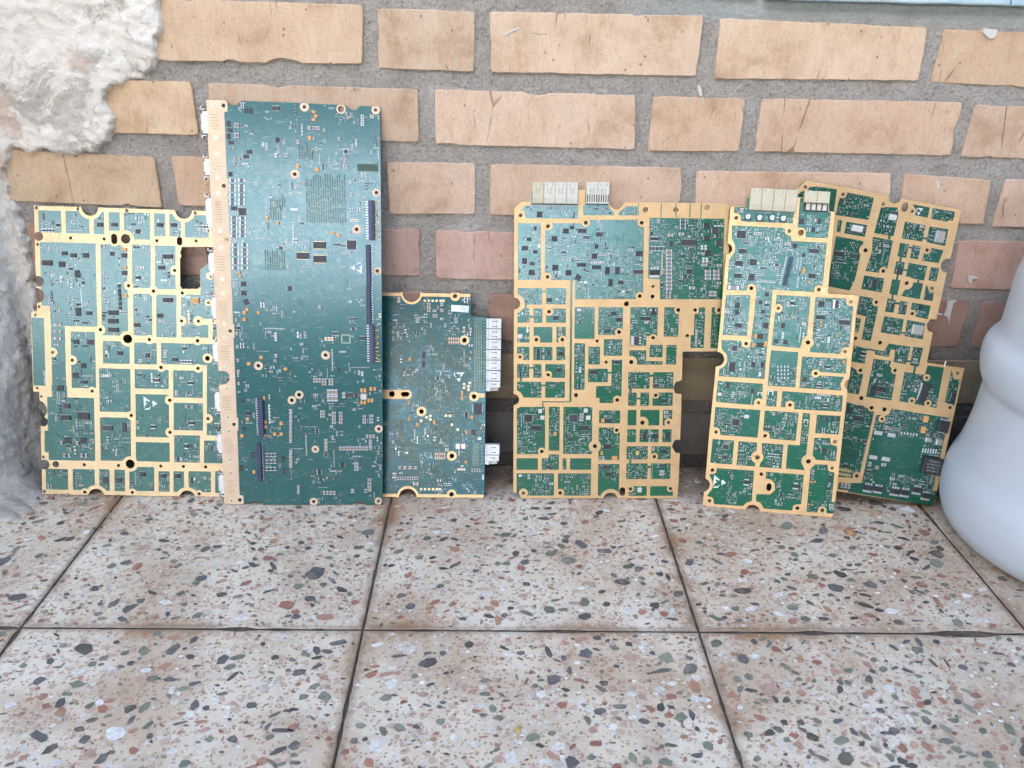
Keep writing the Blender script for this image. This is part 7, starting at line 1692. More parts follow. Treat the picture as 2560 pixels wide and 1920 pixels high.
def build_wall():
    root = empty("brick_wall"); tag(root, "pale pinkish brick wall with wide grey mortar joints", "wall")
    mo = MB(); x0, x1, z0, z1, s = -.50, 1.05, -.01, .64, .0035
    nx, nzz = int((x1 - x0) / s), int((z1 - z0) / s); V = []
    for j in range(nzz + 1):
        for i in range(nx + 1):
            x, z = x0 + i * s, z0 + j * s
            V.append((x, -.0006 - .0013 * noise.noise((x * 55, 1, z * 55)) - .0010 * noise.noise((x * 190, 4, z * 190)) - .0012 * noise.noise((x * 14, 7, z * 14)), z))
    mo.faces(V, [(j * (nx + 1) + i, j * (nx + 1) + i + 1, (j + 1) * (nx + 1) + i + 1, (j + 1) * (nx + 1) + i) for j in range(nzz) for i in range(nx)], MORTAR)
    for q in ((-1.2, -.5, 0, 1.4), (1.05, 2.2, 0, 1.4), (-.5, 1.05, .64, 1.4)):
        mo.poly([(q[0], 0, q[2]), (q[1], 0, q[2]), (q[1], 0, q[3]), (q[0], 0, q[3])], MORTAR)
    mo.poly([(-1.2, .2, 0), (2.2, .2, 0), (2.2, .2, 1.4), (-1.2, .2, 1.4)], MORTAR)
    mo.build("mortar", root, True)
    br = MB(); rnd = random.Random(11); rows = {}
    quads = [[(q[i] / 1e4, q[i + 1] / 1e4) for i in range(0, 8, 2)] for q in DATA['bricks']]   # TL TR BR BL
    for q in quads:
        k = round((R0 + .028 - (q[0][1] + q[3][1]) / 2) / RP); rows.setdefault(k, []).append((min(q[0][0], q[3][0]), max(q[1][0], q[2][0])))
    starts = {4: .107, 5: -.02, 6: .075}
    for k in range(-9, 7):
        zt, zb = R0 - k * RP + .0558, R0 - k * RP; occ = rows.get(k, [])
        def add(a, c):
            j = lambda: rnd.uniform(-.0012, .0012)
            if a > 1.9 or c < -.85: return
            quads.append([(a + j(), zt + j()), (c + j(), zt + j()), (c + j(), zb + j()), (a + j(), zb + j())])
        if occ: lo, hi = min(o[0] for o in occ), max(o[1] for o in occ)
        else: lo = hi = starts.get(k, rnd.uniform(-.1, .1)) - .015
        x, n = hi + .015, 0
        while x < 1.9: L = .208 if (n + k) % 3 else .096; add(x, x + L); x += L + .015; n += 1
        x, n = lo - .015, 0
        while x > -.9: L = .208 if (n + k) % 3 != 1 else .096; add(x - L, x); x -= L + .015; n += 1
    for q in quads:
        cx, cz = sum(p[0] for p in q) / 4, sum(p[1] for p in q) / 4; k = round((R0 + .028 - cz) / RP)
        t = (cx + .4) / 1.0; warm = (.63, .45, .295); pink = (.60, .405, .29); f = min(1, max(0, .25 * k + .35 * t))
        if k == 5: col = (.42, .33, .20)  # lower rows: own hue, with shade behind the boards put into the colour
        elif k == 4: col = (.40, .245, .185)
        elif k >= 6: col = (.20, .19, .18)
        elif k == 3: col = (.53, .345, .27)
        else: col = tuple(a + (c - a) * f for a, c in zip(warm, pink))
        if cx < -.24 and k in (1, 2): col = (.62, .45, .30)
        v = rnd.uniform(.88, 1.07); hv = rnd.uniform(-.05, .05); col = (col[0] * v, col[1] * v * (1 + hv * .6), col[2] * v * (1 + hv * 1.6))
        ring = []; vis = -.5 < cx < 1.05 and cz < .62; seed = rnd.uniform(0, 99)
        for e in range(4):
            a, c = q[e], q[(e + 1) % 4]; L = math.hypot(c[0] - a[0], c[1] - a[1]); n = max(1, int(L / .0028)) if vis else 2
            for i in range(n):
                f = i / n; x, z = a[0] + (c[0] - a[0]) * f, a[1] + (c[1] - a[1]) * f; ix, iz = (c[1] - a[1]) / L, -(c[0] - a[0]) / L
                w = .0007 * noise.noise((x * 260, seed, z * 260)) + .0005 * noise.noise((x * 45, seed, z * 45)) + .012 * max(0, noise.noise((x * 34, seed + 5, z * 34)) - .42)
                cr = .0011 * max(0, 1 - min(f, 1 - f) * L / .004)
                ring.append((x + ix * (w + cr), z + iz * (w + cr)))
        n = len(ring); fr = -.0030 + rnd.uniform(-.0008, .0008)
        ins = lambda p, d: (p[0] + max(-d, min(d, cx - p[0])) * min(1, abs(cx - p[0]) / .03), p[1] + max(-d, min(d, cz - p[1])))
        tl = rnd.uniform(-.010, .010)
        top = [(ins(p, .0009)[0], fr + (p[1] - cz) * tl, ins(p, .0009)[1]) for p in ring]; mid = [(ins(p, .0002)[0], fr + .0009, ins(p, .0002)[1]) for p in ring]; low = [(p[0], .004, p[1]) for p in ring]
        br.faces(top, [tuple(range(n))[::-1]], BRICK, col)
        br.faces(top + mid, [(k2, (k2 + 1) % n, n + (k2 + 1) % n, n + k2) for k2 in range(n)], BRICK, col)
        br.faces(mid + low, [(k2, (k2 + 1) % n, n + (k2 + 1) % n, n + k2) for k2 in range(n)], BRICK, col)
    br.build("bricks", root)
    # paint splashes and the pale scrapes, thin dried paint on the wall
    pw = mat('dried_white_paint', (.56, .54, .49), .7); sp = MB()
    for q in DATA['splash']:
        pts = [(q[i] / 1e4, q[i + 1] / 1e4) for i in range(0, len(q), 2)]
        sp.poly([(x, -.0048, z) for x, z in pts], pw)
        n = len(pts); sp.faces([(x, -.0048, z) for x, z in pts] + [(x, -.001, z) for x, z in pts], [(i, (i + 1) % n, n + (i + 1) % n, n + i) for i in range(n)], pw)
    sp.build("paint_splash", root)
build_wall()
def build_plaster():
    m = mat('rough_cement_render', (.4, .38, .36), .95, 0, .2); t = m.node_tree; b = P(m); co = obj_co(t)
    c = ramp(t, nz(t, co, 26, 7, .65), [(.3, (.48, .43, .37)), (.5, (.63, .575, .50)), (.68, (.74, .69, .61))])
    sp = nz(t, co, 190, 7, .78); c = mix(t, 1.0, c, ramp(t, sp, [(.28, .38), (.42, .93), (.75, 1.12)]), 'MULTIPLY')
    sx = N(t, "SeparateXYZ"); t.links.new(co, sx.inputs[0])
    wsel = mth(t, 'MULTIPLY', ramp(t, nz(t, co, 15, 7, .7, .5), [(.41, 0.0), (.45, 1.0)]), ramp(t, mth(t, 'ADD', sx.outputs[0], mth(t, 'MULTIPLY', nz(t, co, 20, 4), .03)), [(-.38, 1.0), (-.36, 0.0)]))
    wsel = mth(t, 'MULTIPLY', wsel, ramp(t, sx.outputs[2], [(.05, 0.0), (.16, 1.0)])); c = mix(t, mth(t, 'MULTIPLY', wsel, .9), c, (.88, .81, .71))
    pk = mth(t, 'MULTIPLY', ramp(t, nz(t, co, 11, 6, .7), [(.58, 0.0), (.63, 1.0)]), ramp(t, sx.outputs[2], [(.15, 0.0), (.2, 1.0)])); c = mix(t, mth(t, 'MULTIPLY', pk, ramp(t, sx.outputs[0], [(-.40, .8), (-.37, 0.0)])), c, (.68, .50, .39))
    low = ramp(t, mth(t, 'ADD', sx.outputs[2], mth(t, 'MULTIPLY', nz(t, co, 14, 6), .1)), [(.02, .5), (.09, 0.0)]); c = mix(t, low, c, (.42, .37, .31))
    t.links.new(c, b.inputs["Base Color"]); h = mth(t, 'ADD', sp, mth(t, 'MULTIPLY', nz(t, co, 80, 5, .7), 2.0)); t.links.new(bump(t, h, .0025, .9), b.inputs["Normal"])
    poly = [(q[0] / 1e4, q[1] / 1e4) for q in DATA['plaster']]
    def sd(x, z):
        ins = False; d = 9; n = len(poly)
        for i in range(n):
            a, c = poly[i], poly[(i + 1) % n]; ex, ez = c[0] - a[0], c[1] - a[1]; u = max(0, min(1, ((x - a[0]) * ex + (z - a[1]) * ez) / (ex * ex + ez * ez)))
            d = min(d, math.hypot(x - a[0] - ex * u, z - a[1] - ez * u))
            if (a[1] > z) != (c[1] > z) and x < ex * (z - a[1]) / ez + a[0]: ins = not ins
        return d if ins else -d
    S = .0028; XR, XC, RF = -.17, -.418, .020; L1 = XR - (XC + RF); L2 = L1 + RF * 1.5708; L3 = L2 + .18
    ns = []; u = 0
    while u < L3: ns.append(u); u += S if u < L2 + .16 else .012
    H = int(.62 / S); V = []
    for j in range(H + 1):
        z = j * S - .004
        for u in ns:
            if u < L1: x, y, nx_, ny_ = XR - u, 0.0, 0.0, -1.0
            elif u < L2: a = (u - L1) / RF; x, y, nx_, ny_ = XC + RF - RF * math.sin(a), -RF + RF * math.cos(a), math.sin(a), -math.cos(a)
            else: x, y, nx_, ny_ = XC - .42 * (u - L2), -RF - .91 * (u - L2), .91, -.42
            e = sd(x, z) + .006 * noise.noise((x * 70, 2, z * 70)) + .004 * noise.noise((x * 160, 2, z * 160)) if u < L1 else .05
            f = max(0, min(1, (e + .001) / .0036)); f = f * f * (3 - 2 * f)
            lump = .0042 * noise.fractal((x * 22, y * 22, z * 22), .9, 2.1, 5) + .0026 * noise.noise((x * 90, y * 90, z * 90)) + .0026 * noise.noise((x * 210, y * 210, z * 210)) + .0030 * abs(noise.noise((x * 120, y * 120, z * 120)))
            heap = .014 * math.exp(-max(z, 0) / .045) * (1 + .5 * noise.noise((x * 25, y * 25, 3))) * (1 if x < -.36 else max(0, 1 - (x + .36) / .08))
            if u > L2: heap += .055 * math.exp(-max(z, 0) / .0045) * min(1, max(0, (u - L2 - .015) / .06)) * (1 + .7 * noise.noise((y * 38, 0, 8)) + .35 * noise.noise((y * 130, z * 60, 8)))
            base = (.0085 + .8 * lump) if u < L1 else (.005 + .75 * lump)
            h = -.008 + f * (.008 + max(.003, base)) + heap * (1 if u > L1 * .6 else 0)
            V.append((x + nx_ * h, y + ny_ * h, z))
    b = MB(); w = len(ns)
    b.faces(V, [(j * w + i, (j + 1) * w + i, (j + 1) * w + i + 1, j * w + i + 1) for j in range(H) for i in range(w - 1)], m)
    o = b.build("cement_render", None, True); tag(o, "rough grey cement render with flaking white paint in the wall corner", "plaster")
build_plaster()
def build_sill():
    m = mat('pale_blue_paint', (.40, .52, .57), .6); t = m.node_tree; co = obj_co(t)
    c = ramp(t, nz(t, obj_co(t, (.3, 1, 1)), 40, 6, .7), [(.35, (.30, .44, .54)), (.52, (.45, .57, .60)), (.7, (.58, .62, .60))]); t.links.new(c, P(m).inputs["Base Color"]); t.links.new(bump(t, nz(t, co, 200, 4), .0006), P(m).inputs["Normal"])
    b = MB()
    for (a, c2) in ((.372, .610), (.6115, 1.15)):
        n = 40; V = []
        for i in range(n + 1):
            x = a + (c2 - a) * i / n; zb = .5195 + .0008 * noise.noise((x * 30, 0, 0))
            V += [(x, .004, zb), (x, -.011, zb), (x, -.012, zb + .0015), (x, -.012, zb + .05), (x, .004, zb + .052)]
        b.faces(V, [(i * 5 + k, i * 5 + k + 1, i * 5 + 6 + k, i * 5 + 5 + k) for i in range(n) for k in range(4)] + [(0, 1, 2, 3, 4), tuple(n * 5 + k for k in (4, 3, 2, 1, 0))], m)
    o = b.build("window_sill"); tag(o, "pale blue painted ledge along the top of the brick wall", "ledge")
build_sill()
# ------------------------------------------------------------------ circuit boards
U = 1e-4
FONT_CACHE = {}
def text_mesh(mb, s, cx, cy, size_h, mat_, rot=0.0, z=.0003, width=None):
    """flat printed lettering centred on (cx, cy)"""
    if s not in FONT_CACHE:
        cu = bpy.data.curves.new("t", 'FONT'); cu.body = s; cu.align_x = 'CENTER'; cu.align_y = 'CENTER'; cu.size = 1.0; cu.resolution_u = 2
        o = bpy.data.objects.new("t", cu); COL.objects.link(o); dg = bpy.context.evaluated_depsgraph_get(); me = bpy.data.meshes.new_from_object(o.evaluated_get(dg))
        FONT_CACHE[s] = ([tuple(v.co) for v in me.vertices], [tuple(p.vertices) for p in me.polygons]); bpy.data.objects.remove(o); bpy.data.curves.remove(cu); bpy.data.meshes.remove(me)
    V, F = FONT_CACHE[s]
    if not V: return
    xs = [v[0] for v in V]; ys = [v[1] for v in V]; w, h = max(xs) - min(xs), max(ys) - min(ys); ox, oy = (max(xs) + min(xs)) / 2, (max(ys) + min(ys)) / 2
    ky = size_h / h; kx = (width / w) if width else ky; c, q = math.cos(rot), math.sin(rot)
    mb.faces([(cx + (v[0] - ox) * kx * c - (v[1] - oy) * ky * q, cy + (v[0] - ox) * kx * q + (v[1] - oy) * ky * c, z) for v in V], F, mat_)
def esd_mark(mb, x0, y0, x1, y1, mode, z=.00035):
    """white electrostatic warning triangle: two pieces split by a reaching hand"""
    w, h = x1 - x0, y1 - y0
    big = [[(.0, .0), (.16, .16), (.30, .12), (.52, .30), (.40, .05)], [(.0, .12), (.0, 1.0), (.52, .62), (.34, .60), (.20, .70), (.14, .52), (.30, .48), (.16, .40)]]
    small = [[(1.0, .46), (.62, .24), (.66, .42), (.58, .52), (.70, .70)]]
    for pl in big + small:
        pts = []
        for a, c in pl:
            if mode == 1: a, c = 1 - a, 1 - c
            if mode in (2, 4): a, c = c, 1 - a
            pts.append((x0 + a * w, y0 + c * h, z))
        ar = sum(pts[i][0] * pts[(i + 1) % len(pts)][1] - pts[(i + 1) % len(pts)][0] * pts[i][1] for i in range(len(pts)))
        mb.poly(pts if ar > 0 else pts[::-1], M['white'])
def fill_part(mb, t, x, y, w, h, rot, rnd):
    """one soldered component: body and its terminals"""
    lw, lh = max(w, h), min(w, h)
    def leads(side, pitch, wl, ll, zz=.0004):
        if side in 'tb':
            n = max(2, int(w / pitch)); 
            for i in range(n):
                px = x - w / 2 + (i + .5) * w / n; mb.box(px, y + (h / 2 + ll * .35) * (1 if side == 't' else -1), min(wl, w / n * .55), ll, .0001, zz, M['lead'])
        else:
            n = max(2, int(h / pitch))
            for i in range(n):
                py = y - h / 2 + (i + .5) * h / n; mb.box(x + (w / 2 + ll * .35) * (1 if side == 'r' else -1), py, ll, min(wl, h / n * .55), .0001, zz, M['lead'])
    body = M['chip'] if rnd.random() < .7 else M['chip2']
    if t == 's':
        mb.box(x, y, w, h, .0002, .0016, body, 0, .0003)
        for sd in (('t', 'b') if w >= h else ('l', 'r')): leads(sd, .0011, .0005, .0011)
    elif t == 'q':
        mb.box(x, y, w, h, .0002, .0014, body, 0, .0003)
        for sd in 'tblr': leads(sd, .0008, .0004, .0011)
    elif t == 'm':
        mb.box(x, y, w, h, .0002, .0013, body, 0, .0002)
        for sd in (1, -1): mb.box(x, y + sd * (h / 2 + .0004), w * .96, .0005, .0001, .0003, M['pad'])
    elif t == 'b': mb.box(x, y, w, h, .0001, .0015, body, D2R(rot), .0003); mb.box(x, y, w * 1.14, h * .8, .00005, .0003, M['lead'], D2R(rot))
    elif t == 'L':
        mb.box(x, y, w, h, .0002, .0030, M['chip'], D2R(-8), .0004); n = 16
        for i in range(n):
            py = y - h * .42 + i * h * .84 / (n - 1); mb.box(x - w * .62, py, w * .34, .0007, .0001, .0006, M['white'])
    elif t == 'c':
        bm = M['cap'] if rnd.random() < .6 else M['cap2']; z1 = .0008 + .25 * lh
        if h >= w * .85: mb.box(x, y, w * .94, h * .62, .0001, z1, bm); mb.box(x, y + h * .40, w, h * .22, .0001, z1 + .0001, M['sol'], 0, .0002); mb.box(x, y - h * .40, w, h * .22, .0001, z1 + .0001, M['sol'], 0, .0002)
        else: mb.box(x, y, w * .62, h * .94, .0001, z1, bm); mb.box(x + w * .40, y, w * .22, h, .0001, z1 + .0001, M['sol'], 0, .0002); mb.box(x - w * .40, y, w * .22, h, .0001, z1 + .0001, M['sol'], 0, .0002)
    elif t == 'r':
        a = w >= h
        mb.box(x, y, w * (.66 if a else 1), h * (1 if a else .66), .0001, .0008, M['res'])
        for sd in (1, -1): mb.box(x + (w * .42 * sd if a else 0), y + (0 if a else h * .42 * sd), w * (.18 if a else .98), h * (.98 if a else .18), .0001, .0009, M['sol'])
        for k in (-1, 0, 1): mb.box(x + k * w * .12, y, w * .05, h * .34, .0008, .00085, M['grey_ink'])
    elif t == 't':
        mb.box(x, y, w * .92, h * .92, .0001, .0019, M['tan'], 0, .0002); mb.box(x, y - h * .44, w * .7, h * .16, .0001, .0006, M['sol']); mb.box(x, y + h * .44, w * .7, h * .16, .0001, .0006, M['sol'])
    elif t == 'x':
        mb.box(x, y + h * .05, w * .92, h * .52, .0001, .0023, M['chip'], 0, .0003); mb.box(x, y - h * .32, w, h * .28, .0001, .0011, M['sol'], 0, .0002)
        for k in (-1, 0, 1): mb.box(x + k * w * .30, y + h * .42, w * .20, h * .24, .0001, .0008, M['sol'])
    elif t == 'K':
        mb.box(x - w * .12, y, w * .72, h, .0001, .0032, M['can'], 0, .0003); mb.box(x + w * .02, y, w * .46, h * .9, .0030, .0036, M['chip2'], 0, .0002)
        for k in (-1, 0, 1): mb.box(x + w * .38, y + k * h * .3, w * .24, h * .16, .0001, .0009, M['sol'])
    elif t in 'kw':
        mt = M['can'] if t == 'k' else M['canw']; mb.box(x, y, w, h, .0002, .0026, mt, 0, .0004)
        if w > .004:
            for sd in 'tblr': leads(sd, .0018, .0007, .0010)
            if t == 'w': mb.box(x, y, w * .35, h * .12, .0026, .00265, M['grey_ink'])
    elif t == 'p': mb.box(x, y, w, h, .0001, .0018, M['canw'], 0, .0003); mb.disc(x, y, min(w, h) * .30, .00186, M['pink'], 10)
    elif t == 'P': mb.box(x, y, w, h, .00005, .0006, M['sol'], 0, .0002)
    elif t == 'G': mb.box(x, y, w, h, .00005, .0002, M['pad'])
    elif t == 'U': mb.box(x, y + h * .38, w, h * .26, .0001, .0015, M['can']); mb.box(x - w * .4, y - h * .05, w * .2, h * .75, .0001, .0015, M['can']); mb.box(x + w * .4, y - h * .05, w * .2, h * .75, .0001, .0015, M['can'])
PART = dict(s='chip', q='chip', m='chip', b='chip', L='chip', c='capacitor', r='resistor', t='tantalum_capacitor', x='transistor', K='transistor', k='shield_can', w='shield_can', p='trimmer', P='solder_pad', G='solder_pad', U='clip')
def circuit_board(d, label, group, mask, gold, trace, dens, sub_via):
    rnd = random.Random(hash(d['name']) % 1000 if False else ord(d['name'])); rng = np.random.default_rng(ord(d['name']))
    u, v, n, o = (Vector(d[k]) for k in ('u', 'v', 'n', 'o'))
    root = empty("circuit_board"); tag(root, label, "circuit board", group)
    o = o + n * .0; root.matrix_world = Matrix(((u[0], v[0], n[0], o[0]), (u[1], v[1], n[1], o[1]), (u[2], v[2], n[2], o[2] + .0006), (0, 0, 0, 1)))
    polys = []
    for q in d['P']:
        pts = [(q[i] / 10, q[i + 1] / 10) for i in range(1, len(q), 2)]   # millimetres
        a = sum(pts[i][0] * pts[(i + 1) % len(pts)][1] - pts[(i + 1) % len(pts)][0] * pts[i][1] for i in range(len(pts)))
        polys.append((q[0], pts if a > 0 else pts[::-1]))
    # label map of the face (gold / mask / hole), 0.25 mm cells
    g = .25; X0 = min(p[0] for _, q in polys for p in q) - 1; Y0 = min(p[1] for _, q in polys for p in q) - 1
    W = int((max(p[0] for _, q in polys for p in q) + 1 - X0) / g) + 1; H = int((max(p[1] for _, q in polys for p in q) + 1 - Y0) / g) + 1
    lab = np.zeros((H, W), np.int8)
    def paint(pts, val):
        px = np.array(pts); c0, c1 = max(0, int((px[:, 0].min() - X0) / g)), min(W - 1, int((px[:, 0].max() - X0) / g) + 1); r0, r1 = max(0, int((px[:, 1].min() - Y0) / g)), min(H - 1, int((px[:, 1].max() - Y0) / g) + 1)
        xx = X0 + (np.arange(c0, c1 + 1) + .5) * g; yy = Y0 + (np.arange(r0, r1 + 1) + .5) * g; ins = np.zeros((len(yy), len(xx)), bool)
        for i in range(len(px)):
            (ax, ay), (bx, by) = px[i], px[(i + 1) % len(px)]
            if ay == by: continue
            rr = (ay > yy) != (by > yy); xc = ax + (bx - ax) * (yy - ay) / (by - ay); ins ^= rr[:, None] & (xx[None, :] < xc[:, None])
        sub = lab[r0:r1 + 1, c0:c1 + 1]; sub[ins] = np.where(sub[ins] > 0, val, val if first[0] else 0)
    first = [True]
    for k, (l, pts) in enumerate(polys): paint(pts, {'g': 2, 'm': 1, 'h': 0}[l]); first[0] = False
    VV, FF = [], []
    for l, pts in polys:
        FF.append(list(range(len(VV), len(VV) + len(pts)))); VV += [Vector(p) for p in pts]
    cv, _, cf, _, _, of = delaunay_2d_cdt(VV, [], FF, 1, 1e-4)
    tl = []
    for f, ids in zip(cf, of):
        s = set(ids); tl.append(0 if 0 not in s else {'g': 2, 'm': 1, 'h': 0}[polys[max(s)][0]])
    def sheet(sel, z, zlow, mt, side, skirt=True, back=False, tris=None):
        mb = MB(); tris = tris or [f for f, t in zip(cf, tl) if t in sel]; P3 = [(p[0] * .001, p[1] * .001, z) for p in cv]; L3 = [(p[0] * .001, p[1] * .001, zlow) for p in cv]
        if not tris: return mb
        mb.faces(P3, [tuple(f) for f in tris], mt)
        if skirt:
            ed = {}
            for f in tris:
                for i in range(len(f)):
                    a, c = f[i], f[(i + 1) % len(f)]; ed[(a, c)] = 1
            bd = [(a, c) for (a, c) in ed if (c, a) not in ed]
            nP = len(mb.v); mb.v.extend(L3); k = mb.mi(side)
            for a, c in bd: mb.f.append((c, a, nP + a, nP + c)); mb.m.append(k); mb.col.append(None)
            if back:
                for f in tris: mb.f.append(tuple(nP + i for i in reversed(f))); mb.m.append(mb.mi(mt)); mb.col.append(None)
        return mb
    sub = sheet((1, 2), 0.0, -.0016, M[mask], M['lam'], True, True)
    gt = [f for f, t in zip(cf, tl) if t == 2]; par = {}
    def find(a):
        while par.setdefault(a, a) != a: par[a] = par[par[a]]; a = par[a]
        return a
    for f in gt:
        for a in f[1:]: par[find(f[0])] = find(a)
    isl = {}
    for f in gt: isl.setdefault(find(f[0]), []).append(f)
    area = lambda fs: sum(abs((cv[f[1]] - cv[f[0]]).cross(cv[f[2]] - cv[f[0]])) / 2 for f in fs)
    isl = sorted(isl.values(), key=lambda q: -area(q)); gd = sheet((2,), .00022, 0.0, M[gold], M[gold], tris=isl[0])
    for q in isl[1:]: sheet((2,), .00022, 0.0, M[gold], M[gold], tris=q).build("gold_strip" if area(q) > 220 else "mounting_pad", root)
    cum = {}
    for val in (1, 2):
        c = np.zeros((H + 1, W + 1), np.int32); c[1:, 1:] = np.cumsum(np.cumsum(lab == val, 0), 1); cum[val] = c
    def allin(x, y, w, h, val):   # metres
        c0, c1 = int(((x - w / 2) * 1e3 - X0) / g), int(((x + w / 2) * 1e3 - X0) / g) + 1; r0, r1 = int(((y - h / 2) * 1e3 - Y0) / g), int(((y + h / 2) * 1e3 - Y0) / g) + 1
        if c0 < 0 or r0 < 0 or c1 > W or r1 > H: return False
        c = cum[val]; return c[r1, c1] - c[r0, c1] - c[r1, c0] + c[r0, c0] == (r1 - r0) * (c1 - c0)
    used = np.zeros((H, W), bool)
    def rects(x, y, w, h, mg=0.0):
        return slice(max(0, int(((y - h / 2 - mg) * 1e3 - Y0) / g)), max(0, int(((y + h / 2 + mg) * 1e3 - Y0) / g) + 1)), slice(max(0, int(((x - w / 2 - mg) * 1e3 - X0) / g)), max(0, int(((x + w / 2 + mg) * 1e3 - X0) / g) + 1))
    # the parts one can tell apart
    small = MB(); count = {}
    for (t, x, y, w, h, rot) in sorted(d['I'], key=lambda q: -q[3] * q[4]):
        x, y, w, h = x * U, y * U, w * U, h * U; used[rects(x, y, w, h, .0004)] = True; nm = PART[t]; count[nm] = count.get(nm, 0) + 1
        if count[nm] <= 100: mb = MB(); fill_part(mb, t, x, y, w, h, rot, rnd); mb.build(nm, root)
        else: fill_part(small, t, x, y, w, h, rot, rnd)
    for e in d['X']: used[rects((e[0] + e[2]) / 2 * U, (e[1] + e[3]) / 2 * U, (e[2] - e[0]) * U, (e[3] - e[1]) * U)] = True
    for mk in d['M']:
        pr = MB()
        k, x0, y0, x1, y1 = mk[0], *(q * U for q in mk[1:5]); cx, cy, w, h = (x0 + x1) / 2, (y0 + y1) / 2, x1 - x0, y1 - y0; ex = mk[5:]
        if k not in ('bga', 'tp'): used[rects(cx, cy, w, h, .0006)] = True
        if k == 'esd': esd_mark(pr, x0, y0, x1, y1, ex[0])
        elif k == 'text':
            a = D2R(ex[1]); tall = abs(math.sin(a)) > .5
            text_mesh(pr, ex[0], cx, cy, (w if tall else h) * .85, M['white'], a, .0004, (h if tall else w) * .96)
        elif k == 'arrow': pr.poly([(cx - w * .2, y1, .0004), (cx - w * .2, cy, .0004), (x0, cy, .0004), (cx, y0, .0004), (x1, cy, .0004), (cx + w * .2, cy, .0004), (cx + w * .2, y1, .0004)], M['white'])
        elif k == 'patch': pr.box(cx, cy, w, h, 0, .0002, M['dark'])
        elif k in ('bga', 'via', 'via2'):
            if k == 'bga':
                ns_ = max(3, int(w / .0023))
                for i in range(ns_):
                    px = x0 + (i + .5) * w / ns_; y_ = y0
                    while y_ < y1:
                        L = rnd.uniform(.004, .02); sub.box(px, min(y1, y_ + L / 2), w / ns_ * .42, L * .86, 0, .00010, M['dark']); y_ += L
            pt = .0011 if k == 'bga' else .0016 if k == 'via' else .0034; r = .00028 if k == 'bga' else .00042 if k == 'via' else .0007
            for i in range(max(1, int(w / pt))):
                for j in range(max(1, int(h / pt))):
                    if k == 'bga' and rnd.random() < .18: continue
                    px, py = x0 + (i + .5) * w / max(1, int(w / pt)), y0 + (j + .5) * h / max(1, int(h / pt))
                    sub.disc(px, py, r, .00012, M['viag'] if k != 'bga' or rnd.random() < .3 else M[trace], 6)
                    if k == 'bga' and rnd.random() < .5: sub.box(px + pt * .35, py, .0002, pt * rnd.choice((1.5, 3, 5)), 0, .00008, M[trace])
                    if k == 'via2': sub.disc(px, py, r * .5, .00018, M['via'], 6)
        elif k == 'dots':
            rows_ = max(2, int(h / .0024))
            for j in range(rows_):
                for i in range(5 if j % 2 else 4):
                    px = cx + (i - (2 if j % 2 else 1.5)) * w * .29; py = y0 + (j + .5) * h / rows_
                    gd.disc(px, py, .00066, .00028, M['ring'], 8); gd.disc(px, py, .00046, .00034, M['via'], 8)
        elif k == 'screw':
            mb = MB(); r = min(w, h) / 2; mb.disc(cx, cy, r * 1.5, .00030, M['ring'], 14); mb.disc(cx, cy, r, .0009, M['screw'], 12, .0007); a = rnd.random() * 3
            for q in (a, a + 1.57): mb.box(cx, cy, r * 1.5, r * .28, .0009, .00096, M['via'], q)
            mb.build("screw", root)
        elif k == 'dsub':
            x0 -= .0030; xr = x1 + .006; p = MB(); p.box((x0 + xr) / 2, cy, xr - x0, h, -.0112, -.0028, M['shell'], 0, .0012, True); p.box((x0 + .0022 + xr) / 2, cy, xr - x0 - .0022, h + .0045, -.0122, -.0020, M['shell'], 0, .0004, True)
            for sd in (1, -1):
                p.box(x0 + .0030, cy + sd * (h / 2 + .0042), .0050, .0009, -.008, -.0018, M['lead'], 0, 0, True); p.box(x0 + .0012, cy + sd * (h / 2 + .0053), .0009, .0030, -.008, -.0018, M['lead'], 0, 0, True)
            p.build("port_connector", root)
        elif k == 'switch':
            mb = MB(); mb.box(cx, cy, w * .95, h * .95, .0001, .0022, M['white'], 0, .0003); mb.disc(cx, cy, w * .36, .0042, M['chip'], 16, .002); mb.disc(cx, cy, w * .2, .0046, M['chip2'], 12, .0004); mb.build("push_button", root)
        elif k in ('hdrA', 'hdrA2'):
            mb = MB(); np_ = int(h / .0026); bw = .52 if k == 'hdrA' else .70
            mb.box(cx + w * (.02 if k == 'hdrA' else .16), cy, w * bw, h, .0002, .0052, M['hdr'], 0, .0003)
            for i in range(np_):
                py = y0 + (i + .5) * h / np_; mb.box(x0 + w * .13, py, w * .26, .0011, .0002, .0012, M['sol'])
                if k == 'hdrA':
                    mb.box(cx + w * .10, py, w * .10, .0012, .0052, .00526, M['hole']); mb.box(cx + w * .22, py, w * .10, .0012, .0052, .00526, M['hole'])
                    a = rnd.uniform(-.0028, .0028); a2 = a + rnd.uniform(-.003, .003)
                    mb.tube([(x0 + w * .74, py, .0028), (x0 + w * .92, py + a * .6, .0026), (x1 + rnd.uniform(.0005, .0035), py + a2, .0024)], .00033, M['pin'], 5)
                else: mb.box(cx + w * .36, py, w * .14, .0013, .0052, .00526, M['hole']); mb.box(cx + w * .10, py, w * .14, .0013, .0052, .00526, M['hole'])
            mb.build("pin_header", root)
        elif k == 'hdrS':
            mb = MB(); np_ = int(h / .0025); mb.box(cx - w * .14, cy, w * .70, h, .0002, .0050, M['hdr'], 0, .0003)
            for i in range(np_):
                py = y0 + (i + .5) * h / np_
                for f in (-.30, .02): mb.box(cx + w * f, py, w * .17, h / np_ * .56, .0050, .00506, M['hole'])
                mb.box(x1 - w * .08, py, w * .20, .0010, .0002, .0012, M['sol']); mb.box(x0 - w * .02, py, w * .12, .0010, .0002, .0010, M['sol'])
            mb.build("pin_header", root)
        elif k == 'hdrP':
            mb = MB(); np_ = 13
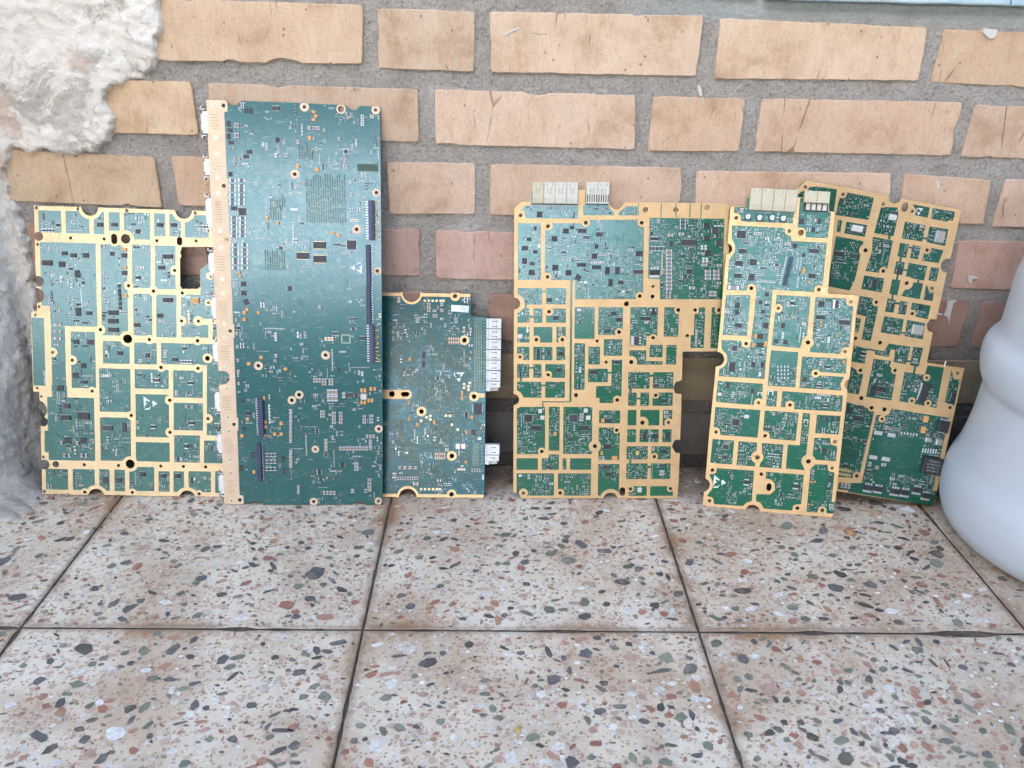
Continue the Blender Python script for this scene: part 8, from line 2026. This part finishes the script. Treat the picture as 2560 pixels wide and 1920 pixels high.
            for i in range(np_):
                py = y0 + (i + .5) * h / np_; sk = (py - cy) * .13
                for f in (-.18, .18): mb.box(cx + w * f + sk, py, w * .26, h / np_ * .55, .0002, .0058, M['hdr'], 0, .0005)
                mb.box(cx + sk, py, w * .16, h / np_ * .8, .0002, .0046, M['hdr']); mb.box(x0 + sk - w * .22, py, w * .30, .0009, .0001, .0008, M['sol'])
            mb.build("pin_header", root)
        elif k == 'fp':
            for i in range(11):
                f = -.42 + .084 * i
                for q in ((cx + w * f, y0 + h * .06, .0006, h * .12), (cx + w * f, y1 - h * .06, .0006, h * .12), (x0 + w * .06, cy + h * f, w * .12, .0006), (x1 - w * .06, cy + h * f, w * .12, .0006)): sub.box(*q, 0, .0002, M['viag'])
        elif k == 'pads':
            for i in range(5):
                for j in range(2): sub.box(x0 + (i + .5) * w / 5, y0 + (j + .5) * h / 2, w * .12, h * .36, 0, .0003, M['orange_pad'])
        elif k == 'tp': sub.box(cx, cy, w * .8, h * .8, 0, .00012, M['white']); sub.disc(cx, cy, w * .38, .0004, M['pad'], 8, .0002)
        elif k == 'label':
            mb = MB(); mb.box(cx, cy, w, h, .0001, .0006, M['white'], D2R(-3), .0002)
            for i, ln in enumerate(((.10, .16, .34, .12), (-.02, .03, .10, .30, .42, .05), (.02, .08, .14, .22), (.22, .10, .36, .12))):
                for q in range(0, len(ln), 2): mb.box(cx + w * (ln[q] + ln[q + 1] / 2 - .02), cy + h * (.28 - .19 * i) - w * .02, w * ln[q + 1], h * .08, .0006, .00064, M['grey_ink'], D2R(-3))
            mb.build("label", root)
        elif k in ('wblock', 'wblock2'):
            if not count.get(k): con = empty("connector"); con.parent = root; count[k] = con
            con = count[k]; mb = MB(); brk = ex[0]; hh = h * (.62 if brk else 1); yc = y1 - hh / 2
            mb.box(cx, yc, w, hh - .0002, -.0085, .0030, M['whiteplast'], 0, .0004, True)
            mb.box(x0 + w * .13, yc, .0004, hh * .92, .0030, .00306, M['line'])
            for i in ((0,) if brk else (0, 1)):
                py = y1 - h * (.27 + .5 * i); mb.box(cx + w * .06, py, w * .30, h * .045, .0030, .00306, M['slot']); mb.box(cx + w * .17, py, w * .10, h * .10, .0030, .00308, M['slot']); mb.box(cx - w * .08, py, w * .05, h * .10, .0030, .00308, M['slot'])
            if brk: mb.box(cx - w * .06, y0 + h * .2, w * .86, h * .36, -.0085, -.002, M['whiteplast'], D2R(4), .0004, True); mb.box(x0 + w * .16, y0 + h * .22, w * .30, h * .40, -.0085, .0026, M['whiteplast'], D2R(-8), .0004, True)
            mb.build("connector_block", con)
        elif k == 'cream':
            con = empty("connector"); con.parent = root; nb, txt, st = ex; zt = .0075
            for i in range(nb):
                mb = MB(); bx = x0 + (i + .5) * w / nb; bw = w / nb - .00025; mt = M['cream'] if st > 1 or (st == 0 and i in (0,)) else M['creamw']
                mb.box(bx, cy, bw, h, .0006, zt, mt, 0, .0005, True)
                for f in (-.22, .28): mb.box(bx + bw * f, y1 - h * .10, bw * .035, h * .11, zt, zt + .00006, M['line']); mb.box(bx + bw * (f - .06), y1 - h * .15, bw * .10, h * .02, zt, zt + .00006, M['line'])
                if st == 1:
                    for q in range(5): mb.box(bx + bw * (-.40 + .2 * q), y0 + h * .26, bw * .085, h * .34, zt - .001, zt + .00008, M['slot'])
                elif st in (0, 2):
                    for q in range(6): mb.box(bx + bw * (-.42 + .165 * q), y0 + h * .14, bw * .025, h * .24, zt, zt + .00006, M['line'])
                if txt: text_mesh(mb, txt.split()[0], bx + bw * .10, cy + h * .10, bw * .15, M['ink'] if st == 1 else M['line'], D2R(-90), zt + .0001, h * .22); text_mesh(mb, txt.split()[1], bx - bw * .16, cy + h * .08, bw * .15, M['ink'] if st == 1 else M['line'], D2R(-90), zt + .0001, h * .26)
                mb.build("connector_block", con)
            if d['name'] == 'D': sub.box(cx, y0 - .0004, w * 1.02, .0012, 0, .0010, M['dark'])
        elif k == 'tabs':
            mb = MB(); mb.box(cx, cy, w * 1.05, h, .0001, .0012, M['slot'])
            for i in range(4): mb.box(x0 + (i + .5) * w / 4, cy + h * .05, w * .19, h * .82, .0012, .0040, M['creamw'], 0, .0004)
            mb.build("connector_tabs", root)
        elif k == 'elcap':
            mb = MB(); r = w / 2; mb.box(cx + r * .1, cy - r * .15, w * 1.05, h * 1.0, .0001, .0010, M['chip'], 0, .0003); mb.disc(cx, cy, r * .92, .0062, M['whiteplast'], 18, .0054)
            pts = [(cx + r * .90 * math.cos(a), cy + r * .90 * math.sin(a), .00628) for a in [D2R(-60 + 12 * i) for i in range(9)]]; mb.poly(pts, M['slot']); text_mesh(mb, "33", cx - r * .1, cy + r * .1, r * .5, M['ink'], 0, .00632); mb.build("electrolytic_capacitor", root)
        elif k == 'block':
            mb = MB(); mb.box(cx, cy, w, h, .0004, ex[0] * .001 * .55, M['chip'], D2R(-2), .0006); zt = ex[0] * .00055 + .0001
            if ex[1]:
                for i, (s_, ww) in enumerate((('Coilcraft', .62), ('C1163-A', .62), ('CCI 0619', .66), ('CHINA', .56))): text_mesh(mb, s_, cx - w * .02, y0 + h * (.20 + .20 * i), h * .12, M['grey_ink'], D2R(178), zt, w * ww)
            else: mb.box(cx, cy, w * .72, h * 1.22, .0002, .0014, M['sol'], D2R(-2))
            mb.build("inductor", root)
        elif k == 'pin': mb = MB(); hz = w > h; mb.tube([(x0, cy, .001), (x1, cy, .001)] if hz else [(cx, y0, .001), (cx, y1, .001)], .0008, M['sol'], 8); mb.build("pin", root)
        if pr.v: pr.build("printed_text" if k == 'text' else "printed_mark", root)
    # stitching vias in the gold, scattered vias in the mask
    pit = sub_via; yy = Y0 * .001; r_ = 0
    while yy < (Y0 + H * g) * .001:
        xx = X0 * .001 + (pit / 2 if r_ % 2 else 0)
        while xx < (X0 + W * g) * .001:
            px, py = xx + rnd.uniform(-.0003, .0003), yy + rnd.uniform(-.0003, .0003)
            if allin(px, py, .0018, .0018, 2) and not used[rects(px, py, .001, .001)].any(): gd.disc(px, py, .00034 if d['name'] == 'A' else .00026, .00026, M['via'], 6)
            xx += pit
        yy += pit * .6; r_ += 1
    # routed tracks
    for _ in range(int(dens[1])):
        x, y = (X0 + rnd.random() * W * g) * .001, (Y0 + rnd.random() * H * g) * .001; a = rnd.choice((0, 1, 2, 3)) * 1.5708; wd = rnd.choice((.0003, .0004, .0006))
        k = rnd.choice((1, 1, 2, 3, 5)); segs = [(rnd.uniform(.003, .014), rnd.choice((0, .7854, -.7854, 1.5708))) for _ in range(rnd.randint(1, 4))]
        for q in range(k):
            px, py, aa = x - math.sin(a) * q * wd * 2.2, y + math.cos(a) * q * wd * 2.2, a
            for L, da in segs:
                nx_, ny_ = px + math.cos(aa) * L, py + math.sin(aa) * L
                if not all(allin(px + (nx_ - px) * f, py + (ny_ - py) * f, .0008, .0008, 1) for f in (0, .25, .5, .75, 1)): break
                sub.box((px + nx_) / 2, (py + ny_) / 2, L, wd, 0, .00008 + .00001 * rnd.random(), M[trace], aa); px, py, aa = nx_, ny_, aa + da
    for _ in range(int(dens[2])):
        px, py = (X0 + rnd.random() * W * g) * .001, (Y0 + rnd.random() * H * g) * .001; k = rnd.choice((1, 1, 2, 4))
        for q in range(k):
            if allin(px + q * .0016, py, .001, .001, 1): sub.disc(px + q * .0016, py, .00030, .00013, M['viag'], 6)
    # the crowd of small soldered parts
    fld = rng.random(2) * 50
    kinds = ((.0012, .0007), (.0016, .0009), (.0021, .0012), (.0028, .0016), (.0038, .0026))
    for _ in range(int(dens[0])):
        x, y = (X0 + rnd.random() * W * g) * .001, (Y0 + rnd.random() * H * g) * .001
        if noise.noise((x * 60 + fld[0], y * 60 + fld[1], 0)) < dens[3]: continue
        k = rnd.choices(range(5), (26, 32, 24, 12, 6))[0]; L, Wd = kinds[k]; ver = rnd.random() < .5; w, h = (Wd, L) if ver else (L, Wd)
        run = rnd.choice((1, 1, 2, 2, 3, 4, 6, 8)); dx, dy = ((w + .0007, 0) if ver else (0, h + .0007)) if rnd.random() < .8 else ((0, h + .0009) if ver else (w + .0009, 0)); kind = rnd.random()
        for q in range(run):
            px, py = x + dx * q, y + dy * q
            if not allin(px, py, w + .0006, h + .0006, 1) or used[rects(px, py, w, h, .0003)].any(): break
            used[rects(px, py, w, h, .0002)] = True; z1 = .0004 + .2 * Wd
            if kind < .20: small.box(px, py, w, h, .0001, z1 + .0004, M['chip'], 0, .0001); small.box(px, py, w * (1 if ver else 1.5), h * (1.5 if ver else 1), .00005, .0003, M['lead']); continue
            if kind < .26: small.box(px, py, w, h, .00005, .0002, M['sol']); continue
            bm = M['cap'] if kind < .42 else M['cap2'] if kind < .50 else M['res'] if kind < .97 else M['tan']
            if ver: small.box(px, py, w, h * .52, .0001, z1, bm); small.box(px, py + h * .39, w, h * .28, .0001, z1 + .00005, M['sol']); small.box(px, py - h * .39, w, h * .28, .0001, z1 + .00005, M['sol'])
            else: small.box(px, py, w * .52, h, .0001, z1, bm); small.box(px + w * .39, py, w * .28, h, .0001, z1 + .00005, M['sol']); small.box(px - w * .39, py, w * .28, h, .0001, z1 + .00005, M['sol'])
    sub.build("substrate", root); gd.build("gold_plating", root)
    so_ = small.build("small_components", root); so_["kind"] = "stuff"
    return root
BD = {b['name']: b for b in DATA['boards']}
GR = "circuit boards leaning against the brick wall"
circuit_board(BD['A'], "grey green board with bright gold compartments, standing in the left corner beside the cement", GR, 'maskA', 'goldA', 'traceA', (9000, 1000, 900, -.02), .0040)
circuit_board(BD['B'], "tallest teal board with a gold strip and white port connectors down its left edge", GR, 'maskB', 'goldB', 'traceB', (4200, 3000, 1200, .06), .0060)
circuit_board(BD['C'], "short teal board with white connector blocks down its right edge and gold trim", GR, 'maskC', 'gold', 'traceC', (2600, 1700, 1000, .05), .0050)
circuit_board(BD['D'], "wide gold framed board with two cream connectors on top, standing apart in the middle", GR, 'maskD', 'gold', 'trace', (26000, 1300, 1600, -.22), .0042)
circuit_board(BD['E'], "narrow gold framed board with cream connectors, leaning in front of the crooked board", GR, 'maskE', 'gold', 'trace', (22000, 1100, 1300, -.22), .0036)
circuit_board(BD['F'], "crooked gold framed board tilted to the right beside the white plastic container", GR, 'maskF', 'gold', 'trace', (20000, 1300, 1200, -.18), .0042)
# ------------------------------------------------------------------ the plastic container
def build_jug():
    m = mat('translucent_white_plastic', (.60, .66, .73), .38, 0, .5); t = m.node_tree; b = P(m); b.inputs["Subsurface Weight"].default_value = .25; b.inputs["Subsurface Radius"].default_value = (.02, .022, .026); b.inputs["Subsurface Scale"].default_value = .5
    co = obj_co(t); c = ramp(t, nz(t, co, 9, 5), [(.3, (.47, .495, .52)), (.7, (.53, .55, .57))])
    c = mix(t, ramp(t, vor(t, co, 55).outputs[0], [(.0, .6), (.05, .3), (.07, 0.0)]), c, (.25, .24, .23)); sx = N(t, "SeparateXYZ"); t.links.new(co, sx.inputs[0])
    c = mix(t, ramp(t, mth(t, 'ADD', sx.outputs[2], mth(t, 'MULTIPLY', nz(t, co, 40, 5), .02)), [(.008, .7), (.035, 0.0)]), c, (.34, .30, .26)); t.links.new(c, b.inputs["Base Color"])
    t.links.new(bump(t, nz(t, co, 28, 4), .0015, .5), b.inputs["Normal"])
    ctrl = [(0.0, .060), (.001, .128), (.004, .139), (.010, .1475), (.0237, .1535), (.0416, .156), (.055, .1555), (.0668, .1535), (.0876, .1465), (.12, .1415), (.145, .1400), (.157, .1397), (.162, .1405), (.167, .1430), (.174, .1460), (.187, .1485), (.198, .1483), (.2067, .1460), (.214, .1405), (.2213, .1375), (.245, .1365), (.2718, .1357), (.288, .133), (.32, .126), (.36, .110), (.39, .083), (.40, .050), (.402, .044), (.43, .043), (.432, .030), (.432, .001)]
    zs = [c_[0] for c_ in ctrl]; rs = [c_[1] for c_ in ctrl]; prof = []
    for i in range(len(ctrl) - 1):
        for q in range(5):
            f = q / 5; p0, p1, p2, p3 = ctrl[max(i - 1, 0)], ctrl[i], ctrl[i + 1], ctrl[min(i + 2, len(ctrl) - 1)]
            h = lambda a: .5 * (2 * p1[a] + (p2[a] - p0[a]) * f + (2 * p0[a] - 5 * p1[a] + 4 * p2[a] - p3[a]) * f * f + (3 * p1[a] - p0[a] - 3 * p2[a] + p3[a]) * f ** 3)
            prof.append((max(0, h(0)), max(.0005, h(1))))
    n = 96; b_ = MB(); V = [(r * math.cos(6.28319 * k / n), r * math.sin(6.28319 * k / n), z) for z, r in prof for k in range(n)]
    b_.faces(V, [(j * n + k, j * n + (k + 1) % n, (j + 1) * n + (k + 1) % n, (j + 1) * n + k) for j in range(len(prof) - 1) for k in range(n)] + [tuple(range(n))[::-1]], m)
    o = b_.build("plastic_container", None, True); o.location = (.752, -.162, .0006); tag(o, "large bluish white plastic container with rounded waist standing on the floor", "container")
build_jug()
# ------------------------------------------------------------------ bits lying on the floor
def build_bits():
    lf = mat('dry_leaf_brown', (.52, .27, .11), .7); tw = mat('dry_straw', (.46, .30, .17), .8); yl = mat('dry_yellow_petal', (.50, .38, .12), .7)
    for (q, lab_, cat, nm, m_) in DATA['bits']:
        b = MB(); p = [(q[i] / 1e4, q[i + 1] / 1e4) for i in range(0, len(q), 2)]; m_ = dict(leaf=lf, straw=tw, petal=yl)[m_]
        cx, cy = sum(a[0] for a in p) / len(p), sum(a[1] for a in p) / len(p); n = len(p)
        if nm == 'straw':
            b.tube([(a[0] - cx, a[1] - cy, .0016 + .0008 * (i % 2)) for i, a in enumerate(p)], .0010, m_, 6)
        else:
            top = [(a[0] - cx, a[1] - cy, .0012 + .0016 * (i % 2)) for i, a in enumerate(p)]
            b.faces(top + [(0, 0, .0032)], [(i, (i + 1) % n, n) for i in range(n)], m_); b.faces([(x, y, z - .0006) for x, y, z in top] + [(0, 0, .0024)], [((i + 1) % n, i, n) for i in range(n)], m_)
        o = b.build(nm); o.location = (cx, cy, 0); tag(o, lab_, cat)
build_bits()
def build_grit():
    gm = [mat('cement_crumb', (.42, .39, .35), .95), mat('brick_crumb', (.40, .25, .17), .95), mat('dark_grit', (.12, .10, .085), .95)]; b = MB(); rnd = random.Random(5)
    for _ in range(520):
        if rnd.random() < .45: x, y = -.40 + abs(rnd.gauss(0, .07)), -.03 - abs(rnd.gauss(0, .07))
        else: x, y = rnd.uniform(-.35, .66), -abs(rnd.gauss(0, .055)) - .004
        r = rnd.choice((.0006, .0008, .0010, .0014, .0022)); m = rnd.choices(gm, (5, 2, 3))[0]; P3 = []
        for k in range(6):
            d = Vector(((1, 0, 0), (0, 1, 0), (-1, 0, 0), (0, -1, 0), (0, 0, 1), (0, 0, -1))[k]) * r * rnd.uniform(.7, 1.3); P3.append((x + d.x, y + d.y, max(-.0002, r * .6 + d.z)))
        b.faces(P3, [(0, 1, 4), (1, 2, 4), (2, 3, 4), (3, 0, 4), (1, 0, 5), (2, 1, 5), (3, 2, 5), (0, 3, 5)], m)
    o = b.build("grit"); tag(o, "loose crumbs of cement and brick scattered along the foot of the wall", "grit", kind="stuff")
build_grit()
